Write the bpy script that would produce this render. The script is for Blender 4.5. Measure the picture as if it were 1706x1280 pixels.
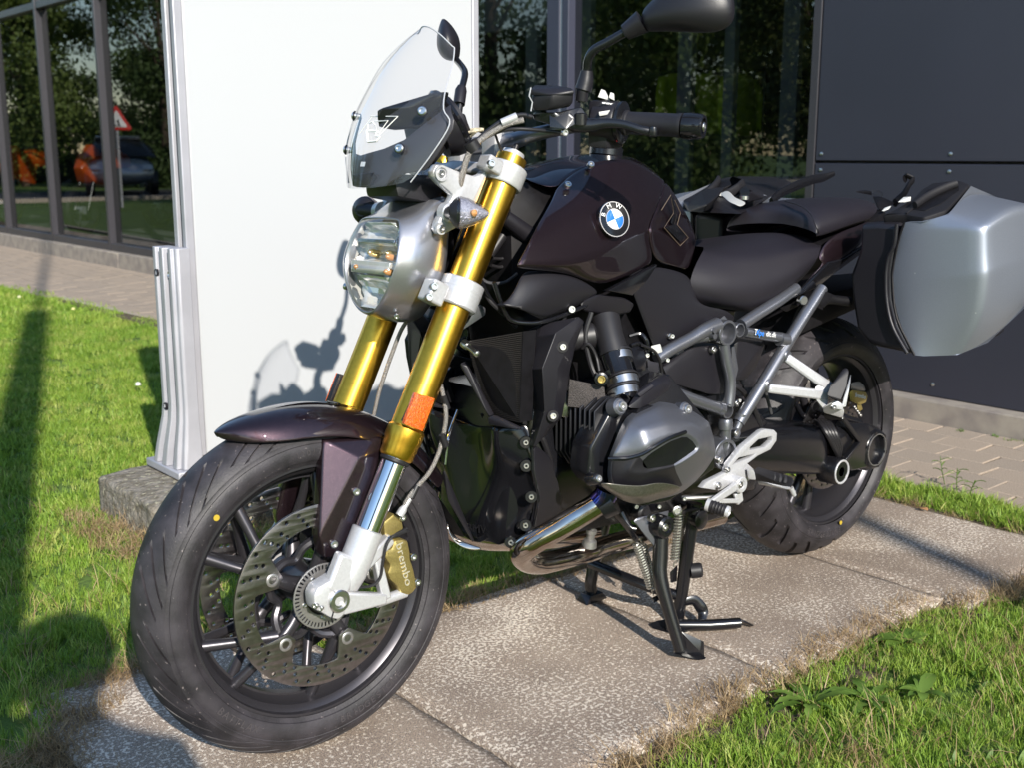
import bpy, bmesh, math, random
from mathutils import Vector, Matrix, noise
R = math.radians
random.seed(7)
SC = bpy.context.scene
COL = SC.collection
for o in list(bpy.data.objects):
    bpy.data.objects.remove(o)

# ------------------------------------------------------------------ camera
CAM = Vector((2.45332731, 1.64081490, 1.03997811))
YAW, PITCH, ROLL, FPX = -2.28505849, 0.203047337, 0.000426, 1868.99
PW, PH = 1706.0, 1280.0
cd = Vector((math.cos(YAW) * math.cos(PITCH), math.sin(YAW) * math.cos(PITCH), -math.sin(PITCH)))
cr = cd.cross(Vector((0, 0, 1))).normalized()
cu = cr.cross(cd)
cr, cu = math.cos(ROLL) * cr + math.sin(ROLL) * cu, -math.sin(ROLL) * cr + math.cos(ROLL) * cu
cam_data = bpy.data.cameras.new('camera')
cam = bpy.data.objects.new('camera', cam_data)
COL.objects.link(cam)
cam.matrix_world = Matrix(((cr.x, cu.x, -cd.x, CAM.x), (cr.y, cu.y, -cd.y, CAM.y), (cr.z, cu.z, -cd.z, CAM.z), (0, 0, 0, 1)))
cam_data.sensor_fit = 'HORIZONTAL'
cam_data.sensor_width = 36.0
cam_data.lens = 36.0 * FPX / PW
cam_data.clip_start = 0.02
cam_data.clip_end = 1500
cam_data.dof.use_dof = True
cam_data.dof.focus_distance = 2.15
cam_data.dof.aperture_fstop = 7.0
SC.camera = cam

# ------------------------------------------------------------------ light
SUN_EL = R(28.3)
SUN_TRAVEL = Vector((-0.335, -0.942, 0)).normalized()
world = bpy.data.worlds.new('World')
SC.world = world
world.use_nodes = True
wn = world.node_tree.nodes
bg = wn.get('Background')
sky = wn.new('ShaderNodeTexSky')
sky.sky_type = 'NISHITA'
sky.sun_disc = False
sky.sun_elevation = SUN_EL
sky.sun_rotation = math.atan2(-SUN_TRAVEL.x, -SUN_TRAVEL.y)
sky.air_density = 1.2
sky.dust_density = 0.15
sky.ozone_density = 2.5
world.node_tree.links.new(sky.outputs[0], bg.inputs[0])
bg.inputs[1].default_value = 0.15
sun_d = bpy.data.lights.new('sun', 'SUN')
sun_d.energy = 4.6
sun_d.angle = R(0.53)
sun_d.color = (1.0, 0.935, 0.835)
sun = bpy.data.objects.new('sun', sun_d)
COL.objects.link(sun)
sdir = Vector((SUN_TRAVEL.x * math.cos(SUN_EL), SUN_TRAVEL.y * math.cos(SUN_EL), -math.sin(SUN_EL)))
sun.rotation_euler = sdir.to_track_quat('-Z', 'Y').to_euler()
sun.location = (4, 9, 8)
SC.view_settings.view_transform = 'Standard'
SC.view_settings.look = 'None'
SC.view_settings.exposure = 0.55
SC.view_settings.gamma = 1.0
SC.view_settings.use_curve_mapping = False
SC.render.engine = 'CYCLES'
SC.cycles.use_denoising = True
SC.cycles.max_bounces = 8
SC.cycles.transparent_max_bounces = 12
SC.cycles.caustics_reflective = False
SC.cycles.caustics_refractive = False
SC.cycles.sample_clamp_indirect = 6.0

# ------------------------------------------------------------------ helpers
ZF = {'F': (0, 0, 1), 'z1': (540, 0, 4.265), 'z2': (560, 280, 4.265), 'z3': (540, 540, 4.265), 'z4': (200, 640, 3.0464),
      'z5': (200, 860, 3.0464), 'z6': (820, 0, 4.0619), 'z7': (820, 240, 4.265), 'z8': (1100, 260, 4.265),
      'y1': (1300, 260, 3.5567), 'y2': (740, 500, 4.7389), 'y3': (740, 700, 4.7389), 'y4': (980, 600, 4.7389),
      'y5': (940, 800, 4.1278), 'y6': (1080, 480, 4.265), 'y7': (1180, 620, 4.0), 'y8': (0, 0, 4.265),
      'x1': (0, 300, 4.265), 'x2': (0, 600, 4.265), 'x3': (0, 860, 3.0464), 'x5': (1440, 600, 4.2667), 'x6': (780, 0, 2.9414)}


def ray(px, py):
    return cd + (px - PW / 2) / FPX * cr - (py - PH / 2) / FPX * cu


def hit(px, py, pt, n):
    v = ray(px, py)
    return CAM + v * ((pt - CAM).dot(n) / v.dot(n))


def fr(f, x, y):
    ox, oy, s = ZF[f]
    return ox + x / s, oy + y / s


def aY(f, x, y, Y):
    return hit(*fr(f, x, y), Vector((0, Y, 0)), Vector((0, 1, 0)))


def aX(f, x, y, X):
    return hit(*fr(f, x, y), Vector((X, 0, 0)), Vector((1, 0, 0)))


def aZ(f, x, y, Z):
    return hit(*fr(f, x, y), Vector((0, 0, Z)), Vector((0, 0, 1)))


# steered frame of the fork and the front wheel
RAKE = R(27.6)
STEER = -0.061107
AX = Vector((-math.sin(RAKE), 0, math.cos(RAKE)))
HEAD = Vector((1.6406, 0, 0))
SM = Matrix.Translation(HEAD) @ Matrix.Rotation(STEER, 4, AX) @ Matrix.Translation(-HEAD)
SI = SM.inverted()
SN = (SM.to_3x3() @ Vector((0, 1, 0))).normalized()


def aS(f, x, y, off):
    """pixel -> point on the steered plane y = off"""
    return hit(*fr(f, x, y), SM @ Vector((1.515, off, 0.3)), SN)


def smir(p):
    q = SI @ p
    return SM @ Vector((q.x, -q.y, q.z))


def ymir(p):
    return Vector((p.x, -p.y, p.z))


def PY(f, pts):
    return [aY(f, *p) for p in pts]


def PS(f, pts):
    return [aS(f, *p) for p in pts]


def link(o, parent=None):
    COL.objects.link(o)
    if parent is not None:
        o.parent = parent
        if parent.type == 'EMPTY':
            o.matrix_parent_inverse = Matrix.Translation(-parent.location)
    return o


def tag(o, label=None, cat=None, group=None, kind=None):
    if label: o['label'] = label
    if cat: o['category'] = cat
    if group: o['group'] = group
    if kind: o['kind'] = kind
    return o


def empty(name, loc=(0, 0, 0)):
    o = bpy.data.objects.new(name, None)
    o.empty_display_size = 0.1
    o.location = loc
    COL.objects.link(o)
    return o


def mesh(name, V, F, mat, parent=None, angle=40, sub=0, solid=0, off=-1, bev=0, bseg=2, creases=None, recalc=True, kind=None):
    me = bpy.data.meshes.new(name)
    me.from_pydata([tuple(v) for v in V], [], F)
    bm = bmesh.new()
    bm.from_mesh(me)
    if recalc:
        bmesh.ops.recalc_face_normals(bm, faces=bm.faces)
    if creases:
        cl = bm.edges.layers.float.get('crease_edge') or bm.edges.layers.float.new('crease_edge')
        bm.verts.ensure_lookup_table()
        for a, b, c in creases:
            e = bm.edges.get((bm.verts[a], bm.verts[b]))
            if e: e[cl] = c
    for f in bm.faces: f.smooth = True
    bm.to_mesh(me)
    bm.free()
    me.validate()
    if not sub:
        me.set_sharp_from_angle(angle=R(angle))
    me.materials.append(mat)
    o = bpy.data.objects.new(name, me)
    link(o, parent)
    if solid:
        m = o.modifiers.new('solid', 'SOLIDIFY')
        m.thickness = solid
        m.offset = off
    if bev:
        m = o.modifiers.new('bevel', 'BEVEL')
        m.width = bev
        m.segments = bseg
        m.limit_method = 'ANGLE'
        m.angle_limit = R(30)
        m.harden_normals = False
    if sub:
        m = o.modifiers.new('subsurf', 'SUBSURF')
        m.levels = m.render_levels = sub
    if kind: o['kind'] = kind
    return o


def grid(name, rows, mat, parent=None, mirror=None, sub=2, solid=0.004, off=0, crow=(), ccol=(), cw=0.8, wrap=False, caps=False, kind=None, angle=40):
    """rows of points -> quad sheet. mirror: function, row 0 lies on the middle plane"""
    rows = [list(r) for r in rows]
    cr_rows = set(crow)
    if mirror:
        n = len(rows)
        rows = [[mirror(p) for p in r] for r in rows[:0:-1]] + rows
        cr_rows = set([n - 1 + i for i in crow] + [n - 1 - i for i in crow])
    nr, nc = len(rows), len(rows[0])
    V = [p for r in rows for p in r]
    F, cs = [], []
    for i in range(nr - 1):
        for j in range(nc if wrap else nc - 1):
            k = (j + 1) % nc
            F.append((i * nc + j, i * nc + k, (i + 1) * nc + k, (i + 1) * nc + j))
    if caps:
        F.append(tuple(range(nc)))
        F.append(tuple((nr - 1) * nc + j for j in range(nc))[::-1])
    for i in cr_rows:
        for j in range(nc if wrap else nc - 1):
            cs.append((i * nc + j, i * nc + (j + 1) % nc, cw))
    for j in ccol:
        for i in range(nr - 1):
            cs.append((i * nc + j, (i + 1) * nc + j, cw))
    return mesh(name, V, F, mat, parent, sub=sub, solid=solid, off=off, creases=cs, kind=kind, angle=angle)


def spline(pts, n):
    P = [Vector(p) for p in pts]
    if n <= 1 or len(P) < 3: return P
    out = []
    for i in range(len(P) - 1):
        p0 = P[i - 1] if i else 2 * P[0] - P[1]
        p1, p2 = P[i], P[i + 1]
        p3 = P[i + 2] if i + 2 < len(P) else 2 * P[-1] - P[-2]
        for k in range(n):
            t = k / n
            out.append(0.5 * ((2 * p1) + (p2 - p0) * t + (2 * p0 - 5 * p1 + 4 * p2 - p3) * t * t + (3 * p1 - p0 - 3 * p2 + p3) * t ** 3))
    out.append(P[-1])
    return out


def tube_geo(pts, r, seg=12, n=1, caps=True, flat=1.0):
    rs = list(r) if isinstance(r, (list, tuple)) else None
    P = spline(pts, n)
    N = len(P)
    def rad(i):
        if rs is None: return r
        t = i / (N - 1) * (len(rs) - 1)
        k = min(int(t), len(rs) - 2)
        return rs[k] + (rs[k + 1] - rs[k]) * (t - k)
    V, F = [], []
    up = None
    for i, p in enumerate(P):
        d = (P[min(i + 1, N - 1)] - P[max(i - 1, 0)]).normalized()
        if up is None:
            up = Vector((0, 0, 1)) if abs(d.z) < 0.9 else Vector((1, 0, 0))
        x = d.cross(up).normalized()
        up = x.cross(d).normalized()
        for k in range(seg):
            a = 2 * math.pi * k / seg
            V.append(p + (x * math.cos(a) * flat + up * math.sin(a)) * rad(i))
    for i in range(N - 1):
        for k in range(seg):
            F.append((i * seg + k, i * seg + (k + 1) % seg, (i + 1) * seg + (k + 1) % seg, (i + 1) * seg + k))
    if caps:
        F.append(tuple(range(seg))[::-1])
        F.append(tuple((N - 1) * seg + k for k in range(seg)))
    return V, F


def tube(name, pts, r, mat, parent=None, seg=14, n=1, caps=True, flat=1.0, kind=None):
    V, F = tube_geo(pts, r, seg, n, caps, flat)
    return mesh(name, V, F, mat, parent, kind=kind)


def frame(axis):
    a = Vector(axis).normalized()
    t = Vector((0, 0, 1)) if abs(a.z) < 0.9 else Vector((1, 0, 0))
    x = t.cross(a).normalized()
    return x, a.cross(x), a


def lathe_geo(prof, c, axis, seg=40, loop=False, caps=True):
    x, y, a = frame(axis)
    c = Vector(c)
    V, F = [], []
    n = len(prof)
    for (h, r) in prof:
        for k in range(seg):
            t = 2 * math.pi * k / seg
            V.append(c + a * h + (x * math.cos(t) + y * math.sin(t)) * r)
    for i in range(n if loop else n - 1):
        j = (i + 1) % n
        for k in range(seg):
            F.append((i * seg + k, i * seg + (k + 1) % seg, j * seg + (k + 1) % seg, j * seg + k))
    if caps and not loop:
        F.append(tuple(range(seg))[::-1])
        F.append(tuple((n - 1) * seg + k for k in range(seg)))
    return V, F


def lathe(name, prof, c, axis, mat, parent=None, seg=40, loop=False, caps=True, angle=35, kind=None):
    V, F = lathe_geo(prof, c, axis, seg, loop, caps)
    return mesh(name, V, F, mat, parent, angle=angle, kind=kind)


def join_geo(geos):
    V, F = [], []
    for v, f in geos:
        o = len(V)
        V += v
        F += [tuple(i + o for i in q) for q in f]
    return V, F


def hull(name, pts, mat, parent=None, bev=0.004, bseg=2, angle=30, sub=0):
    bm = bmesh.new()
    for p in pts: bm.verts.new(p)
    res = bmesh.ops.convex_hull(bm, input=bm.verts)
    dead = [g for g in res['geom_interior'] if isinstance(g, bmesh.types.BMVert)] + [g for g in res['geom_unused'] if isinstance(g, bmesh.types.BMVert)]
    if dead: bmesh.ops.delete(bm, geom=list(set(dead)), context='VERTS')
    bmesh.ops.dissolve_limit(bm, angle_limit=R(4), verts=bm.verts, edges=bm.edges)
    bmesh.ops.recalc_face_normals(bm, faces=bm.faces)
    if bev:
        bmesh.ops.bevel(bm, geom=list(bm.edges), offset=bev, segments=bseg, affect='EDGES', profile=0.6, clamp_overlap=True)
    for f in bm.faces: f.smooth = True
    me = bpy.data.meshes.new(name)
    bm.to_mesh(me)
    bm.free()
    me.set_sharp_from_angle(angle=R(angle))
    me.materials.append(mat)
    return link(bpy.data.objects.new(name, me), parent)


def box_geo(c, s, rot=None):
    c = Vector(c)
    V = []
    for dx in (-.5, .5):
        for dy in (-.5, .5):
            for dz in (-.5, .5):
                v = Vector((dx * s[0], dy * s[1], dz * s[2]))
                if rot: v = rot @ v
                V.append(c + v)
    F = [(0, 1, 3, 2), (4, 6, 7, 5), (0, 4, 5, 1), (2, 3, 7, 6), (0, 2, 6, 4), (1, 5, 7, 3)]
    return V, F


def box(name, lo, hi, mat, parent=None, bev=0.0, kind=None):
    lo, hi = Vector(lo), Vector(hi)
    V, F = box_geo((lo + hi) / 2, hi - lo)
    return mesh(name, V, F, mat, parent, bev=bev, kind=kind, angle=30)


def bar(name, p0, p1, w0, w1, t, n, mat, parent=None, bev=0.003):
    """flat tapered bar from p0 to p1, width across n x dir, thickness t along n"""
    p0, p1, n = Vector(p0), Vector(p1), Vector(n).normalized()
    d = (p1 - p0).normalized()
    s = n.cross(d).normalized()
    V = []
    for p, w in ((p0, w0), (p1, w1)):
        for a, b in ((-1, -1), (1, -1), (1, 1), (-1, 1)):
            V.append(p + s * a * w / 2 + n * b * t / 2)
    F = [(0, 1, 2, 3), (7, 6, 5, 4), (0, 4, 5, 1), (1, 5, 6, 2), (2, 6, 7, 3), (3, 7, 4, 0)]
    return mesh(name, V, F, mat, parent, bev=bev, angle=30)


def curve_mesh(name, loops, depth, bev, mat, M, parent=None, cyclic_smooth=False, res=1, angle=35):
    cu_ = bpy.data.curves.new(name + '_c', 'CURVE')
    cu_.dimensions = '2D'
    cu_.fill_mode = 'BOTH'
    cu_.extrude = max(depth / 2 - bev, 0.0001)
    cu_.bevel_depth = bev
    cu_.bevel_resolution = 1
    cu_.offset = -bev
    for lp in loops:
        sp = cu_.splines.new('POLY')
        sp.points.add(len(lp) - 1)
        for i, p in enumerate(lp): sp.points[i].co = (p[0], p[1], 0, 1)
        sp.use_cyclic_u = True
    tmp = bpy.data.objects.new('tmp', cu_)
    COL.objects.link(tmp)
    dg = bpy.context.evaluated_depsgraph_get()
    me = bpy.data.meshes.new_from_object(tmp.evaluated_get(dg))
    bpy.data.objects.remove(tmp)
    bpy.data.curves.remove(cu_)
    me.transform(M)
    bm = bmesh.new(); bm.from_mesh(me)
    bmesh.ops.remove_doubles(bm, verts=bm.verts, dist=1e-6)
    bmesh.ops.recalc_face_normals(bm, faces=bm.faces)
    for f in bm.faces: f.smooth = True
    bm.to_mesh(me); bm.free()
    me.name = name
    me.set_sharp_from_angle(angle=R(angle))
    me.materials.clear()
    me.materials.append(mat)
    return link(bpy.data.objects.new(name, me), parent)


def basis(o, x, y):
    x = Vector(x).normalized()
    z = x.cross(Vector(y)).normalized()
    y = z.cross(x)
    o = Vector(o)
    return Matrix(((x.x, y.x, z.x, o.x), (x.y, y.y, z.y, o.y), (x.z, y.z, z.z, o.z), (0, 0, 0, 1)))


def rounded(lp, k=0.25, n=3):
    """round the corners of a 2-D polygon"""
    out = []
    m = len(lp)
    for i in range(m):
        a, b, c = Vector(lp[i - 1]), Vector(lp[i]), Vector(lp[(i + 1) % m])
        p, q = b.lerp(a, k), b.lerp(c, k)
        for j in range(n + 1):
            t = j / n
            out.append((p * (1 - t) ** 2 + b * 2 * t * (1 - t) + q * t * t)[:])
    return out


def plate(name, f, loops, Y, depth, mat, parent=None, bev=0.002, steer=False, rnd=0.0, angle=35):
    """outline(s) in picture frame f on the plane y=Y (or the steered plane), outer face at Y, going inwards by depth"""
    n = SN if steer else Vector((0, 1, 0))
    A = aS if steer else aY
    L = [[A(f, x, y, Y) for x, y in lp] for lp in loops]
    o = L[0][0]
    ex = (SM.to_3x3() @ Vector((-1, 0, 0))) if steer else Vector((-1, 0, 0))
    M = basis(o, ex, n.cross(ex))
    Mi = M.inverted()
    L2 = [[(Mi @ p).to_2d() for p in lp] for lp in L]
    if rnd: L2 = [rounded(lp, rnd) for lp in L2]
    M = M @ Matrix.Translation((0, 0, -depth / 2))
    return curve_mesh(name, L2, depth, bev, mat, M, parent, angle=angle)


def orient(L2):
    out = []
    for i, lp in enumerate(L2):
        a = sum(lp[k - 1][0] * lp[k][1] - lp[k][0] * lp[k - 1][1] for k in range(len(lp)))
        if (a > 0) == (i > 0): lp = list(lp)[::-1]
        out.append(lp)
    return out


def poly3(name, P, depth, mat, parent=None, bev=0.002, rnd=0.0, flip=False, holes=()):
    """roughly planar 3-D polygon P given a thickness; the outside is on the side of its normal"""
    o = sum(P, Vector()) / len(P)
    n = Vector()
    for i in range(len(P)): n += (P[i] - o).cross(P[(i + 1) % len(P)] - o)
    n.normalize()
    if flip: n = -n
    ex = (P[1] - P[0]).normalized()
    ex = (ex - n * ex.dot(n)).normalized()
    M = basis(o, ex, n.cross(ex))
    Mi = M.inverted()
    L2 = [[(Mi @ p).to_2d() for p in lp] for lp in [P] + list(holes)]
    if rnd: L2 = [rounded(lp, rnd) for lp in L2]
    return curve_mesh(name, L2, depth, bev, mat, M @ Matrix.Translation((0, 0, -depth / 2)), parent)


def text(name, s, size, M, mat, parent=None, extrude=0.0004, align='CENTER', xs=1.0, offset=0.0):
    c = bpy.data.curves.new(name + '_c', 'FONT')
    c.body = s
    c.size = size
    c.extrude = extrude
    c.offset = offset
    c.align_x = align
    c.align_y = 'CENTER'
    c.resolution_u = 3
    tmp = bpy.data.objects.new('tmp', c)
    COL.objects.link(tmp)
    dg = bpy.context.evaluated_depsgraph_get()
    me = bpy.data.meshes.new_from_object(tmp.evaluated_get(dg))
    bpy.data.objects.remove(tmp)
    bpy.data.curves.remove(c)
    me.transform(M @ Matrix.Diagonal((xs, 1, 1, 1)))
    me.materials.clear()
    me.materials.append(mat)
    me.name = name
    return link(bpy.data.objects.new(name, me), parent)


# ------------------------------------------------------------------ materials
MATS = {}


def mat(name, col, rough=0.5, metal=0.0, coat=0.0, coat_r=0.05, spec=0.5, noise_s=0, noise_a=0.0, bump=0.0, bump_s=0, rvar=0.0, bump_d=0.002, detail=4.0, spots=None, col2=None, sheen=0.0):
    m = bpy.data.materials.new(name)
    m.use_nodes = True
    nt = m.node_tree
    b = nt.nodes['Principled BSDF']
    b.inputs['Base Color'].default_value = (*col, 1)
    b.inputs['Roughness'].default_value = rough
    b.inputs['Metallic'].default_value = metal
    b.inputs['Coat Weight'].default_value = coat
    b.inputs['Coat Roughness'].default_value = coat_r
    b.inputs['Specular IOR Level'].default_value = spec
    b.inputs['Sheen Weight'].default_value = sheen
    tc = nt.nodes.new('ShaderNodeTexCoord')
    def ntex(s, d=detail):
        n = nt.nodes.new('ShaderNodeTexNoise')
        n.inputs['Scale'].default_value = s
        n.inputs['Detail'].default_value = d
        nt.links.new(tc.outputs['Object'], n.inputs['Vector'])
        return n
    colsock = None
    if noise_s:
        n = ntex(noise_s)
        mx = nt.nodes.new('ShaderNodeMix'); mx.data_type = 'RGBA'
        c2 = col2 or tuple(min(1, c * (1 + noise_a)) for c in col)
        c1 = col if col2 else tuple(c * (1 - noise_a) for c in col)
        mx.inputs[6].default_value = (*c1, 1); mx.inputs[7].default_value = (*c2, 1)
        rp = nt.nodes.new('ShaderNodeValToRGB')
        rp.color_ramp.elements[0].position = 0.35; rp.color_ramp.elements[1].position = 0.65
        nt.links.new(n.outputs['Fac'], rp.inputs[0])
        nt.links.new(rp.outputs[0], mx.inputs[0])
        colsock = mx.outputs[2]
    if spots:   # (scale, threshold, colour): dust and specks
        v = ntex(spots[0], 2.0)
        rp = nt.nodes.new('ShaderNodeValToRGB')
        rp.color_ramp.elements[0].position = spots[1]; rp.color_ramp.elements[1].position = min(1, spots[1] + 0.04)
        nt.links.new(v.outputs['Fac'], rp.inputs[0])
        mx = nt.nodes.new('ShaderNodeMix'); mx.data_type = 'RGBA'
        if colsock: nt.links.new(colsock, mx.inputs[6])
        else: mx.inputs[6].default_value = (*col, 1)
        mx.inputs[7].default_value = (*spots[2], 1)
        nt.links.new(rp.outputs[0], mx.inputs[0])
        colsock = mx.outputs[2]
    if colsock: nt.links.new(colsock, b.inputs['Base Color'])
    if rvar:
        n = ntex(14)
        mp = nt.nodes.new('ShaderNodeMapRange')
        mp.inputs['To Min'].default_value = max(0.02, rough - rvar); mp.inputs['To Max'].default_value = rough + rvar
        nt.links.new(n.outputs['Fac'], mp.inputs['Value'])
        nt.links.new(mp.outputs[0], b.inputs['Roughness'])
    if bump:
        n = ntex(bump_s, 6)
        bp = nt.nodes.new('ShaderNodeBump')
        bp.inputs['Strength'].default_value = bump
        bp.inputs['Distance'].default_value = bump_d
        nt.links.new(n.outputs['Fac'], bp.inputs['Height'])
        nt.links.new(bp.outputs[0], b.inputs['Normal'])
    MATS[name] = m
    return m


def glass(name, tint=(0.9, 0.93, 0.95), refl=1.45, boost=0.0, rough=0.0, dirt=0.0):
    """thin sheet of glass: clear with a mirror coat that grows with the angle"""
    m = bpy.data.materials.new(name)
    m.use_nodes = True
    nt = m.node_tree
    nt.nodes.remove(nt.nodes['Principled BSDF'])
    out = nt.nodes['Material Output']
    tr = nt.nodes.new('ShaderNodeBsdfTransparent'); tr.inputs[0].default_value = (*tint, 1)
    gl = nt.nodes.new('ShaderNodeBsdfGlossy'); gl.inputs['Roughness'].default_value = rough
    fz = nt.nodes.new('ShaderNodeLayerWeight'); fz.inputs['Blend'].default_value = 0.5
    f0 = ((refl - 1) / (refl + 1)) ** 2
    pw = nt.nodes.new('ShaderNodeMath'); pw.operation = 'POWER'; pw.inputs[1].default_value = 5.0
    nt.links.new(fz.outputs['Facing'], pw.inputs[0])
    ad = nt.nodes.new('ShaderNodeMath'); ad.operation = 'MULTIPLY_ADD'; ad.inputs[1].default_value = 1 - f0; ad.inputs[2].default_value = f0 + boost; ad.use_clamp = True
    mx = nt.nodes.new('ShaderNodeMixShader')
    nt.links.new(pw.outputs[0], ad.inputs[0]); nt.links.new(ad.outputs[0], mx.inputs[0])
    nt.links.new(tr.outputs[0], mx.inputs[1]); nt.links.new(gl.outputs[0], mx.inputs[2])
    last = mx.outputs[0]
    if dirt:
        df = nt.nodes.new('ShaderNodeBsdfDiffuse'); df.inputs[0].default_value = (.6, .6, .6, 1)
        m2 = nt.nodes.new('ShaderNodeMixShader'); m2.inputs[0].default_value = dirt
        nt.links.new(last, m2.inputs[1]); nt.links.new(df.outputs[0], m2.inputs[2])
        last = m2.outputs[0]
    nt.links.new(last, out.inputs[0])
    MATS[name] = m
    return m


PAINT = mat('dark_metallic_paint', (0.027, 0.0150, 0.0205), 0.46, 0.85, coat=1.0, coat_r=0.012, spots=(2000, 0.66, (0.26, 0.16, 0.19)))
BLACKGLOSS = mat('gloss_black_plastic', (0.008, 0.008, 0.010), 0.12, spots=(900, 0.74, (0.12, 0.12, 0.13)))
BLACKP = mat('matt_black_plastic', (0.0125, 0.0115, 0.0150), 0.40, spec=.45, bump=0.25, bump_s=1500, bump_d=0.0006, rvar=0.06, spots=(700, 0.75, (0.10, 0.095, 0.09)))
BLACKPAINT = mat('satin_black_paint', (0.007, 0.007, 0.009), 0.25, coat=0.3, coat_r=0.2, spots=(800, 0.76, (0.10, 0.10, 0.10)))
INNER = mat('dark_inner_plastic', (0.005, 0.0045, 0.006), 0.55, spec=.3, noise_s=60, noise_a=0.3)
RUBBERH = mat('hose_rubber', (0.015, 0.014, 0.016), 0.45)
RUBBERG = mat('grip_rubber', (0.012, 0.011, 0.014), 0.55, bump=0.4, bump_s=900, bump_d=0.0008)
SEATM = mat('black_seat_vinyl', (0.014, 0.012, 0.017), 0.47, bump=0.35, bump_s=1300, bump_d=0.0006, rvar=0.05, spots=(500, 0.76, (0.09, 0.085, 0.08)))
GOLD = mat('gold_anodised', (0.82, 0.47, 0.055), 0.30, 1.0, noise_s=120, noise_a=0.06, rvar=0.04)
CALGOLD = mat('caliper_gold', (0.42, 0.33, 0.12), 0.4, 0.75, noise_s=400, noise_a=0.12)
SILVER = mat('cast_silver', (0.62, 0.62, 0.64), 0.34, 0.45, bump=0.25, bump_s=700, bump_d=0.0008, noise_s=200, noise_a=0.05)
CHROME = mat('chrome', (0.72, 0.72, 0.74), 0.08, 1.0, rvar=0.03)
PIPE = mat('polished_pipe', (0.60, 0.56, 0.52), 0.11, 1.0, noise_s=18, col2=(0.45, 0.36, 0.30), rvar=0.04)
BOLTM = mat('steel_bolt', (0.62, 0.61, 0.60), 0.3, 1.0)
FRAMEM = mat('grey_frame_paint', (0.20, 0.205, 0.23), 0.33, 0.75, coat=0.3, coat_r=0.2, noise_s=600, noise_a=0.08)
HEADM = mat('graphite_metallic_shell', (0.40, 0.40, 0.43), 0.30, 0.8, coat=0.8, coat_r=0.04, noise_s=1800, noise_a=0.12)
CASEM = mat('silver_pannier_shell', (0.29, 0.315, 0.37), 0.38, 0.65, noise_s=1500, noise_a=0.1, bump=0.1, bump_s=1200, bump_d=0.0005, spots=(60, 0.79, (0.75, 0.75, 0.75)))
GUNMETAL = mat('gunmetal_engine_paint', (0.20, 0.205, 0.235), 0.36, 0.75, noise_s=1500, noise_a=0.15)
RIMM = mat('satin_grey_rim', (0.055, 0.052, 0.060), 0.33, 0.6, noise_s=900, noise_a=0.1)
DISCM = mat('brake_disc_steel', (0.30, 0.275, 0.28), 0.30, 1.0, noise_s=90, noise_a=0.12)
CARRIER = mat('disc_carrier_grey', (0.36, 0.35, 0.345), 0.4, 0.8)
GUARDM = mat('bare_guard_metal', (0.24, 0.225, 0.20), 0.32, 0.85, noise_s=300, noise_a=0.15)
TYREM = mat('tyre_rubber', (0.026, 0.023, 0.027), 0.56, bump=0.5, bump_s=300, bump_d=0.0010, noise_s=22, noise_a=0.45, spots=(150, 0.69, (0.14, 0.12, 0.12)), rvar=0.12)
WHITEPL = mat('pale_grey_plastic', (0.55, 0.55, 0.53), 0.4)
WHITEP = mat('white_print', (0.85, 0.85, 0.85), 0.4)
BLUEP = mat('blue_print', (0.02, 0.16, 0.75), 0.35, coat=0.6)
GREYP = mat('grey_print', (0.30, 0.28, 0.27), 0.4)
GREYT = mat('dark_grey_screen_panel', (0.028, 0.027, 0.033), 0.4, spots=(800, 0.76, (0.12, 0.12, 0.12)))
YELLOWP = mat('yellow_dot', (0.45, 0.32, 0.03), 0.5)
REDP = mat('red_plastic', (0.45, 0.01, 0.02), 0.4)
ORANGE = mat('orange_reflector', (0.75, 0.12, 0.01), 0.2, coat=1.0, bump=0.8, bump_s=420, bump_d=0.003, noise_s=300, noise_a=0.4)
FOAM = mat('grey_foam', (0.06, 0.052, 0.05), 0.9, bump=1.0, bump_s=500, bump_d=0.003, noise_s=600, noise_a=0.5)
ROPE = mat('cream_rope', (0.55, 0.48, 0.34), 0.8, noise_s=200, noise_a=0.4)
SCREEN = glass('windscreen_clear', (0.93, 0.93, 0.95), 1.5, 0.01, dirt=0.035)
LENS = glass('headlight_lens', (0.96, 0.96, 0.96), 1.5, 0.02)
SMOKE = glass('smoked_lens', (0.62, 0.58, 0.60), 1.5, 0.03)
REFLECTOR = mat('lamp_reflector', (0.92, 0.89, 0.83), 0.18, 0.5, rvar=0.08)
FACET = mat('ribbed_reflector', (0.60, 0.60, 0.66), 0.30, 0.5, bump=1.0, bump_s=350, bump_d=0.004)
GRAIN = mat('grained_black_plastic', (0.010, 0.0095, 0.012), 0.62, spec=.35, bump=0.4, bump_s=900, bump_d=0.001, spots=(500, 0.76, (0.09, 0.085, 0.08)))
AMBER = mat('amber_bulb', (0.55, 0.27, 0.10), 0.2, coat=1)
# ================================================================== SETTING
SOIL = mat('lawn_soil', (0.075, 0.13, 0.02), 0.9, noise_s=3, col2=(0.11, 0.18, 0.028), bump=0.6, bump_s=60, bump_d=0.02)
DIRT = mat('dry_soil', (0.10, 0.075, 0.05), 0.95, noise_s=60, noise_a=0.4, bump=0.8, bump_s=120, bump_d=0.01)
ASPHALT = mat('asphalt', (0.055, 0.055, 0.058), 0.85, noise_s=50, noise_a=0.2)


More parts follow.
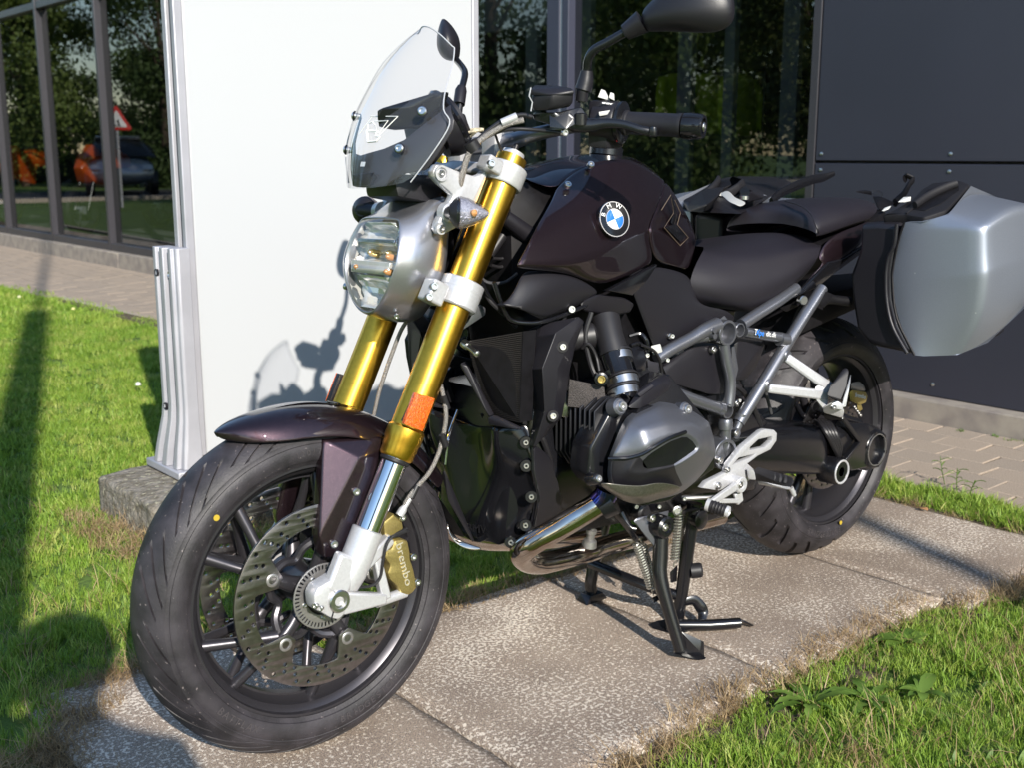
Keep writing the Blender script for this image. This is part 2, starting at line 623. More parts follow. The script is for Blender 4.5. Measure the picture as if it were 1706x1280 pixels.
def slab_mat():
    m = mat('lichen_concrete', (0.24, 0.20, 0.165), 0.88, bump=0.7, bump_s=420, bump_d=0.003)
    nt = m.node_tree; b = nt.nodes['Principled BSDF']
    tc = [n for n in nt.nodes if n.type == 'TEX_COORD'][0]
    def N(s, d, ro=0.5):
        n = nt.nodes.new('ShaderNodeTexNoise'); n.inputs['Scale'].default_value = s; n.inputs['Detail'].default_value = d
        n.inputs['Roughness'].default_value = ro
        nt.links.new(tc.outputs['Object'], n.inputs['Vector']); return n
    def ramp(sock, a, b_, c0=(0, 0, 0, 1), c1=(1, 1, 1, 1)):
        r = nt.nodes.new('ShaderNodeValToRGB'); r.color_ramp.elements[0].position = a; r.color_ramp.elements[1].position = b_
        r.color_ramp.elements[0].color = c0; r.color_ramp.elements[1].color = c1
        nt.links.new(sock, r.inputs[0]); return r
    def mixc(fac, a, c):
        x = nt.nodes.new('ShaderNodeMix'); x.data_type = 'RGBA'
        nt.links.new(fac, x.inputs[0])
        for s, v in ((6, a), (7, c)):
            if isinstance(v, tuple): x.inputs[s].default_value = (*v, 1)
            else: nt.links.new(v, x.inputs[s])
        return x.outputs[2]
    base = mixc(ramp(N(9, 5).outputs['Fac'], .35, .65).outputs[0], (0.33, 0.262, 0.205), (0.43, 0.35, 0.275))
    grit = mixc(ramp(N(420, 3).outputs['Fac'], .42, .62).outputs[0], base, (0.13, 0.105, 0.09))
    grit2 = mixc(ramp(N(560, 2).outputs['Fac'], .60, .66).outputs[0], grit, (0.50, 0.43, 0.36))
    # pale lichen: small ragged patches, denser in broad drifts
    v = N(135, 3.5, .62)
    w = N(3.2, 4)
    ad = nt.nodes.new('ShaderNodeMath'); ad.operation = 'MULTIPLY_ADD'
    ad.inputs[1].default_value = 0.42; nt.links.new(w.outputs['Fac'], ad.inputs[0]); nt.links.new(v.outputs['Fac'], ad.inputs[2])
    lf = ramp(ad.outputs[0], .765, .80)
    col = mixc(lf.outputs[0], grit2, (0.66, 0.60, 0.52))
    stain = nt.nodes.new('ShaderNodeMix'); stain.data_type = 'RGBA'; stain.blend_type = 'MULTIPLY'; stain.inputs[0].default_value = 1
    sr = ramp(N(1.9, 6, .6).outputs['Fac'], .34, .62, (.86, .83, .81, 1), (1.20, 1.17, 1.14, 1))
    nt.links.new(col, stain.inputs[6]); nt.links.new(sr.outputs[0], stain.inputs[7])
    nt.links.new(stain.outputs[2], b.inputs['Base Color'])
    return m


SLAB = slab_mat()
OLDCONC = mat('old_mossy_concrete', (0.27, 0.24, 0.20), 0.92, noise_s=38, col2=(0.13, 0.11, 0.075), bump=1.0, bump_s=90, bump_d=0.012, spots=(55, 0.60, (0.36, 0.33, 0.24)), detail=8)
PAVER = [mat('paver_%s' % k, c, 0.9, noise_s=220, noise_a=0.18, bump=0.5, bump_s=500, bump_d=0.002) for k, c in
         (('sand', (0.34, 0.275, 0.215)), ('grey', (0.325, 0.265, 0.21)), ('warm', (0.355, 0.285, 0.222)))]
KERBM = mat('pale_edging_concrete', (0.36, 0.31, 0.26), 0.9, noise_s=120, noise_a=0.15, bump=0.4, bump_s=300, bump_d=0.002)
PLINTHM = mat('plinth_concrete', (0.33, 0.29, 0.24), 0.9, noise_s=10, col2=(0.22, 0.19, 0.17), bump=0.5, bump_s=260, bump_d=0.003)
NAVY = mat('navy_cladding', (0.029, 0.030, 0.044), 0.42, noise_s=2, noise_a=0.05, spots=(240, 0.79, (0.2, 0.2, 0.24)))
FRAMEDK = mat('dark_window_frame', (0.050, 0.048, 0.056), 0.35, 0.2)
FRAMEBL = mat('blue_grey_door_frame', (0.042, 0.045, 0.070), 0.4)
WINDOW = glass('shop_window_glass', (0.48, 0.50, 0.50), 1.5, 0.10)
ALU = mat('pale_aluminium', (0.42, 0.42, 0.46), 0.45, 0.3, noise_s=9, noise_a=0.06, bump=0.15, bump_s=500, bump_d=0.001)
ALUD = mat('channel_aluminium', (0.30, 0.27, 0.25), 0.5, 0.3)
BOARDM = mat('white_board_face', (0.475, 0.49, 0.51), 0.38, spots=(46, 0.80, (0.6, 0.6, 0.6)))
ROOMW = mat('interior_grey', (0.20, 0.21, 0.22), 0.7)
ROOMD = mat('interior_dark', (0.05, 0.05, 0.055), 0.8)

lawn = mesh('lawn', [(-1.4, -400, -.030), (400, -400, -.030), (400, 400, -.030), (-1.4, 400, -.030)], [(0, 1, 2, 3)], SOIL)
tag(lawn, kind='structure')
ground = mesh('ground', [(-600, -600, -.10), (600, -600, -.10), (600, 600, -.10), (-600, 600, -.10)], [(0, 1, 2, 3)], ASPHALT)
tag(ground, kind='structure')

# --- concrete slabs of the path
path = box('path', (-.60, -.34, -.12), (1.90, .50, -.022), DIRT)
tag(path, kind='structure')


def slab(x0, x1, y0, y1, seed):
    rnd = random.Random(seed)
    V, n, m = [], 22, 18
    def edge(t, ph): return 0.006 * noise.noise(Vector((t * 14, ph, seed))) + 0.003 * noise.noise(Vector((t * 50, ph, seed)))
    for i in range(n + 1):
        for j in range(m + 1):
            u, v = i / n, j / m
            x = x0 + (x1 - x0) * u; y = y0 + (y1 - y0) * v
            if i in (0, n): x += edge(y, 1 + i)
            if j in (0, m): y += edge(x, 5 + j)
            z = 0.0012 * noise.noise(Vector((x * 9, y * 9, 0)))
            if i in (0, n) or j in (0, m): z -= 0.006
            V.append((x, y, z))
    F = [(i * (m + 1) + j, (i + 1) * (m + 1) + j, (i + 1) * (m + 1) + j + 1, i * (m + 1) + j + 1) for i in range(n) for j in range(m)]
    o = mesh('slab', V, F, SLAB, path, solid=0.06, off=-1, recalc=False)
    return o


xs = [-.585, .010, .646, 1.284, 1.86]
for k in range(4):
    slab(xs[k] + .004, xs[k + 1] - .004, (-.305, -.295, -.325, -.50)[k], (.47, .405, .405, .45)[k], k + 1)

# --- paved strip along the wall: each paver is a piece
pave = box('pavement', (-1.62, -20, -.12), (-.36, 6, -.0045), DIRT)
tag(pave, kind='structure')
PL, PWD = .168, .139


def lawn_edge(y): return -.86 + min(0, y) * -.058


def paver_mesh(seed, mt):
    rnd = random.Random(seed)
    bm = bmesh.new()
    bmesh.ops.create_cube(bm, size=1)
    for v in bm.verts:
        v.co = Vector((v.co.x * (PWD - .006), v.co.y * (PL - .006), v.co.z * .06 - .03))
        v.co += Vector((rnd.uniform(-1, 1), rnd.uniform(-1, 1), 0)) * .0025
    bmesh.ops.bevel(bm, geom=[e for e in bm.edges if all(v.co.z > -.01 for v in e.verts)], offset=.0022, segments=1, affect='EDGES')
    me = bpy.data.meshes.new('paver'); bm.to_mesh(me); bm.free()
    me.materials.append(mt)
    return me


pv = [paver_mesh(i, PAVER[i % 3]) for i in range(9)]
cells = []
nrow = 9
for r_ in range(nrow):
    xc = -1.60 + PWD * (r_ + .5)
    y = -16.0 + (r_ % 2) * PL / 2 + .012 * (r_ % 3)
    while y < 1.6:
        if xc < lawn_edge(y) + .05 and not (-3.6 < y < -0.95): cells.append((xc, y, r_))
        y += PL
cells.sort(key=lambda c: (Vector((c[0], c[1], 0)) - CAM).length)
far_geo = []
for i, (x, y, r_) in enumerate(cells):
    dz = random.uniform(-.0015, .0015)
    if i < 300:
        o = bpy.data.objects.new('paver', pv[random.randrange(9)])
        o.location = (x, y, dz); o.rotation_euler = (random.uniform(-.006, .006), random.uniform(-.006, .006), random.choice((0, math.pi)) + random.uniform(-.012, .012))
        link(o, pave)
    else:
        far_geo.append(box_geo((x, y, dz - .03), (PWD - .008, PL - .008, .06)))
V, F = join_geo(far_geo)
mesh('far_pavers', V, F, PAVER[0], pave, kind='stuff')
kerb_pts = [(lawn_edge(y) + .025, y) for y in (-16, -9, -5, -3, -1.5, 0, 1.6)]
for (xa, ya), (xb, yb) in zip(kerb_pts[:-1], kerb_pts[1:]):
    o = mesh('edging_strip', [(xa - .04, ya, -.08), (xa + .04, ya, -.08), (xb + .04, yb - .01, -.08), (xb - .04, yb - .01, -.08),
                              (xa - .04, ya, -.002), (xa + .04, ya, -.002), (xb + .04, yb - .01, -.002), (xb - .04, yb - .01, -.002)],
             [(0, 1, 2, 3), (4, 5, 6, 7), (0, 1, 5, 4), (1, 2, 6, 5), (2, 3, 7, 6), (3, 0, 4, 7)], KERBM, pave, bev=.004)

# ------------------------------------------------------------------ building
bld = empty('showroom_building', (-1.7, -4, 0))
tag(bld, 'dark motorcycle showroom with navy cladding panels and tall dark framed shop windows', 'building')
YL, YR = -20.0, 7.0
WX = -1.68
yy = YL
while yy < YR:      # plinth of long concrete blocks
    y1 = min(yy + 1.9, YR)
    box('plinth_block', (-1.98, yy + .003, -.1), (-1.600, y1 - .003, .086 if yy > -4.5 else .135), PLINTHM, bld, bev=.006)
    yy = y1
# cladding right of the shop window; joint at z = 1.007
for (y0, y1, z0, z1) in ((-1.172, 1.28, .088, 1.001), (-1.172, 1.28, 1.011, 3.3), (1.29, 3.7, .088, 1.001), (1.29, 3.7, 1.011, 3.3), (3.71, 7, .088, 1.001), (3.71, 7, 1.011, 3.3)):
    p = box('cladding_panel', (WX - .03, y0, z0), (WX, y1, z1), NAVY, bld, bev=.003)
    for zz_ in ((z0 + .05, z1 - .028) if z1 < 2 else (z0 + .028, z1 - .05)):
        k = 0
        while y0 + .03 + k * .575 < y1:
            V, F = lathe_geo([(-.001, .0075), (.003, .0075), (.0045, .004)], (WX, y0 + .03 + k * .575, zz_), (1, 0, 0), 10)
            mesh('screw', V, F, BOLTM, p)
            k += 1
box('backing_wall', (WX - .12, -1.17, .0), (WX - .04, YR, 3.3), ROOMD, bld)
box('corner_post', (WX - .10, -1.215, .09), (WX + .004, -1.176, 3.3), FRAMEDK, bld, bev=.003)
# right shop window and door frame
def pane(y0, y1, z0, z1):
    w = mesh('window_pane', [(WX - .05, y0, z0), (WX - .05, y1, z0), (WX - .05, y1, z1), (WX - .05, y0, z1)], [(0, 1, 2, 3)], WINDOW, bld)
    return w
pane(-2.695, -1.212, .09, 3.3)
pane(-3.60, -2.852, .09, 3.3)
box('door_post', (WX - .10, -2.852, .09), (WX - .0, -2.758, 3.3), FRAMEBL, bld, bev=.004)
box('door_post', (WX - .10, -2.738, .09), (WX - .0, -2.69, 3.3), FRAMEBL, bld, bev=.004)
box('door_post_highlight', (WX - .09, -2.757, .09), (WX - .006, -2.739, 3.3), ALU, bld)  # pale strip painted in for the highlight line on the door post
box('threshold', (WX - .12, -3.6, .086), (WX - .02, -1.21, .12), FRAMEDK, bld)
# glazing of the left front
ml = [-19.8, -18.2, -16.6, -15.0, -13.4, -12.0, -10.5, -8.95, -7.3, -5.75, -4.2, -3.6]
for y in ml:
    box('mullion', (WX - .10, y - .024, .135), (WX + .012, y + .024, 3.3), FRAMEDK, bld, bev=.004)
for a, b in zip(ml[:-1], ml[1:]):
    box('transom', (WX - .09, a + .025, 2.47), (WX + .006, b - .025, 2.54), FRAMEDK, bld, bev=.004)
    box('window_sill', (WX - .09, a + .025, .135), (WX + .008, b - .025, .205), FRAMEDK, bld, bev=.004)
    pane(a + .023, b - .023, .205, 2.47)
    pane(a + .023, b - .023, 2.54, 3.3)
box('fascia', (WX - .14, YL, 3.3), (WX + .03, YR, 4.3), NAVY, bld, bev=.01)
box('roof', (-9.2, YL, 4.3), (WX + .05, YR, 4.42), FRAMEDK, bld)
box('back_wall', (-9.2, YL, 0), (-9.1, YR, 4.3), ROOMD, bld)
box('side_wall', (-9.1, YL, 0), (WX - .15, YL + .1, 4.3), ROOMD, bld)
box('side_wall', (-9.1, YR - .1, 0), (WX - .15, YR, 4.3), ROOMD, bld)
box('room_floor', (-9.1, YL + .1, .0), (-1.98, YR - .1, .07), ROOMW, bld)
# interior of the entrance as seen through the glass
for (x, y0, y1, z0, z1, m_) in ((-3.1, -6.6, -4.3, 1.92, 3.2, ROOMW), (-3.1, -4.62, -4.5, .07, 1.92, ROOMW), (-3.0, -4.02, -3.86, .07, 3.2, ROOMW),
                                (-3.3, -3.36, -3.24, .07, 3.2, ROOMW), (-3.3, -2.98, -2.90, .07, 3.2, ROOMW), (-3.4, -2.62, -2.5, .07, 2.6, ROOMW)):
    box('partition', (x - .05, y0, z0), (x, y1, z1), m_, bld, bev=.004)
# ceiling lamps lit in the left room
LAMP = bpy.data.materials.new('lit_tube'); LAMP.use_nodes = True
LAMP.node_tree.nodes['Principled BSDF'].inputs['Emission Color'].default_value = (1, .97, .9, 1)
LAMP.node_tree.nodes['Principled BSDF'].inputs['Emission Strength'].default_value = 3
for i, (px_, py_, XX) in enumerate(((14, 133, -5.0), (49, 145, -5.0), (30, 118, -8.0))):
    lp_ = aX('F', px_, py_, XX)
    tag(box('tube_lamp', (XX, lp_.y - .45, lp_.z - .03), (XX + .1, lp_.y + .45, lp_.z + .03), LAMP), 'lit white tube lamp under the showroom ceiling, ' + ('leftmost of the three', 'nearest the white board', 'smallest and deepest in the room')[i], 'lamp', 'ceiling tube lamps')

# ------------------------------------------------------------------ white sign board on aluminium legs
bx0, bx1 = -.022, 1.012
sb = empty('sign_board', (1.03, -1.46, .1))
tag(sb, 'tall blank white sign board on a grey ribbed aluminium leg behind the motorcycle', 'sign board')
box('board_panel', (bx0, -1.492, .15), (bx1, -1.420, 1.57), BOARDM, sb, bev=.004)
for x0, x1 in ((bx1 + .001, bx1 + .028), (bx0 - .028, bx0 - .001)):
    box('edge_rail', (x0, -1.440, .15), (x1, -1.418, 1.575), ALU, sb, bev=.003)
    box('edge_rail', (x0, -1.495, .15), (x1, -1.470, 1.575), ALU, sb, bev=.003)
    box('edge_channel', (x0, -1.469, .15), (x1 - .014, -1.441, 1.57), ALUD, sb)
box('top_rail', (bx0, -1.495, 1.571), (bx1, -1.417, 1.59), ALU, sb, bev=.003)
for x in (bx1 + .030, bx0 - .030 - .05):
    # ribbed profile extruded upwards, with a wider foot
    prof = [(-1.60, .05), (-1.585, .056), (-1.56, .056), (-1.556, .044), (-1.526, .044), (-1.522, .056), (-1.487, .056), (-1.483, .036), (-1.452, .036), (-1.448, .052),
            (-1.42, .052), (-1.416, .042), (-1.40, .042), (-1.393, .035), (-1.393, .0), (-1.60, .0)]
    prof = [(-1.393 + (y + 1.393) * .66, dx) for y, dx in prof]
    lev = [(.126, 1.34), (.19, 1.22), (.27, 1.04), (.31, 1.0), (.55, 1.0), (.775, 1.0)]
    V, F = [], []
    for z, k in lev:
        for (y, dx) in prof: V.append((x + dx * (1 + (k - 1) * 1.3), -1.43 + (y + 1.43) * k, z))
    n = len(prof)
    for i in range(len(lev) - 1):
        for j in range(n): F.append((i * n + j, i * n + (j + 1) % n, (i + 1) * n + (j + 1) % n, (i + 1) * n + j))
    F.append(tuple(range(n))); F.append(tuple((len(lev) - 1) * n + j for j in range(n)))
    leg = mesh('leg', V, F, ALU, sb, angle=25, bev=.0025, bseg=2)
    V, F = lathe_geo([(-.10, .03), (.0, .03), (.012, .022), (.018, .01)], (x + .025, -1.54, .765), (0, 0, 1), 20)
    box('foot_plate', (x - .02, -1.60, .102), (x + .085, -1.368, .126), ALU, sb, bev=.004)
    for (y, z) in ((-1.435, .70), (-1.43, .235), (-1.50, .30), (-1.505, .70)):
        xx = x + (.044 if y > -1.46 else .053)
        lathe('leg_screw', [(-.002, .011), (.004, .011), (.005, .009), (.001, .006)], (xx, y, z), (1, 0, 0), BOLTM if y > -1.46 else BLACKP, sb, seg=14)


def rough_block(name, lo, hi, m_, parent=None, amp=.012, n=14):
    bm = bmesh.new()
    bmesh.ops.create_cube(bm, size=1)
    bmesh.ops.subdivide_edges(bm, edges=bm.edges, cuts=n, use_grid_fill=True)
    lo, hi = Vector(lo), Vector(hi)
    for v in bm.verts:
        p = Vector((lo.x + (v.co.x + .5) * (hi.x - lo.x), lo.y + (v.co.y + .5) * (hi.y - lo.y), lo.z + (v.co.z + .5) * (hi.z - lo.z)))
        c = (Vector((abs(v.co.x), abs(v.co.y), abs(v.co.z))) - Vector((.42, .42, .3)))
        nz = noise.noise_vector(p * 9) * amp + noise.noise_vector(p * 34) * amp * .5
        ed = sum(1 for q in v.co if abs(q) > .49)
        if ed >= 2: p -= Vector((math.copysign(1, v.co.x), math.copysign(1, v.co.y), math.copysign(1, v.co.z))) * .008 * ed / 2
        nz.z *= .4
        v.co = p + nz
    for f in bm.faces: f.smooth = True
    me = bpy.data.meshes.new(name); bm.to_mesh(me); bm.free()
    me.materials.append(m_)
    o = bpy.data.objects.new(name, me)
    return link(o, parent)


ft = rough_block('footing', (-.30, -1.64, -.1), (1.275, -1.20, .098), OLDCONC)
tag(ft, 'rough weathered concrete footing block under the leg of the white sign board', 'footing')
# ================================================================== MOTORCYCLE
bike = empty('motorcycle', (0, 0, 0))
tag(bike, 'dark brown motorcycle with gold forks, clear windscreen and silver panniers on its centre stand', 'motorcycle')

_bolt = None


def bolt_mesh():
    global _bolt
    if _bolt: return _bolt
    V, F = lathe_geo([(-.6, 1.0), (.45, 1.0), (.62, .86), (.62, .52), (.15, .46), (.15, .0001)], (0, 0, 0), (0, 0, 1), 16, caps=False)
    me = bpy.data.meshes.new('bolt')
    me.from_pydata([tuple(v) for v in V], [], F)
    bm = bmesh.new(); bm.from_mesh(me); bmesh.ops.recalc_face_normals(bm, faces=bm.faces)
    for f in bm.faces: f.smooth = True
    bm.to_mesh(me); bm.free()
    me.set_sharp_from_angle(angle=R(35))
    me.materials.append(BOLTM)
    _bolt = me
    return me


def bolt(p, n, r, parent, name='bolt'):
    o = bpy.data.objects.new(name, bolt_mesh())
    x, y, a = frame(n)
    o.matrix_world = Matrix(((x.x * r, y.x * r, a.x * r, p.x), (x.y * r, y.y * r, a.y * r, p.y), (x.z * r, y.z * r, a.z * r, p.z), (0, 0, 0, 1)))
    return link(o, parent)


def washer_bolt(p, n, r, parent):
    return bolt(p, n, r, parent)


NY = Vector((0, 1, 0))
NV = (CAM - Vector((.9, .15, .6))).normalized()      # a general outward direction for flank bolts
NF = Vector((.45, .89, .1)).normalized()

# ------------------------------------------------------------------ wheels


def tyre_geo(Rt, hw, prof_side, crown, phimax, N, ranges, skew, depth, T, gw=.165):
    """tread lines run along the grooves: the grid is skewed so that every groove follows its own columns"""
    per = 2 * math.pi / N
    cols = [0, .025, gw, gw + .025, .45, .72]
    S = [i / 20 for i in range(-20, 21)]
    rows = []
    nr = len(S)
    for s in S:
        ph = s * phimax
        rows.append((crown * math.sin(ph), Rt - crown * (1 - math.cos(ph)), s))
    side = [(y, r, 1.0) for y, r in prof_side]
    rows = [(-y, r, -1.0) for y, r, _ in side[::-1]] + rows + side
    V, F = [], []
    nc = N * len(cols)
    for (y, r, s) in rows:
        a = abs(s)
        sk = skew * (a ** 1.6)
        for k in range(N):
            lo, hi = ranges[k % len(ranges)][0 if s >= 0 else 1]
            for ci, c in enumerate(cols):
                th = (k + c) * per + sk + (per * .5 if s < 0 else 0) * min(1, a * 4)
                d = 0
                if ci in (1, 2) and lo < a < hi and a < .999:
                    d = depth * min(1, (a - lo) / .08, (hi - a) / .06)
                rr = r - d * math.cos(a * phimax)
                yy_ = y - math.copysign(d * math.sin(a * phimax), y)
                V.append(T @ Vector((rr * math.cos(th), yy_, rr * math.sin(th))))
    for i in range(len(rows) - 1):
        for j in range(nc):
            F.append((i * nc + j, i * nc + (j + 1) % nc, (i + 1) * nc + (j + 1) % nc, (i + 1) * nc + j))
    return V, F


def wheel(name, T, Rt, hw, crown, side, N, ranges, skew, rimw, bosses, spoke_r, hub, tdepth, gw=.165):
    ctr = T @ Vector((0, 0, 0))
    ax = (T.to_3x3() @ NY).normalized()
    w = rimw
    prof = [(w, .2225), (w + .003, .2235), (w + .003, .2185), (w - .004, .2165), (w - .008, .211), (w - .013, .2065), (w - .024, .2045), (w - .034, .197), (.010, .193), (-.010, .193), (-(w - .034), .197), (-(w - .024), .2045),
            (-(w - .013), .2065), (-(w - .008), .211), (-(w - .004), .2165), (-(w + .003), .2185), (-(w + .003), .2235), (-w, .2225), (-(w - .012), .213), (-(w - .022), .210), ((w - .022), .210), (w - .012, .213)]
    rim = lathe(name, prof, ctr, ax, RIMM, bike, seg=128, loop=True, angle=30)
    V, F = tyre_geo(Rt, hw, side, crown, R(60), N, ranges, skew, tdepth, T, gw)
    mesh('tyre', V, F, TYREM, rim, angle=24)
    return rim, ctr, ax


FT_ = SM @ Matrix.Translation((1.515, 0, .300))
RT_ = Matrix.Translation((0, 0, .3185))
fside = [(.0545, .2655), (.0566, .2618), (.0560, .2604), (.0580, .257), (.0592, .249), (.0585, .241), (.0555, .233), (.0548, .2318), (.0528, .2308), (.0500, .2265), (.0485, .2235)]
rside = [(.0855, .262), (.0872, .2592), (.0866, .2580), (.0890, .255), (.0898, .247), (.0885, .239), (.0840, .231), (.0780, .2260), (.0765, .2235)]
fwheel, fc, fa = wheel('front_wheel', FT_, .300, .060, .0625, fside, 38, [((.20, .95), (.20, .95)), ((.48, .97), (.48, .97)), ((.08, .80), (.08, .80))], -.40, .044, None, None, None, .0045)
rwheel, rc, ra = wheel('rear_wheel', RT_, .315, .090, .0965, rside, 30, [((.10, .80), (.10, .80)), ((.45, .97), (.45, .97))], .26, .070, None, None, None, .006, .24)


def wheel_pt(T, r, deg, y): return T @ Vector((r * math.cos(R(deg)), y, r * math.sin(R(deg))))


def text_arc(name, s, size, T, r, y, deg0, m_, parent, ax, step=None, flip=False):
    """letters set round a sidewall, reading clockwise as seen from the left side of the machine"""
    st = math.degrees((step or size * .72) / r)
    for i, ch in enumerate(s):
        if ch == ' ': continue
        d = deg0 + (-st if flip else st) * i
        p = wheel_pt(T, r, d, y)
        rad = (p - T @ Vector((0, y, 0))).normalized()
        upv = -rad if flip else rad
        xv = upv.cross(ax)
        text(name, ch, size, basis(p, xv, upv), m_, parent, .0003)


TYREL = mat('raised_tyre_lettering', (0.052, 0.046, 0.050), 0.5)
text_arc('tyre_lettering', '120/70ZR17', .014, FT_, .247, .0597, 84, TYREL, fwheel, fa)
text_arc('tyre_lettering', 'BATTLAX', .018, FT_, .246, .0597, 320, TYREL, fwheel, fa, flip=True)
text_arc('tyre_lettering', 'BRIDGESTONE', .018, FT_, .246, .0597, 262, TYREL, fwheel, fa, flip=True)
text_arc('tyre_lettering', 'BRIDGESTONE', .020, RT_, .245, .0902, 298, TYREL, rwheel, ra, flip=True)
pd = SI @ aS('z4', 487, 680, .058)
lathe('paint_dot', [(.0, .0052), (.0008, .0052)], SM @ Vector((pd.x, .0597, pd.z)), fa, YELLOWP, fwheel, seg=16)
pd = aY('y7', 880, 1006, .089)
lathe('paint_dot', [(.0, .0055), (.0016, .0055)], Vector((pd.x, .0895, pd.z)), ra, YELLOWP, rwheel, seg=16)

# front hub, spokes
V, F = lathe_geo([(-.066, .030), (-.066, .036), (-.050, .040), (-.025, .034), (.025, .034), (.050, .040), (.066, .036), (.066, .030)], fc, fa, 40)
hub = mesh('hub', V, F, RIMM, fwheel)
BD = [27.8, -44.2, -116.2, -188.2, -260.2]
for b in BD:
    for sgn in (1, -1):
        y = .052 * sgn
        tube('spoke', [wheel_pt(FT_, .030, b, y * .8), wheel_pt(FT_, .07, b, y), wheel_pt(FT_, .104, b, y * 1.0)], [.0165, .0125, .0135], RIMM, fwheel, seg=12, n=3, flat=.8)
        # web that links neighbouring bosses
        tube('web', [wheel_pt(FT_, .098, b, y * .95), wheel_pt(FT_, .082, b + 20, y * .8), wheel_pt(FT_, .066, b + 36, y * .7), wheel_pt(FT_, .082, b + 52, y * .8), wheel_pt(FT_, .098, b + 72, y * .95)], [.009, .008, .0075, .008, .009], RIMM, fwheel, seg=8, n=4)
    for db, yy_ in ((-1, .02), (27, -.02)):
        V, F = tube_geo([wheel_pt(FT_, .098, b + db * .2, .05), wheel_pt(FT_, .15, b + db * .75, .030), wheel_pt(FT_, .205, b + db, .008)], [.0125, .0085, .0110], 10, 3)
        mesh('spoke', V, F, RIMM, fwheel)
        V, F = tube_geo([wheel_pt(FT_, .098, b + db * .2, -.05), wheel_pt(FT_, .15, b + db * .75, -.030), wheel_pt(FT_, .205, b + db, -.008)], [.0115, .0080, .0110], 10, 3)
        mesh('spoke', V, F, RIMM, fwheel)


def disc(T, y, R0, R1, rb, bolts, parent, th=.005, hole_rows=((.129, 0), (.140, 1), (.151, 0)), nh=40, name='brake_disc', ax=fa, lobes=True):
    out = [(R1 * math.cos(t * 2 * math.pi / 160), R1 * math.sin(t * 2 * math.pi / 160)) for t in range(160)]
    inn = []
    for t in range(240):
        a = 360 * t / 240
        r = R0
        if lobes:
            for b in bolts:
                d = (a - b + 180) % 360 - 180
                k = abs(d)
                if k < 15: r = min(r, rb - .016 + (R0 - rb + .016) * max(0, (k - 6) / 9) ** 1.4)
        inn.append((r * math.cos(R(a)), r * math.sin(R(a))))
    holes = []
    for i in range(nh):
        for k, (rr, odd) in enumerate(hole_rows):
            if (i + k) % 3 == 2: continue
            a = (i + .5 * odd + .23 * k) * 2 * math.pi / nh
            holes.append([(rr * math.cos(a) + .0036 * math.cos(q * math.pi / 4), rr * math.sin(a) + .0036 * math.sin(q * math.pi / 4)) for q in range(8)])
    M3 = T @ Matrix.Translation((0, y, 0)) @ Matrix(((1, 0, 0, 0), (0, 0, -1, 0), (0, 1, 0, 0), (0, 0, 0, 1)))
    d = curve_mesh(name, [out, inn] + holes, th, .0006, DISCM, M3, parent)
    return d


for sgn in (1, -1):
    d = disc(FT_, .0695 * sgn, .124, .160, .101, BD, fwheel)
    for b in BD:
        p = wheel_pt(FT_, .101, b, (.0695 + .002) * sgn)
        lathe('disc_bobbin', [(-.006, .0115), (.0008, .0115), (.0018, .0100), (.0018, .0070), (.0002, .0062), (.0002, .0001)], p, fa * sgn, CARRIER, fwheel, seg=20, caps=False)
# brighter swept band edges are in the metal; ABS ring with slots
slots = []
for i in range(48):
    a = i * 2 * math.pi / 48
    c, s = math.cos(a), math.sin(a)
    slots.append([(r * c - t * s, r * s + t * c) for r, t in ((.0465, -.0013), (.0545, -.0015), (.0545, .0015), (.0465, .0013))])
ring = [(.0575 * math.cos(t * math.pi / 40), .0575 * math.sin(t * math.pi / 40)) for t in range(80)]
ringi = [(.033 * math.cos(t * math.pi / 20), .033 * math.sin(t * math.pi / 20)) for t in range(40)]
M3 = FT_ @ Matrix.Translation((0, .077, 0)) @ Matrix(((1, 0, 0, 0), (0, 0, -1, 0), (0, 1, 0, 0), (0, 0, 0, 1)))
curve_mesh('sensor_ring', [ring, ringi] + slots, .003, .0004, CARRIER, M3, fwheel)
lathe('hub_cap', [(.060, .045), (.0745, .043), (.0750, .030), (.095, .027), (.098, .02)], fc, fa, RIMM, fwheel, seg=36)
for k in range(5):
    bolt(wheel_pt(FT_, .038, 60 + 72 * k, .078), fa, .0045, fwheel, 'ring_bolt')

# ------------------------------------------------------------------ fork
FTOP = aS('F', 839, 298, .105)
FBOT = aS('F', 612, 885, .105)
FD = (FBOT - FTOP).normalized()


def fk(px_y):
    """point on the left fork axis at picture height px_y"""
    lo, hi_ = -.2, 1.4
    for _ in range(40):
        t = (lo + hi_) / 2
        p = FTOP + (FBOT - FTOP) * t
        q = p - CAM
        y = PH / 2 - FPX * q.dot(cu) / q.dot(cd)
        if y < px_y: lo = t
        else: hi_ = t
    return FTOP + (FBOT - FTOP) * lo


def both(fn):
    fn(lambda p: p, 1)
    fn(smir, -1)


T_cap, T_clampT, T_clampB, T_low0, T_low1, T_col0, T_col1, T_chr1 = fk(262), fk(277), fk(309), fk(468), fk(512), fk(716), fk(764), fk(890)


def seg_(p): return (p - FTOP).dot(FD)


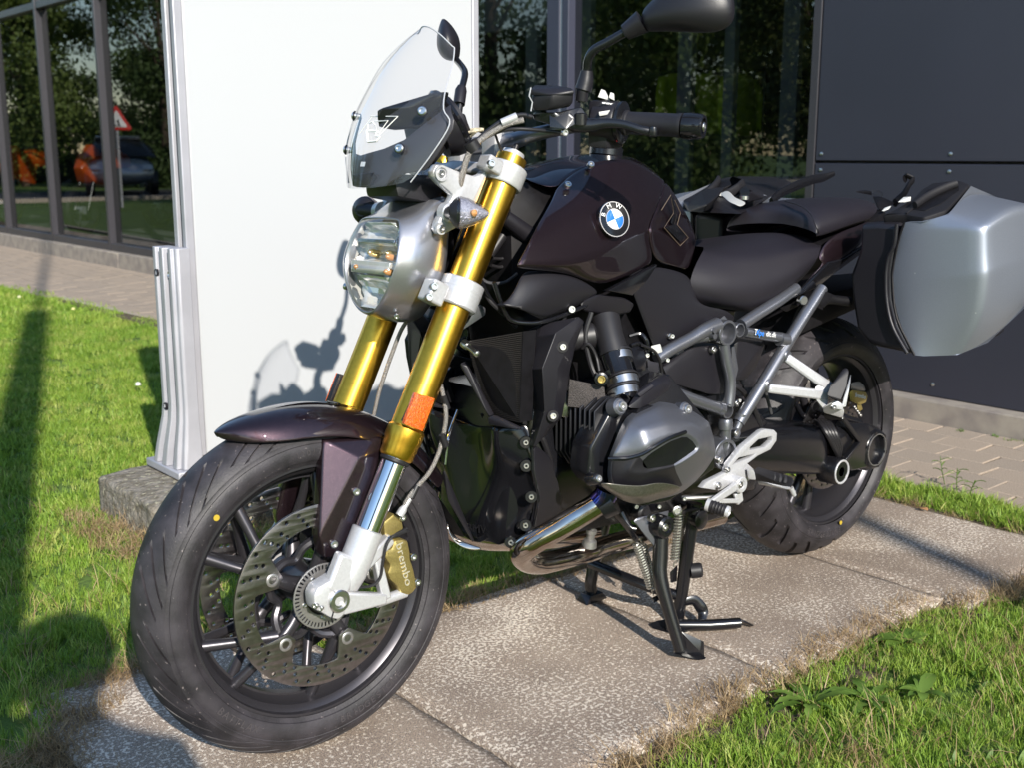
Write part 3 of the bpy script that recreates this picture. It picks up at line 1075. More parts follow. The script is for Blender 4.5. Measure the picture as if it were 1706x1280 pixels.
def fork_leg(mr, sg):
    a = mr(FTOP)
    d = (mr(FBOT) - a).normalized()
    s = lambda p: seg_(p)
    up = lathe('fork_tube', [(s(T_cap), .0275), (s(T_clampB), .0290), (s(T_low1), .0290), (s(T_col0) - .09, .0290), (s(T_col0) - .004, .0295), (s(T_col0), .0330), (s(T_col0) + .020, .0330), (s(T_col0) + .024, .0312),
                             (s(T_col0) + .034, .0312), (s(T_col0) + .037, .0300), (s(T_col1) - .004, .0300), (s(T_col1), .0275)], a, d, GOLD, bike, seg=48)
    lathe('cap', [(s(T_cap) - .010, .012), (s(T_cap) - .010, .020), (s(T_cap) - .003, .021), (s(T_cap), .024), (s(T_cap) + .004, .0262)], a, d, SILVER, up, seg=24)
    lathe('adjuster', [(s(T_cap) - .024, .005), (s(T_cap) - .008, .0055)], a, d, BLACKP, up, seg=14)
    lathe('fork_slider', [(s(T_col1) - .01, .0225), (s(T_chr1) + .03, .0225)], a, d, CHROME, bike, seg=40)
    lathe('seal', [(s(T_col1) + .0005, .0265), (s(T_col1) + .006, .0262), (s(T_col1) + .009, .0228)], a, d, RUBBERH, up, seg=32)
    # clamps
    ct = lathe('fork_clamp', [(s(T_clampT), .0340), (s(T_clampT) + .002, .0360), (s(T_clampB) - .003, .0360), (s(T_clampB), .034)], a, d, SILVER, bike, seg=40)
    lathe('clamp_groove', [(s(T_clampT) + .010, .0363), (s(T_clampT) + .0115, .0366), (s(T_clampT) + .013, .0363)], a, d, SILVER, ct, seg=40)
    cl = lathe('fork_clamp', [(s(T_low0), .0355), (s(T_low0) + .002, .0385), (s(T_low1) - .003, .0385), (s(T_low1), .0355)], a, d, SILVER, bike, seg=40)
    lathe('clamp_groove', [(s(T_low0) + .015, .0386), (s(T_low0) + .017, .0392), (s(T_low0) + .019, .0386)], a, d, SILVER, cl, seg=40)
    return ct, cl


fcl = {}
def _leg(mr, sg): fcl[sg] = fork_leg(mr, sg)
both(_leg)


def pinch(f, x, y, off, w, h, t, bolts, name='clamp_lug'):
    """clamp ear with bolts facing forwards-left; px centre"""
    def fn(mr, sg):
        p = aS(f, x, y, off)
        V, F = box_geo((0, 0, 0), (w, t, h))
        rot = SM.to_3x3() @ Matrix.Rotation(-RAKE, 3, 'Y')
        V = [mr(p + rot @ v) for v in V]
        o = mesh(name, V, F, SILVER, bike, bev=.004, angle=30)
        for (bx, by, bo) in bolts:
            q = aS(f, bx, by, bo)
            n_ = rot @ Vector((.25, 1, 0))
            n2 = n_ if sg == 1 else (mr(q + n_) - mr(q))
            bolt(mr(q), n2, .0068, o)
    both(fn)


pinch('z2', 690, 880, .120, .034, .040, .034, [(695, 838, .139), (660, 915, .139)])
pinch('z1', 1180, 1170, .118, .034, .026, .034, [(1187, 1158, .137)])
# top and lower yokes
def yoke(p, m_, th, r, fwd, name):
    q = SI @ p
    c = [(q.x - .01, -.115), (q.x + fwd, -.085), (q.x + fwd + .012, 0), (q.x + fwd, .085), (q.x - .01, .115), (q.x - .05, .085), (q.x - .085, .04), (q.x - .085, -.04), (q.x - .05, -.085)]
    rot = Matrix.Rotation(-RAKE, 3, 'Y')
    V = []
    for dz in (-th / 2, th / 2):
        for x, y in c:
            v = Vector((x - q.x, 0, dz))
            v = rot @ v
            V.append(SM @ (Vector((q.x, y, q.z)) + v))
    n = len(c)
    F = [tuple(range(n))[::-1], tuple(range(n, 2 * n))] + [(i, (i + 1) % n, n + (i + 1) % n, n + i) for i in range(n)]
    return mesh(name, V, F, m_, bike, bev=.004, angle=30)


yoke(fk(293), SILVER, .022, 0, .035, 'top_yoke')
yoke(fk(490), FRAMEM, .03, 0, .03, 'lower_yoke')
stem = lathe('steering_stem', [(0, .028), (.26, .028)], SM @ (Vector(((SI @ fk(296)).x - .055, 0, (SI @ fk(296)).z - .012))), FD, BLACKPAINT, bike, seg=24)

# fork foot: sleeve, axle clamp and caliper arms, both sides
def fork_foot(mr, sg):
    a = mr(FTOP); d = (mr(FBOT) - a).normalized()
    s0, s1 = seg_(fk(886)), seg_(fk(886)) + .055
    foot = lathe('fork_foot', [(s0 - .004, .0245), (s0 - .002, .0275), (s0 + .045, .0275), (s0 + .075, .0265), (s0 + .100, .021), (s0 + .108, .010)], a, d, SILVER, bike, seg=40)
    Q = lambda f, x, y, o: mr(aS(f, x, y, o))
    nrm = (mr(FTOP + SN) - mr(FTOP)).normalized()
    o1 = .128
    clampL = [(1052, 1008), (1105, 975), (1150, 1020), (1172, 1085), (1160, 1135), (1140, 1178), (1112, 1202), (1072, 1195), (1028, 1168), (990, 1150), (982, 1080), (1005, 1035)]
    P = [Q('z4', x, y, o1) for x, y in clampL]
    cl = poly3('axle_clamp', P, .036, SILVER, foot, bev=.006, rnd=.3, flip=(sum((P[i] - P[0]).cross(P[(i + 1) % len(P)] - P[0]).dot(nrm) for i in range(len(P))) < 0))
    bar('brace', Q('z4', 1160, 870, .112), Q('z4', 1085, 1060, .118), .046, .044, .024, nrm, SILVER, foot, bev=.006)
    bar('caliper_arm', Q('z4', 1125, 1030, .118), Q('z4', 1372, 782, .100), .024, .020, .020, nrm, SILVER, foot, bev=.004)
    bar('caliper_arm', Q('z4', 1130, 1112, .118), Q('z4', 1345, 1090, .112), .040, .018, .018, nrm, SILVER, foot, bev=.004)
    tube('caliper_arm', [Q('z4', 1300, 1112, .108), Q('z4', 1445, 1060, .100)], [.0095, .0095], SILVER, foot)
    bar('brace', Q('z4', 1292, 860, .104), Q('z4', 1345, 1090, .110), .015, .018, .018, nrm, SILVER, foot, bev=.003)
    pa = Q('z4', 1110, 1103, .128)
    lathe('axle', [(-.004, .0195), (.004, .0195), (.006, .0175), (.006, .0125), (.003, .0118), (.003, .0085), (-.004, .0078), (-.004, .0001)], pa, nrm, BOLTM, foot, seg=24, caps=False)
    for (x, y) in ((992, 1128), (1017, 1140)):
        bolt(Q('z4', x, y, .126), ((mr(FTOP + Vector((.8, .45, 0))) - mr(FTOP))).normalized(), .0055, foot)
    # slot of the pinch clamp
    bar('clamp_slot', Q('z4', 1085, 1150, .1285), Q('z4', 1073, 1198, .1285), .0022, .0022, .0012, nrm, BLACKP, foot, bev=0)
    # caliper
    cal = [(1395, 795), (1440, 790), (1462, 800), (1472, 850), (1478, 900), (1492, 945), (1500, 985), (1508, 1035), (1488, 1062), (1462, 1078), (1430, 1068), (1408, 1030), (1372, 1000), (1358, 965), (1372, 925), (1345, 885), (1352, 845), (1380, 838)]
    P = [Q('z4', x, y, .112) for x, y in cal]
    fl = sum((P[i] - P[0]).cross(P[(i + 1) % len(P)] - P[0]).dot(nrm) for i in range(len(P))) < 0
    c = poly3('brake_caliper', P, .036, CALGOLD, bike, bev=.006, rnd=.2, flip=fl)
    P = [Q('z4', x, y, .086) for x, y in cal]
    poly3('caliper_half', P, .034, CALGOLD, c, bev=.004, rnd=.2, flip=fl)
    blk = [(1338, 705), (1392, 660), (1432, 690), (1440, 735), (1412, 778), (1395, 830), (1345, 800)]
    P = [Q('z4', x, y, .098) for x, y in blk]
    poly3('mount_block', P, .03, CALGOLD, c, bev=.004, rnd=.15, flip=fl)
    for (x, y, o) in ((1432, 680, .1), (1487, 880, .108), (1508, 1008, .106), (1192, 1002, .105)):
        bolt(Q('z4', x, y, o), nrm, .0065, c)
    if sg == 1:
        o_ = aS('z4', 1440, 918, .1128)
        xd = aS('z4', 1462, 1010, .1128) - aS('z4', 1420, 830, .1128)
        text('lettering', 'brembo', .021, basis(o_, xd, SN.cross(xd)), mat('caliper_lettering', (.62, .58, .45), .4, .5), c, .0006, xs=1.25)
        tube('sensor_wire', PS('z4', [(1455, 735, .118), (1385, 775, .122), (1352, 820, .122), (1335, 900, .120), (1320, 985, .118), (1280, 1025, .116), (1210, 1035, .116), (1180, 1040, .116)]), .0026, RUBBERH, c, n=4, seg=8)
        hull('wire_clip', PS('z4', [(1365, 775, .124), (1445, 740, .124), (1470, 750, .124), (1378, 790, .124), (1365, 775, .115), (1445, 740, .115), (1470, 750, .115), (1378, 790, .115)]), RUBBERH, c, bev=.001)


both(fork_foot)
# reflector on the fork
def refl(mr, sg):
    A = [(1503, 45), (1600, 75), (1537, 243), (1443, 205)]
    n_ = SN
    P = [mr(aS('z4', x, y, .138)) for x, y in A]
    o = hull('reflector', P + [mr(aS('z4', x, y, .138) - n_ * (.010 if sg == 1 else .002)) for x, y in A], ORANGE, bike, bev=.002 if sg == 1 else .0005)
    if sg == -1: hull('reflector_case', [mr(aS('z4', x, y, .138) - n_ * k) for x, y in A for k in (.0025, .016)], BLACKP, o, bev=.001)
    hull('reflector_base', [p2 for p2 in [mr(aS('z4', 1517, 60, .138) - n_ * k) for k in (.009, .018)] + [mr(aS('z4', 1590, 85, .138) - n_ * k) for k in (.009, .018)] + [mr(aS('z4', 1530, 225, .138) - n_ * k) for k in (.009, .018)] + [mr(aS('z4', 1455, 195, .138) - n_ * k) for k in (.009, .018)]], BLACKP, o, bev=0)


both(refl)

# brake hose with braided cover, left; and the one to the right caliper
def hose(name, pts, r=.0042):
    h = tube(name, pts, r, BRAID, bike, n=8, seg=10)
    return h


BRAID = mat('braided_hose', (0.30, 0.28, 0.26), 0.35, 0.6, bump=1.0, bump_s=900, bump_d=0.002, noise_s=900, noise_a=0.5)
h = hose('brake_hose', PS('z3', [(815, 395, .10), (840, 480, .115), (860, 580, .125), (865, 680, .125), (845, 800, .120), (810, 930, .115), (745, 1060, .112), (650, 1170, .112), (585, 1260, .112)]) + PS('z4', [(1440, 630, .112), (1412, 668, .11)]))
for (x, y) in ((862, 560), (850, 830), (640, 1195)):
    p = aS('z3', x, y, .124 if y < 1000 else .112)
    lathe('hose_collar', [(-.012, .0058), (.012, .0058)], p, (0.35, 0, .93) if y < 1000 else (-.55, 0, .8), RUBBERH, h, seg=12)
lathe('hose_fitting', [(-.022, .0050), (-.006, .0052), (.0, .0075), (.012, .0075)], aS('z4', 1435, 640, .112), aS('z4', 1412, 672, .112) - aS('z4', 1450, 610, .112), SILVER, h, seg=14)
tube('brake_pipe', PS('z3', [(950, 615, .05), (905, 730, .06), (880, 820, .07), (860, 1000, .07)]), .0025, CHROME, bike, n=4, seg=8)
hose('brake_hose', PS('z3', [(585, -20, -.03), (540, 60, -.04), (490, 190, -.05), (440, 330, -.06), (390, 490, -.065), (360, 620, -.07), (340, 700, -.075)]), .0038)

# ------------------------------------------------------------------ front fender
def fender():
    rows = []
    st = [(64, .004, .326), (67, .030, .326), (71, .050, .326), (78, .066, .324), (88, .072, .322), (100, .072, .321), (112, .071, .321), (124, .070, .321), (136, .069, .322), (146, .066, .323), (152, .058, .324)]
    us = [-1, -.86, -.6, -.3, 0, .3, .6, .86, 1]
    for (d, w, r) in st:
        row = []
        for u in us:
            y = w * u
            drop = .034 * (w / .07) ** 1.3 * abs(u) ** 2.6 + (.012 if abs(u) > .95 else 0)
            rr = r - drop
            row.append(FT_ @ Vector((rr * math.cos(R(d)), y, rr * math.sin(R(d)))))
        rows.append(row)
    fd = grid('front_fender', rows, PAINT, bike, sub=2, solid=.003, off=0)
    def side(mr, sg):
        # skirt that runs down along the fork leg: front face and outer face meet in a ridge
        A = [('z4', 1030, 285, .060), ('z4', 1330, 270, .070), ('z4', 1215, 378, .088), ('z4', 1335, 330, .080), ('z4', 1012, 775, .089), ('z4', 1040, 885, .088), ('z4', 1128, 878, .086), ('z4', 970, 765, .066), ('z4', 988, 850, .068), ('z4', 1290, 480, .087)]
        P = [mr(aS(*p)) for p in A]
        inner = [mr(aS(*p) - SN * .020) for p in A[:6]]
        o = hull('fender_bracket', P + inner, PAINT, fd, bev=.012, bseg=4)
        for (x, y) in ((1198, 548), (1085, 815)):
            q = aS('z4', x, y, .089)
            n_ = (mr(q + SN + Vector((.1, 0, 0))) - mr(q)).normalized()
            bolt(mr(q), n_, .0068, fd)
    both(side)
    for (d, y) in ((104, 0.0),):
        p = FT_ @ Vector((.3225 * math.cos(R(d)), y, .3225 * math.sin(R(d))))
        n_ = (p - fc).normalized()
        lathe('fender_plug', [(-.002, .012), (.001, .012), (.0015, .009), (-.001, .008)], p, n_, BLACKGLOSS, fd, seg=20)
    # grey stripe sticker along the middle of the fender
    V, F = [], []
    n = 16
    for i in range(n + 1):
        d = 79 + (112 - 79) * i / n
        for y in (-.032, .006):
            rr = .3226 - .034 * (abs(y) / .072) ** 2.6
            V.append(FT_ @ Vector((rr * math.cos(R(d)), y, rr * math.sin(R(d)))))
    F = [(2 * i, 2 * i + 1, 2 * i + 3, 2 * i + 2) for i in range(n)]
    mesh('stripe', V, F, GREYP, fd)
    return fd


fender()

# ------------------------------------------------------------------ headlamp
def headlamp():
    T0 = SI @ aS('z2', 322, 350, 0)
    T1 = SI @ aS('z2', 214, 1036, 0)
    # half width of the lens along its height, with forward bulge (0 top, 1 bottom)
    prof = [(0.0, .050, 0), (.03, .060, .002), (.18, .072, .010), (.36, .080, .016), (.52, .079, .018), (.68, .068, .016), (.82, .052, .011), (.93, .033, .005), (.985, .015, .001)]
    def cen(t): return T0.lerp(T1, t)
    dv = (T1 - T0).normalized()
    nf = Vector((dv.z, 0, -dv.x))
    if nf.x < 0: nf = -nf
    left = [(cen(t) + nf * b * .55, w * 1.10) for t, w, b in prof]
    lens = [Vector((c.x, w, c.z)) for c, w in left] + [Vector((c.x, -w, c.z)) for c, w in left[::-1]]
    mid = sum(lens, Vector()) / len(lens)
    n = len(lens)
    def ring_(k, back, up=0, wid=1.0):
        out = []
        for i, p in enumerate(lens):
            q = mid + (p - mid) * k
            q.y *= wid
            t = prof[min(i, n - 1 - i)][0]
            q += -nf * back * (1.0 - .10 * t) + Vector((0, 0, up * max(0, 1 - t * 2.2)))
            out.append(SM @ q)
        return out
    sh = grid('headlamp', [ring_(.93, .016), ring_(.955, .002), ring_(1.0, -.003), ring_(1.045, .003), ring_(1.10, .030, .010, 1.03), ring_(1.12, .065, .040, 1.03), ring_(1.06, .100, .058, 1.0), ring_(.93, .118, .062, .93), ring_(.6, .125, .045, .8)], HEADM, bike,
              wrap=True, sub=2, solid=0, crow=(2, 3, 4), cw=.35)
    grid('lamp_back', [ring_(.62, .12, .045, .8), ring_(.5, .16, .05, .8), ring_(.2, .165, .05, .8)], INNER, sh, wrap=True, sub=1, solid=0)
    # clear lens: domed
    def dome(k, fwd): return [SM @ ((mid + (p - mid) * k) + nf * fwd) for p in lens]
    V = [p for r_ in (dome(.99, .000), dome(.90, .012), dome(.6, .020), dome(.25, .023)) for p in r_] + [SM @ (mid + nf * .024)]
    F = []
    for i in range(3):
        for j in range(n): F.append((i * n + j, i * n + (j + 1) % n, (i + 1) * n + (j + 1) % n, (i + 1) * n + j))
    for j in range(n): F.append((3 * n + j, 3 * n + (j + 1) % n, 4 * n))
    mesh('lens', V, F, LENS, sh, sub=1)
    # bowl with reflectors behind the lens
    V = [p for r_ in (dome(.95, -.004), dome(.88, -.035), dome(.5, -.055)) for p in r_] + [SM @ (mid - nf * .058)]
    F = []
    for i in range(2):
        for j in range(n): F.append((i * n + j, i * n + (j + 1) % n, (i + 1) * n + (j + 1) % n, (i + 1) * n + j))
    for j in range(n): F.append((2 * n + j, 2 * n + (j + 1) % n, 3 * n))
    mesh('bowl', V, F, REFLECTOR, sh, angle=12)
    L = lambda t, y, b: SM @ (cen(t) + Vector((0, y, 0)) + nf * b)
    # upper reflector scoops, divider, lower reflector
    def scoop(t0, t1, w0, w1, b, cup, name, m_=REFLECTOR):
        rows = []
        for i in range(7):
            t = t0 + (t1 - t0) * i / 6
            row = []
            for j in range(9):
                u = -1 + 2 * j / 8
                w = w0 + (w1 - w0) * i / 6
                z = cup * (1 - (2 * i / 6 - 1) ** 2) * (1 - .7 * u * u)
                row.append(L(t, w * u, b - z + .004 * ((j + i) % 2)))
            rows.append(row)
        return grid(name, rows, m_, sh, sub=0, solid=.001, angle=10)
    scoop(.05, .24, .050, .064, .000, .026, 'upper_reflector')
    scoop(.25, .47, .064, .068, .000, .034, 'upper_reflector')
    scoop(.60, .93, .060, .026, -.002, .040, 'lower_reflector')
    bar('divider', L(.245, -.062, .003), L(.245, .062, .003), .007, .007, .004, SM.to_3x3() @ nf, CHROME, sh, bev=.001)
    bar('divider', L(.485, -.066, .006), L(.485, .066, .006), .010, .010, .006, SM.to_3x3() @ nf, REFLECTOR, sh, bev=.001)
    ridg = grid('ribbed_strip', [[L(.50, -.066 + .132 * j / 40, .006 + .004 * (j % 2)) for j in range(41)], [L(.585, -.060 + .12 * j / 40, .006 + .004 * (j % 2)) for j in range(41)]], REFLECTOR, sh, sub=0, solid=.001, angle=5)
    for (t, y) in ((.53, -.045), (.40, .056), (.55, .058)):
        lathe('bulb', [(-.01, .006), (.004, .006), (.009, .003), (.010, .0001)], L(t, y, .004), SM.to_3x3() @ nf, AMBER, sh, seg=12)
    for y in (-.03, .03):
        lathe('bulb', [(-.012, .007), (.012, .007), (.018, .004), (.019, .0001)], L(.36, y, -.020), SM.to_3x3() @ nf, GOLDB, sh, seg=14)
    for (x, y) in ((430, 1052),):
        bolt(aS('z2', x, y, .052), Vector((.5, .8, -.2)), .005, sh)


GOLDB = mat('warm_reflection_glass', (.75, .55, .22), 0.15, 0.8)
headlamp()
# dark neck between lamp and screen
hull('lamp_neck', [SM @ Vector(v) for v in ((1.325, .055, .965), (1.325, -.055, .965), (1.24, .06, .95), (1.24, -.06, .95), (1.33, .05, 1.005), (1.33, -.05, 1.005), (1.22, .055, 1.0), (1.22, -.055, 1.0))], BLACKP, bike, bev=.01)

# ------------------------------------------------------------------ windscreen
def screen():
    lv = [((697, 55, -.046), (753, 76, .056), .014), ((684, 59, -.056), (757, 82, .061), .018), ((640, 102, -.085), (753, 112, .082), .030), ((609, 155, -.115), (742, 150, .107), .042), ((589, 198, -.138), (739, 182, .135), .055),
          ((577, 245, -.150), (749, 206, .150), .062), ((577, 276, -.142), (722, 252, .132), .058), ((581, 304, -.120), (684, 303, .100), .048)]
    rows, drows = [], []
    for (l, r_, b) in lv:
        A, B = aY('F', *l), aY('F', *r_)
        row, dr = [], []
        for k in range(9):
            c = -1 + k / 4
            p = A.lerp(B, (c + 1) / 2)
            p = p + Vector((b * (1 - c * c) * .95, 0, (.020, .014, .004, -.004, -.008, -.010, -.010, -.010)[len(rows)] * (1 - c * c)))
            row.append(p)
            dr.append(p + Vector((-.010, 0, .0)))
        rows.append(row); drows.append(dr)
    w = grid('windscreen', rows, SCREEN, bike, sub=2, solid=0, crow=(), ccol=(0, 8), cw=.5)
    # polished rim of the sheet
    rim_ = [r_[0] for r_ in rows[::-1]] + rows[0][2:-1:2] + [r_[-1] for r_ in rows]
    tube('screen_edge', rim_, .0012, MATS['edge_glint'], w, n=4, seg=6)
    # grey panel behind the lower part, with a deep notch in its upper edge
    fr_ = lambda row, t: row
    def lerp_row(t):
        t += 1; i = min(int(t), 6); k = t - i
        return [a.lerp(b, k) for a, b in zip(drows[i], drows[i + 1])]
    top = [2.9, 3.7, 4.35, 4.5, 4.45, 4.4, 4.2, 3.5, 2.75]
    V, F = [], []
    NL = 7
    for i in range(NL):
        for j in range(9):
            t = top[j] + ((5.95 if 1 < j < 7 else 5.6) - top[j]) * i / (NL - 1)
            V.append(lerp_row(min(t, 5.99))[j] * 1.0 + Vector((-.004, 0, 0)))
    for i in range(NL - 1):
        for j in range(8): F.append((i * 9 + j, i * 9 + j + 1, (i + 1) * 9 + j + 1, (i + 1) * 9 + j))
    pn = mesh('screen_panel', V, F, GREYT, bike, solid=.004, off=0, angle=25, bev=.0015)
    hull('chin_vent', [lerp_row(5.35)[3] + Vector((.010, 0, 0)), lerp_row(5.35)[5] + Vector((.010, .01, 0)), lerp_row(5.9)[3] + Vector((.006, 0, 0)), lerp_row(5.9)[5] + Vector((.006, 0, 0)), lerp_row(5.35)[3] - Vector((.03, 0, 0)), lerp_row(5.9)[5] - Vector((.03, 0, 0))], BLACKP, pn, bev=.003)
    for (x, y, Y, n_) in ((697, 787, .122, (.75, .6, .25)), (535, 1052, .085, (.8, .5, .2)), (215, 822, -.139, (.6, -.7, .1)), (156, 1062, -.15, (.6, -.7, .1))):
        p = aY('z1', x, y, Y)
        b = lathe('screen_bolt', [(-.012, .0048), (.0, .0075), (.0025, .0075), (.004, .0058), (.004, .0034), (.002, .003), (.002, .0001)], p, n_, BOLTM, w, seg=18, caps=False)
        lathe('grommet', [(-.002, .0092), (.0005, .0092)], p, n_, BLACKP, w, seg=18)
    # printed mark on the sheet: white outline strokes
    def stroke(pts, closed=True, wd=.0021):
        P = []
        for x, y in pts:
            f_ = fr('z1', x, y)
            # drop the pixel on the sheet: nearest of the sampled sheet points along the ray
            v = ray(*f_)
            best = None
            for i in range(7):
                for j in range(8):
                    a, b_, c_ = rows[i][j], rows[i][j + 1], rows[i + 1][j]
                    nn = (b_ - a).cross(c_ - a)
                    if abs(v.dot(nn)) < 1e-9: continue
                    s = (a - CAM).dot(nn) / v.dot(nn)
                    h_ = CAM + v * s
                    d_ = (h_ - (a + rows[i + 1][j + 1]) / 2).length
                    if best is None or d_ < best[0]: best = (d_, h_)
            P.append(best[1] + Vector((.0025, .001, 0)))
        if closed: P.append(P[0])
        tube('printed_mark', P, wd, WHITEP, w, seg=5)
    stroke([(310, 925), (385, 930), (375, 965), (400, 970), (380, 1000), (318, 1005)])
    stroke([(318, 880), (350, 865), (370, 885), (385, 945), (320, 930)], wd=.0011)
    stroke([(345, 862), (460, 855), (395, 945)], False, .0010)
    stroke([(335, 825), (530, 825), (395, 960)], False, .0010)
    stroke([(255, 950), (345, 830)], False, .0008)
    hull('printed_block', [Vector(p) for p in []] or [lerp_row(4.85)[4] + Vector((.0035, -.012, 0)), lerp_row(4.85)[4] + Vector((.0035, .002, 0)), lerp_row(5.05)[4] + Vector((.0035, -.012, 0)), lerp_row(5.05)[4] + Vector((.0035, .002, 0)), lerp_row(4.95)[4] + Vector((.0025, -.006, 0))], WHITEP, w, bev=0)


CLEARL = glass('clear_ribbed_lens', (0.80, 0.80, 0.84), 1.5, 0.06)
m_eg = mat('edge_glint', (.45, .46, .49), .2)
screen()
# instrument pod behind the screen
ip = aY('z1', 870, 880, .03)
pod = lathe('instrument_pod', [(-.030, .030), (-.026, .050), (-.010, .058), (.0, .060), (.004, .056), (.006, .050), (.022, .046), (.024, .0001)], ip, (-.78, .30, .50), BLACKP, bike, seg=40)
lathe('pod_rim', [(.001, .0605), (.006, .063), (.012, .0605)], ip, (-.78, .30, .50), BLACKGLOSS, pod, seg=40)
hull('instrument', PY('z1', [(375, 785, .02), (400, 768, .03), (575, 765, .06), (600, 742, .06), (780, 655, .09), (842, 665, .10), (800, 900, .09), (500, 925, .03), (380, 905, .02)]) + [p + Vector((-.05, -.02, .01)) for p in PY('z1', [(400, 785, .02), (780, 680, .09), (500, 925, .03)])], BLACKGLOSS, bike, bev=.006)
hull('pod_bracket', [ip + Vector(v) for v in ((0, -.12, -.03), (0, .02, -.03), (.03, -.10, .03), (.03, .02, .035), (.06, -.02, -.08), (.06, .03, -.08), (-.02, -.10, -.06))], INNER, bike, bev=.008)

# ------------------------------------------------------------------ headlamp brackets, indicators
def bracket(mr, sg):
    A = [(690, 20), (715, -30), (770, -25), (860, 15), (985, 55), (1035, 40), (1055, 15), (1085, 30), (1010, 230), (955, 330), (905, 400), (770, 470), (735, 470), (715, 430), (725, 380), (745, 340), (835, 190), (790, 150), (740, 110), (695, 60)]
    P = [mr(aS('z2', x, y, .112)) for x, y in A]
    nrm = (mr(FTOP + SN) - mr(FTOP)).normalized()
    fl = sum((P[i] - P[0]).cross(P[(i + 1) % len(P)] - P[0]).dot(nrm) for i in range(len(P))) < 0
    o = poly3('lamp_bracket', P, .020, SILVER, bike, bev=.0045, rnd=.2, flip=fl)
    p = mr(aS('z2', 747, 35, .113))
    lathe('bracket_boss', [(-.002, .0135), (.003, .0135), (.003, .010), (-.002, .009)], p, nrm, SILVER, o, seg=24)
    bolt(p, nrm, .0062, o)
    p2 = mr(aS('z2', 742, 427, .114))
    lathe('bracket_boss', [(-.002, .0105), (.003, .0105), (.003, .0085)], p2, nrm, SILVER, o, seg=24)
    bolt(p2 + nrm * .003, nrm, .0065, o)
    lathe('indicator_boss', [(-.01, .018), (.006, .017), (.010, .013)], mr(aS('z2', 800, 315, .112)), nrm, SILVER, o, seg=24)
    # indicator: teardrop clear lens on a black stalk
    ps, pt = mr(aS('z2', 800, 318, .118)), mr(aS('z2', 860, 312, .155))
    ind = tube('indicator', [ps, pt], [.011, .015], BLACKP, bike, seg=16)
    a = mr(aS('z2', 838, 312, .150)); b = mr(aS('z2', 1112, 325, .182))
    d = (b - a)
    L_ = d.length
    prof = [(0, .016), (.05 * L_, .0255), (.15 * L_, .0275), (.35 * L_, .0250), (.65 * L_, .0160), (.9 * L_, .006), (L_, .0014)]
    V, F = lathe_geo([(h_, r_) for h_, r_ in prof], a, d, 24)
    mesh('indicator_lens', V, F, SMOKE if sg == -1 else CLEARL, ind, angle=60)
    V, F = lathe_geo([(.004, .012), (.13 * L_, .0245), (.36 * L_, .0220), (.65 * L_, .0130), (.9 * L_, .003)], a, d, 18)
    mesh('indicator_reflector', V, F, FACET, ind, angle=10)
    lathe('bulb', [(0, .006), (.012, .006), (.016, .002)], a + d * .3 + nrm * .014, nrm, AMBER, ind, seg=10)
    lathe('indicator_back', [(-.008, .012), (.000, .022), (.006, .0265), (.007, .0255)], a, d, BLACKP, ind, seg=24)


both(bracket)
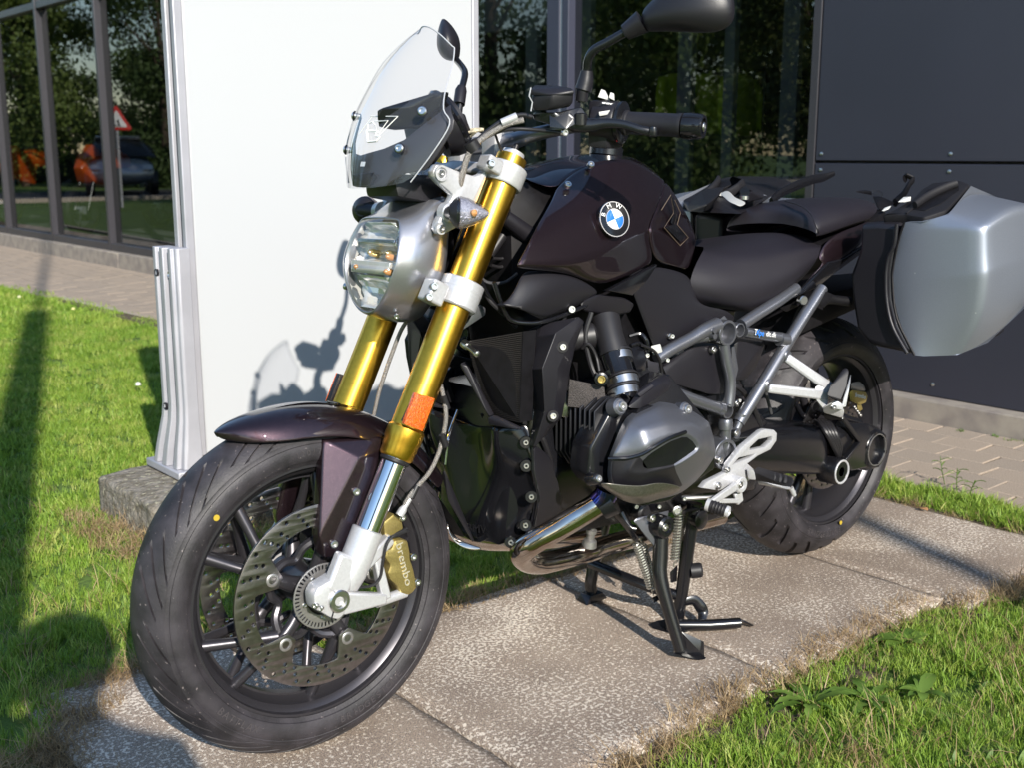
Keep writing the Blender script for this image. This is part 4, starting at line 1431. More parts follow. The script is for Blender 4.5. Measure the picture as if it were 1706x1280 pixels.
# ------------------------------------------------------------------ tank
def tank():
    c0 = PY('F', [(868, 292, 0), (914, 263, 0), (965, 254, 0), (1020, 252, 0), (1060, 257, 0), (1092, 283, 0), (1120, 320, 0), (1144, 362, 0)])
    c1 = PY('F', [(872, 300, .060), (916, 288, .055), (962, 268, .055), (1018, 262, .055), (1058, 264, .055), (1094, 290, .045), (1118, 322, .040), (1142, 364, .035)])
    r1 = PY('F', [(925, 317, .105), (938, 302, .092), (970, 276, .088), (1021, 266, .085), (1056, 266, .080), (1094, 293, .068)])
    # painted centre cover
    cov = grid('tank_cover', [[c0[i] for i in range(6)], [c1[i] for i in range(6)], [r1[0]] + r1[1:]], PAINT, bike, mirror=ymir, sub=2, solid=.003, crow=(2,), cw=1)
    def flank(mr, sg):
        rows = [
            [(925, 317, .105), (938, 302, .092), (970, 276, .088), (1021, 266, .085), (1056, 266, .080), (1094, 293, .068), (1107, 301, .066)],
            [(921, 332, .128), (940, 322, .120), (975, 303, .112), (1022, 291, .106), (1058, 291, .099), (1089, 305, .088), (1105, 309, .082)],
            [(904, 360, .160), (930, 350, .156), (976, 336, .148), (1026, 328, .138), (1060, 324, .128), (1084, 326, .118), (1099, 331, .108)],
            [(884, 398, .192), (920, 394, .188), (965, 382, .178), (1015, 370, .164), (1050, 362, .152), (1070, 362, .142), (1084, 365, .134)],
            [(863, 439, .208), (905, 441, .208), (957, 442, .200), (1014, 414, .178), (1048, 396, .162), (1066, 388, .152), (1078, 380, .144)],
            [(861, 444, .206), (905, 447, .203), (954, 450, .193), (975, 462, .186), (1030, 436, .170), (1066, 412, .152), (1080, 405, .142)],
            [(866, 446, .190), (905, 450, .186), (955, 455, .182), (999, 481, .170), (1054, 456, .155), (1080, 442, .142), (1089, 436, .136)],
        ]
        rows = [[mr(aY('F', *p)) for p in r_] for r_ in rows]
        o = grid('tank_panel', rows, PAINT, bike, sub=2, solid=.004, crow=(0, 4), ccol=(0, 6), cw=.75)
        rr = [
            [(1108, 301, .066), (1104, 311, .082), (1100, 331, .106), (1085, 366, .132), (1080, 381, .142), (1082, 405, .141), (1090, 435, .135)],
            [(1116, 311, .060), (1115, 322, .074), (1113, 340, .096), (1106, 372, .118), (1103, 390, .126), (1104, 412, .127), (1112, 441, .124)],
            [(1128, 330, .045), (1132, 338, .056), (1136, 355, .076), (1137, 380, .094), (1136, 398, .102), (1135, 418, .106), (1135, 448, .107)],
            [(1144, 364, .020), (1150, 370, .034), (1155, 380, .054), (1160, 396, .072), (1160, 408, .080), (1156, 422, .086), (1148, 451, .092)],
        ]
        rr = [[mr(aY('F', *p)) for p in r_] for r_ in rr]
        q = grid('tank_rear_panel', rr, PAINT, bike, sub=2, solid=.004, crow=(0,), ccol=(4,), cw=.6)
        if sg == 1:
            return o, q
        return o, q
    L, Q = flank(lambda p: p, 1)
    flank(ymir, -1)
    # rear spine between the two rear panels
    grid('tank_spine', [c0[5:], PY('F', [(1094, 290, .058), (1120, 322, .05), (1144, 364, .022)])], PAINT, bike, mirror=ymir, sub=2, solid=.003)
    for (x, y, Y) in ((695, 160, .098), (532, 303, .118)):
        p = aY('z7', x, y, Y)
        bolt(p + Vector((0, .002, .004)), Vector((.25, .75, .6)), .0068, L)
    # badge
    bc = aY('z7', 857, 536, .176)
    bx = aY('z7', 968, 560, .176) - bc
    nb = Vector((.18, .95, .25)).normalized()
    xb = Vector((-1, 0.1, -.10)); xb = (xb - nb * xb.dot(nb)).normalized()
    Mb = basis(bc + nb * .0035, xb, nb.cross(xb))
    yb = nb.cross(xb)
    rb = .0335
    bd = lathe('badge', [(-.012, rb), (.0, rb), (.002, rb - .0015), (.0025, rb - .004), (.0030, .001)], bc + nb * .0035, nb, BLACKGLOSS, L, seg=48)
    lathe('badge_ring', [(.0015, rb + .0003), (.0028, rb - .0003), (.0028, rb - .0018), (.0020, rb - .0022)], bc + nb * .0035, nb, CHROME, L, seg=48, caps=False)
    lathe('badge_ring', [(.0028, rb * .60), (.0036, rb * .59), (.0036, rb * .56), (.0028, rb * .55)], bc + nb * .0035, nb, CHROME, L, seg=48, caps=False)
    for q_ in range(4):
        a0 = math.pi / 2 * q_ + R(22)
        fan = [(0, 0)] + [(rb * .56 * math.cos(a0 + t * math.pi / 20), rb * .56 * math.sin(a0 + t * math.pi / 20)) for t in range(11)]
        curve_mesh('badge_quarter', [fan], .001, .0001, BLUEP if q_ % 2 == 1 else WHITEP, Mb @ Matrix.Translation((0, 0, .0032)), L)
    for ch, a in (('B', 164), ('M', 116), ('W', 68)):
        rr_ = rb * .77
        pos = Mb @ Vector((rr_ * math.cos(R(a)), rr_ * math.sin(R(a)), .0036))
        tang = (Mb.to_3x3() @ Vector((math.sin(R(a)), -math.cos(R(a)), 0)))
        text('badge_letter', ch, .0125, basis(pos, tang, nb.cross(tang)), WHITEP, L, .0002, xs=1.1)
    # printed angular mark on the rear panel
    mk = [(1230, 450), (1262, 365), (1275, 385), (1278, 510), (1265, 560), (1215, 595), (1330, 720), (1385, 665), (1370, 650), (1300, 570), (1325, 540)]
    def lift(pts, Y0):
        return [aY('z7', x, y, Y0 - .034 * (x - 1230) / 150) + Vector((.004, .006, .001)) for x, y in pts]
    o1 = [(1255, 372), (1268, 380), (1280, 480), (1270, 548), (1218, 590), (1325, 695), (1378, 648), (1318, 585), (1332, 500), (1310, 430), (1300, 520), (1285, 575)]
    arm = lift([(1222, 592), (1288, 570), (1372, 652), (1328, 694)], .128)
    poly3('printed_mark', arm, .0008, BLACKGLOSS, Q, bev=.0001)
    arm2 = lift([(1262, 372), (1278, 385), (1318, 545), (1290, 572), (1260, 560), (1282, 500)], .120)
    poly3('printed_mark', arm2, .0008, BLACKGLOSS, Q, bev=.0001)
    tube('mark_outline', lift([(1195, 470), (1262, 362), (1282, 490), (1215, 594), (1328, 722), (1386, 664), (1308, 572), (1330, 490), (1290, 400)], .126), .0009, MATS['bronze_print'], Q, seg=5)
    # lower dark trim triangle
    tr = PY('z7', [(770, 1035, .170), (1100, 875, .150), (1135, 850, .140), (1050, 985, .148), (970, 1072, .160)])
    poly3('tank_trim', tr, .012, BLACKGLOSS, bike, bev=.002, flip=False)
    return L, Q


mat('bronze_print', (.20, .15, .11), .4, .4)
tank()
# filler cap, out of sight from the front but real
lathe('filler_cap', [(-.01, .034), (.006, .034), (.009, .030), (.009, .001)], aY('F', 1010, 252, 0) + Vector((0, 0, .002)), (-.15, 0, 1), BLACKPAINT, bike, seg=32)

# inner body (airbox, frame spine): keeps daylight from showing through
hull('inner_body', [Vector(v) for v in ((1.09, .07, .93), (1.09, -.07, .93), (1.09, .06, 1.0), (1.09, -.06, 1.0), (1.10, .08, .80), (1.10, -.08, .80), (.66, .07, .80), (.66, -.07, .80), (1.05, .10, .60), (1.05, -.10, .60), (.72, .10, .56), (.72, -.10, .56), (.95, .11, .86), (.95, -.11, .86), (.75, .06, .93), (.75, -.06, .93))], INNER, bike, bev=.02)

# side cover below tank and seat
def sidecover(mr, sg):
    rows = [
        [(1040, 458, .150), (1085, 440, .134), (1130, 452, .112), (1150, 460, .105), (1160, 500, .110)],
        [(1052, 480, .150), (1085, 480, .140), (1120, 486, .125), (1150, 492, .116), (1165, 512, .116)],
        [(1066, 520, .142), (1090, 528, .136), (1125, 525, .126), (1165, 518, .118), (1205, 512, .118)],
        [(1085, 570, .130), (1105, 570, .128), (1140, 556, .122), (1180, 540, .118), (1225, 525, .116)],
        [(1100, 605, .112), (1110, 588, .112), (1145, 570, .112), (1185, 552, .112), (1228, 535, .112)],
    ]
    rows = [[mr(aY('F', *p)) for p in r_] for r_ in rows]
    o = grid('side_cover', rows, BLACKP, bike, sub=2, solid=.004, crow=(0,), ccol=(0,))
    bolt(mr(aY('y6', 152, 340, .132)), mr(Vector((.1, 1, 0))), .0062, o)
both2 = lambda fn: (fn(lambda p: p, 1), fn(ymir, -1))
both2(sidecover)

# ------------------------------------------------------------------ seats
def seats():
    rows = [
        [(1172, 410, 0), (1225, 394, 0), (1272, 386, 0), (1318, 384, 0), (1352, 393, 0), (1368, 403, 0)],
        [(1172, 412, .050), (1218, 404, .062), (1264, 398, .070), (1314, 393, .076), (1350, 398, .082), (1368, 407, .084)],
        [(1172, 416, .080), (1202, 424, .104), (1246, 428, .122), (1300, 422, .130), (1342, 412, .130), (1368, 410, .120)],
        [(1164, 430, .096), (1192, 450, .122), (1236, 462, .140), (1292, 456, .146), (1340, 436, .144), (1366, 420, .132)],
        [(1150, 460, .112), (1182, 478, .130), (1232, 488, .148), (1286, 482, .152), (1332, 456, .148), (1361, 432, .136)],
        [(1147, 494, .108), (1184, 504, .122), (1232, 514, .138), (1274, 508, .142), (1320, 478, .138), (1352, 446, .128)],
        [(1160, 514, .085), (1195, 511, .095), (1238, 520, .112), (1262, 519, .115), (1308, 490, .112), (1340, 460, .105)],
    ]
    rows = [PY('F', r_) for r_ in rows]
    s = grid('rider_seat', rows, SEATM, bike, mirror=ymir, sub=3, solid=.0, crow=(2, 6), cw=.35, ccol=(0, 5))
    grid('seat_base', [[p + Vector((0, -.03, -.002)) for p in rows[-1]], [Vector((p.x, .0, p.z - .01)) for p in rows[-1]]], INNER, s, sub=1)
    rows = [
        [(1296, 371, 0), (1299, 352, 0), (1308, 337, 0), (1352, 329, 0), (1404, 326, 0), (1440, 329, 0), (1457, 337, 0)],
        [(1322, 375, .060), (1325, 358, .060), (1333, 343, .062), (1364, 335, .066), (1405, 331, .066), (1442, 333, .062), (1459, 341, .050)],
        [(1343, 381, .102), (1345, 367, .102), (1351, 354, .102), (1374, 346, .102), (1405, 341, .102), (1443, 339, .092), (1461, 346, .076)],
        [(1357, 386, .126), (1359, 377, .126), (1363, 368, .126), (1380, 360, .124), (1405, 353, .122), (1442, 346, .110), (1461, 351, .090)],
        [(1361, 391, .132), (1362, 387, .132), (1366, 382, .133), (1382, 375, .133), (1405, 365, .132), (1437, 357, .122), (1457, 356, .098)],
        [(1359, 394, .128), (1362, 393, .128), (1369, 393, .128), (1386, 386, .130), (1409, 377, .130), (1433, 369, .120), (1449, 364, .100)],
        [(1345, 392, .09), (1350, 392, .09), (1360, 394, .09), (1384, 388, .095), (1408, 380, .095), (1430, 372, .09), (1446, 367, .08)],
    ]
    rows = [PY('F', r_) for r_ in rows]
    p = grid('passenger_seat', rows, SEATM, bike, mirror=ymir, sub=3, solid=0, crow=(5,), cw=.4, ccol=(0,))
    pip = PY('z8', [(885, 322, .0), (985, 352, .062), (1040, 388, .092), (1072, 425, .112), (1092, 470, .127), (1112, 520, .136), (1122, 550, .134)])
    tube('seat_piping', [q + Vector((.002, .003, .002)) for q in pip], .0022, SEATM, p, n=5, seg=8)


seats()
# painted tail panels under the passenger seat
def tailp(mr, sg):
    rows = [[(1366, 412, .130), (1392, 386, .130), (1432, 374, .118), (1452, 364, .100)],
            [(1362, 436, .138), (1394, 404, .140), (1428, 398, .130), (1448, 380, .112)],
            [(1376, 436, .142), (1402, 426, .140), (1428, 408, .132), (1440, 396, .118)],
            [(1318, 492, .132), (1366, 462, .130), (1412, 432, .120), (1432, 412, .108)]]
    grid('tail_panel', [[mr(aY('F', *p)) for p in r_] for r_ in rows], PAINT, bike, sub=2, solid=.004, crow=(2,), cw=.8, ccol=(0, 3))
    P = PY('y1', [(62, 830, .135), (270, 622, .140), (360, 605, .135), (480, 515, .120), (470, 560, .118), (300, 690, .125), (200, 770, .125)])
    poly3('tail_moulding', [mr(q) for q in P], .010, BLACKGLOSS, bike, bev=.003, flip=(sg == -1))


both2(tailp)
hull('tail_body', [Vector(v) for v in ((.35, .10, .80), (.35, -.10, .80), (.05, .11, .85), (.05, -.11, .85), (-.22, .06, .90), (-.22, -.06, .90), (.4, .08, .70), (.4, -.08, .70), (-.2, .05, .82), (-.2, -.05, .82))], INNER, bike, bev=.015)
# passenger grab rails
def rail(mr, sg):
    P = PY('z8', [(790, 325, -.12), (850, 265, -.13), (950, 215, -.14), (1080, 165, -.15), (1150, 152, -.155), (1235, 122, -.15)]) if sg == -1 else [ymir(q) for q in PY('z8', [(790, 325, -.12), (850, 265, -.13), (950, 215, -.14), (1080, 165, -.15), (1150, 152, -.155), (1235, 122, -.15)])]
    if sg == -1:
        tube('grab_rail', P, [.012, .012, .013, .013, .012, .007], BLACKGLOSS, bike, n=4, seg=10, flat=.55)
rail(ymir, -1)

# ------------------------------------------------------------------ handlebar and controls
CT = [Vector((1.105, .06, 1.058)), aY('F', 895, 222, .14), aY('F', 960, 210, .20), aY('F', 1030, 203, .265), aY('F', 1165, 211, .40)]
bar_pts = [smir(p) for p in CT[::-1]] + CT
tube('handlebar', bar_pts, [.011, .011, .011, .0125, .0165, .0165, .0125, .011, .011, .011], FRAMEM, bike, n=6, seg=16)
for s in (1, -1):
    hull('bar_riser', [Vector((1.105 + a, s * .05 + b, 1.058 + c)) for a in (-.028, .028) for b in (-.02, .02) for c in (-.05, .022)], SILVER, bike, bev=.008)
GA, GB = aY('F', 1042, 204, .275), aY('F', 1140, 209, .372)
GD = (GB - GA).normalized()


def right_mirror():
    st = PY('z1', [(958, 800, -.255), (968, 700, -.262), (980, 620, -.270), (1000, 530, -.290), (985, 480, -.320), (925, 405, -.385)])
    m_ = tube('mirror_stalk', st, .0072, BLACKPAINT, bike, n=5, seg=14)
    tube('stalk_sleeve', PY('z1', [(958, 740, -.259), (972, 640, -.268), (978, 615, -.270)]), [.0125, .0125, .0095], BLACKP, m_, seg=18)
    hull('lever_perch', [p for q in PY('z1', [(930, 810, -.255), (985, 800, -.255), (1010, 880, -.245), (930, 880, -.245)]) for p in (q, q + Vector((-.03, -.03, 0)))], BLACKPAINT, bike, bev=.004)
    b, t = aY('z1', 915, 432, -.39), aY('z1', 848, 132, -.43)
    dv = (cd - Vector((0, 0, cd.z))).normalized()
    rows = []
    for k, w, o_, dp in ((0, .012, 0, .016), (.10, .0215, -.004, .038), (.30, .0278, -.003, .058), (.55, .0267, .001, .064), (.78, .018, .002, .052), (.93, .009, .001, .028), (1, .0035, 0, .010)):
        c = b.lerp(t, k) + cr * o_
        rows.append([c + cr * w * math.cos(a) + dv * dp * math.sin(a) for a in [q * math.pi / 6 for q in range(12)]])
    grid('mirror', rows, BLACKP, bike, wrap=True, caps=True, sub=2, solid=0)


def bar_end(mr, sg):
    a, d = mr(GA), (mr(GB) - mr(GA)).normalized()
    L_ = (GB - GA).length
    g = lathe('grip', [(0, .0215), (.004, .0215), (.006, .0190), (L_ - .012, .0195), (L_ - .010, .0205), (L_ - .003, .0205)], a, d, RUBBERG, bike, seg=28)
    e = lathe('bar_end_weight', [(L_ - .002, .0185), (L_, .0215), (L_ + .012, .0222), (L_ + .030, .0205), (L_ + .034, .0185), (L_ + .034, .014), (L_ + .030, .013), (L_ + .030, .0001)], a, d, BLACKGLOSS, g, seg=32, caps=False)
    bolt(a + d * (L_ + .031), d, .008, e)
    # switch housing
    c = a - d * .030
    sw = lathe('switch_housing', [(-.026, .026), (-.024, .032), (.012, .034), (.018, .031), (.024, .025), (.03, .020)], c, d, BLACKP, bike, seg=24)
    sb_ = lathe('flange', [(.016, .0315), (.021, .036), (.026, .036), (.029, .030)], c, d, BLACKPAINT, sw, seg=28)
    up = Vector((0, 0, 1)); fw = mr(Vector((0, 1, 0)))
    hull('switch_block', [c + d * u + Vector((.022, 0, 0)) * v + up * w for u in (-.024, .012) for v in (-1, 1) for w in (-.045, .036)], BLACKP, sw, bev=.008)
    o = c + Vector((.022, 0, 0))
    hull('button', [mr(q) for q in (aY('z6', 715, 655, .245), aY('z6', 738, 600, .245), aY('z6', 765, 610, .245), aY('z6', 800, 680, .25), aY('z6', 715, 655, .23), aY('z6', 738, 600, .232), aY('z6', 800, 680, .235))], WHITEPL, sw, bev=.001)
    hull('button', [mr(q) for q in (aY('z6', 790, 660, .255), aY('z6', 800, 622, .255), aY('z6', 825, 630, .258), aY('z6', 828, 680, .258), aY('z6', 790, 660, .245), aY('z6', 828, 680, .245), aY('z6', 800, 622, .247))], WHITEPL, sw, bev=.001)
    hull('button', [mr(q) for q in (aY('z6', 720, 755, .262), aY('z6', 800, 742, .27), aY('z6', 802, 770, .27), aY('z6', 725, 785, .262), aY('z6', 720, 755, .25), aY('z6', 802, 770, .255), aY('z6', 800, 742, .255))], WHITEPL, sw, bev=.0015)
    for k in range(3):
        hull('icon', [mr(aY('z6', x + 27 * k, y + 4 * k, .257 + .003 * k)) for x, y in ((745, 688), (768, 690), (766, 700), (743, 698))] + [mr(aY('z6', 755 + 27 * k, 694 + 4 * k, .255 + .003 * k))], WHITEP, sw, bev=0)
    hull('horn_button', [mr(aY('z6', x, y, Y)) for x, y in ((835, 925), (872, 925), (872, 958), (840, 958)) for Y in (.262, .275)], REDP, sw, bev=.002)
    # lever
    lv = [aY('z6', 505, 790, .225), aY('z6', 560, 835, .235), aY('z6', 660, 845, .255), aY('z6', 760, 832, .275), aY('z6', 880, 840, .300), aY('z6', 1000, 875, .325), aY('z6', 1085, 893, .340)]
    lv = [mr(q) for q in lv]
    le = tube('lever', lv, [.012, .014, .0115, .009, .0075, .007, .0075], BLACKPAINT, bike, n=5, seg=12, flat=.6)
    q = mr(aY('z6', 1090, 888, .342))
    lathe('lever_tip', [(-.009, .003), (-.007, .0072), (0, .0085), (.007, .0072), (.009, .003)], q, (0, 0, 1), BLACKPAINT, le, seg=20)
    # perch and reservoir
    hull('lever_perch', [mr(aY('z6', x, y, Y)) for x, y, Y in ((385, 770, .21), (520, 745, .23), (600, 720, .24), (650, 790, .25), (500, 870, .235), (390, 860, .215), (400, 780, .17), (600, 740, .21), (500, 870, .19), (640, 780, .22))], BLACKPAINT, bike, bev=.005)
    lathe('lever_pivot', [(-.012, .011), (.006, .011), (.008, .008)], mr(aY('z6', 600, 795, .245)), (0, 0, 1), BLACKPAINT, le, seg=20)
    A = [(262, 590), (282, 572), (470, 582), (548, 600), (560, 640), (552, 700), (470, 740), (430, 745), (275, 735), (255, 660)]
    rs = [mr(aY('z6', x, y, .205)) for x, y in A]
    r0 = [(285, 600), (540, 622), (552, 690), (400, 742), (268, 740), (268, 640)]
    res = hull('reservoir', [mr(aY('z6', x, y, Y)) for x, y, Y in ((268, 640, .190), (268, 745, .188), (400, 745, .225), (545, 700, .24), (552, 630, .245), (400, 625, .23), (280, 600, .15), (540, 600, .21), (290, 742, .15), (530, 720, .205))], BLACKP, bike, bev=.005, bseg=3)
    hull('reservoir_lid', [mr(aY('z6', x, y, Y)) for x, y, Y in ((258, 600, .192), (262, 645, .192), (405, 640, .232), (556, 636, .25), (554, 608, .25), (470, 582, .23), (285, 574, .15), (400, 575, .15), (540, 596, .205))], BLACKP, res, bev=.003)
    if sg == 1:
        tube('reservoir_glint', PY('z6', [(262, 590, .194), (250, 650, .192), (272, 690, .192), (262, 750, .190)]), .0012, MATS['edge_glint'], res, seg=6)  # pale strip painted in as a glint along the reservoir
    hull('master_cylinder', [mr(aY('z6', x, y, Y)) for x, y, Y in ((270, 755, .18), (400, 760, .215), (480, 760, .225), (480, 870, .225), (400, 850, .21), (280, 810, .18), (280, 790, .14), (470, 850, .18))], BLACKPAINT, bike, bev=.005)
    bolt(mr(aY('z6', 490, 895, .225)), mr(Vector((.3, 1, 0))), .006, le)
    # mirror stalk
    if sg == -1:
        right_mirror()
        return
    st = [(605, 690, .235), (612, 600, .238), (640, 480, .243), (650, 400, .250), (690, 335, .262), (780, 285, .282), (890, 222, .305)]
    S_ = [mr(aY('z6', *q)) for q in st]
    m_ = tube('mirror_stalk', S_, .0075, BLACKPAINT, bike, n=5, seg=14)
    tube('stalk_sleeve', [mr(aY('z6', 605, 680, .236)), mr(aY('z6', 612, 605, .239))], .0105, BLACKP, m_, seg=16)
    tube('stalk_sleeve', [mr(aY('z6', 615, 610, .239)), mr(aY('z6', 632, 545, .2415)), mr(aY('z6', 640, 475, .244))], [.0145, .0135, .0100], BLACKP, m_, seg=18, n=3)
    tube('stalk_sleeve', [mr(aY('z6', 900, 218, .306)), mr(aY('z6', 1015, 145, .33))], [.0135, .0195], BLACKP, m_, seg=18)
    # mirror housing: loft along its length
    dirv = mr(aY('z6', 1640, 40, .47)) - mr(aY('z6', 1010, 140, .33))
    Lm = dirv.length; dv = dirv.normalized()
    o0 = mr(aY('z6', 1010, 140, .33))
    upv = (Vector((0, 0, 1)) - dv * dv.z).normalized()
    fwv = dv.cross(upv)
    if fwv.x < 0: fwv = -fwv
    rows = []
    for t, h1, h0, de in ((0, .018, .018, .018), (.12, .030, .020, .026), (.3, .052, .024, .036), (.5, .066, .030, .040), (.7, .068, .036, .036), (.88, .052, .036, .026), (1.0, .020, .020, .012)):
        row = []
        for k in range(12):
            a = 2 * math.pi * k / 12
            h_ = h1 if math.sin(a) > 0 else h0
            row.append(o0 + dv * Lm * t + upv * math.sin(a) * h_ + fwv * (math.cos(a) * de if math.cos(a) > 0 else math.cos(a) * .006) - fwv * .006)
        rows.append(row)
    mh = grid('mirror', rows, BLACKP, bike, wrap=True, caps=True, sub=2, solid=0)
    mg = [o0 + dv * Lm * t + upv * h_ - fwv * .0135 for t, h_ in ((.10, .016), (.30, .042), (.50, .055), (.7, .057), (.88, .042), (.97, .012), (.88, -.026), (.7, -.027), (.5, -.022), (.3, -.017), (.10, -.012))]
    poly3('mirror_glass', mg, .002, CHROME, mh, bev=.0003)


both(bar_end)
# right-hand mirror as the photograph shows it: seen on edge beyond the screen (the mirrored one is turned to that place)
# cables along the bar
for i, (pts, r_) in enumerate(((PY('z1', [(1420, 850, .17), (1300, 880, .15), (1180, 945, .13), (1080, 1020, .12), (1020, 1110, .115), (985, 1230, .11), (960, 1330, .10)]), .0055),
                               (PY('z1', [(1480, 830, .18), (1400, 815, .165), (1280, 850, .145), (1150, 940, .125), (1060, 1030, .115), (1000, 1150, .108), (975, 1280, .10)]), .0042),
                               (PY('z1', [(1690, 940, .22), (1500, 920, .18), (1350, 915, .155), (1220, 940, .13), (1090, 1010, .115)]), .0035),
                               (PY('z1', [(1215, 950, .12), (1240, 1020, .115), (1260, 1070, .11)]), .0022),
                               (PY('z3', [(1160, 740, .02), (1140, 690, .02), (1120, 640, .02)]), .003))):
    tube('cable', pts, r_, RUBBERH if i else BRAID, bike, n=5, seg=10)
tube('hose_fitting', PY('z1', [(1260, 870, .146), (1370, 825, .162)]), [.0066, .0072], SILVER, bike, seg=12)
tube('tag_string', PY('z1', [(965, 945, .06), (1020, 925, .07), (1090, 915, .09), (1130, 920, .10), (1040, 935, .08), (975, 965, .06), (1030, 970, .07), (1080, 930, .09)]), .0028, ROPE, bike, n=4, seg=6)
lathe('hose_collar', [(-.008, .013), (.008, .013)], aY('z1', 1052, 1035, .118), (.5, -.2, .8), RUBBERH, bike, seg=16)
# ------------------------------------------------------------------ air intake horn, radiator, shrouds
def intake(mr, sg):
    rows = [
        [(870, 449, .168), (905, 450, .182), (950, 456, .180), (978, 470, .172), (1000, 486, .160)],
        [(862, 470, .178), (896, 476, .196), (940, 480, .192), (972, 486, .176), (990, 494, .160)],
        [(846, 500, .182), (880, 506, .200), (925, 506, .190), (955, 502, .172), (975, 502, .155)],
        [(828, 508, .178), (864, 512, .198), (900, 530, .188), (932, 522, .170), (955, 514, .150)],
    ]
    rows = [[mr(aY('F', *p)) for p in r_] for r_ in rows]
    o = grid('intake_shell', rows, BLACKP, bike, sub=2, solid=.005, crow=(3,), cw=.9)
    # mouth of the horn
    A = PY('F', [(828, 508, .176), (864, 512, .196), (900, 531, .186), (884, 537, .16), (850, 532, .14), (832, 520, .14)])
    B = [p + Vector((-.07, -.01, .01)) for p in A]
    grid('intake_mouth', [[mr(p) for p in A], [mr(p) for p in B]], INNER, o, wrap=True, sub=0, solid=.003, caps=False)
    tube('intake_lip', [mr(p) for p in PY('F', [(823, 470, .172), (835, 505, .172), (850, 532, .165), (880, 538, .175), (905, 535, .18), (940, 524, .172), (985, 505, .160)])], .0042, BLACKPAINT, o, n=5, seg=10)
    bolt(mr(aY('F', 952, 515, .176)), mr(NF), .007, o)
    hull('duct_cover', [mr(aY('z7', x, y, Y)) for x, y, Y in ((600, 1130, .165), (750, 1060, .170), (960, 1090, .160), (1015, 1130, .150), (980, 1200, .145), (860, 1225, .155), (650, 1190, .165), (650, 1190, .10), (960, 1180, .09), (760, 1080, .11))], BLACKP, bike, bev=.008, bseg=3)


both2(intake)

RADX = 1.085
FINM = mat('radiator_fins', (0.05, 0.045, 0.045), 0.5, 0.5)


def radiator(mr, sg):
    """one of the two coolers, with thin fins, and its shroud"""
    P0, P1 = aY('F', 778, 568, .07), aY('F', 872, 552, .175)
    P2, P3 = aY('F', 866, 705, .165), aY('F', 815, 694, .07)
    q = [mr(p) for p in (P0, P1, P2, P3)]
    core = mesh('radiator', q + [p + Vector((-.03, 0, 0)) for p in q], [(0, 1, 2, 3), (7, 6, 5, 4), (0, 4, 5, 1), (1, 5, 6, 2), (2, 6, 7, 3), (3, 7, 4, 0)], INNER, bike)
    geos = []
    n = 46
    for i in range(n):
        t = (i + .5) / n
        a, b = q[0].lerp(q[3], t), q[1].lerp(q[2], t)
        u = Vector((.003, 0, 0))
        w = (q[3] - q[0]) / n * .28
        geos.append(([a - w + u, b - w + u, b + w + u, a + w + u, a - w - u, b - w - u, b + w - u, a + w - u], [(0, 1, 2, 3), (0, 4, 5, 1), (3, 2, 6, 7)]))
    V, F = join_geo(geos)
    mesh('cooling_fins', V, F, FINM, core, kind='stuff')
    # frame strut in front and lower tray
    hull('radiator_strut', [mr(p) for p in PY('y2', [(125, 500, .06), (175, 480, .06), (185, 525, .07), (395, 905, .10), (350, 925, .10), (130, 530, .055), (395, 905, .085), (150, 500, .05)])], BLACKP, bike, bev=.002)
    hull('radiator_tray', [mr(p) for p in PY('y2', [(345, 930, .10), (395, 905, .11), (610, 1005, .165), (590, 1030, .165), (350, 985, .10), (600, 1010, .12), (360, 950, .06)])], BLACKP, bike, bev=.003)
    # shroud: two faces meeting in a long ridge
    S = [(680, 225, .140), (850, 170, .178), (1060, 130, .205), (1100, 160, .205), (1085, 190, .207), (885, 268, .204), (845, 330, .208), (775, 540, .210), (790, 880, .205), (735, 885, .165), (720, 870, .150), (650, 650, .138), (610, 570, .132), (615, 530, .135), (665, 300, .138)]
    out = [(1085, 190, .207), (1030, 350, .205), (985, 560, .200), (955, 780, .200), (930, 925, .200), (710, 1160, .190), (680, 1165, .170), (680, 860, .160)]
    # front face
    g1 = [[(680, 228, .140), (665, 300, .138), (612, 545, .132), (650, 650, .136), (718, 870, .150), (682, 1150, .165)],
          [(780, 190, .165), (745, 290, .165), (690, 545, .165), (715, 680, .168), (755, 875, .175), (695, 1158, .174)],
          [(1060, 132, .203), (880, 262, .203), (775, 538, .207), (785, 690, .207), (795, 880, .203), (712, 1162, .186)],
          [(1098, 165, .203), (1000, 300, .208), (890, 540, .211), (885, 700, .210), (860, 900, .205), (760, 1110, .190)],
          [(1085, 195, .198), (1032, 350, .203), (985, 560, .203), (955, 770, .203), (925, 925, .200), (850, 1010, .192)]]
    g1 = [[mr(aY('y2', *p)) for p in r_] for r_ in g1]
    sh = grid('radiator_shroud', g1, BLACKP, bike, sub=0, solid=.004, crow=(0, 2, 4), ccol=(0, 5), cw=.9, angle=20)
    b = sh.modifiers.new('bevel', 'BEVEL'); b.width = .004; b.segments = 2; b.limit_method = 'ANGLE'; b.angle_limit = R(12)
    for (x, y) in ((935, 368), (858, 918)):
        p = aY('y2', x, y, .212)
        lathe('bolt_recess', [(-.001, .0105), (.0006, .0105), (.0006, .008)], mr(p), mr(NF), INNER, sh, seg=18)
        bolt(mr(p), mr(NF), .0062, sh)
    lathe('hose', [(-.03, .024), (.02, .026), (.028, .020)], mr(aY('y2', 1085, 290, .15)), mr(Vector((-.8, .4, .1))), RUBBERH, bike, seg=24)


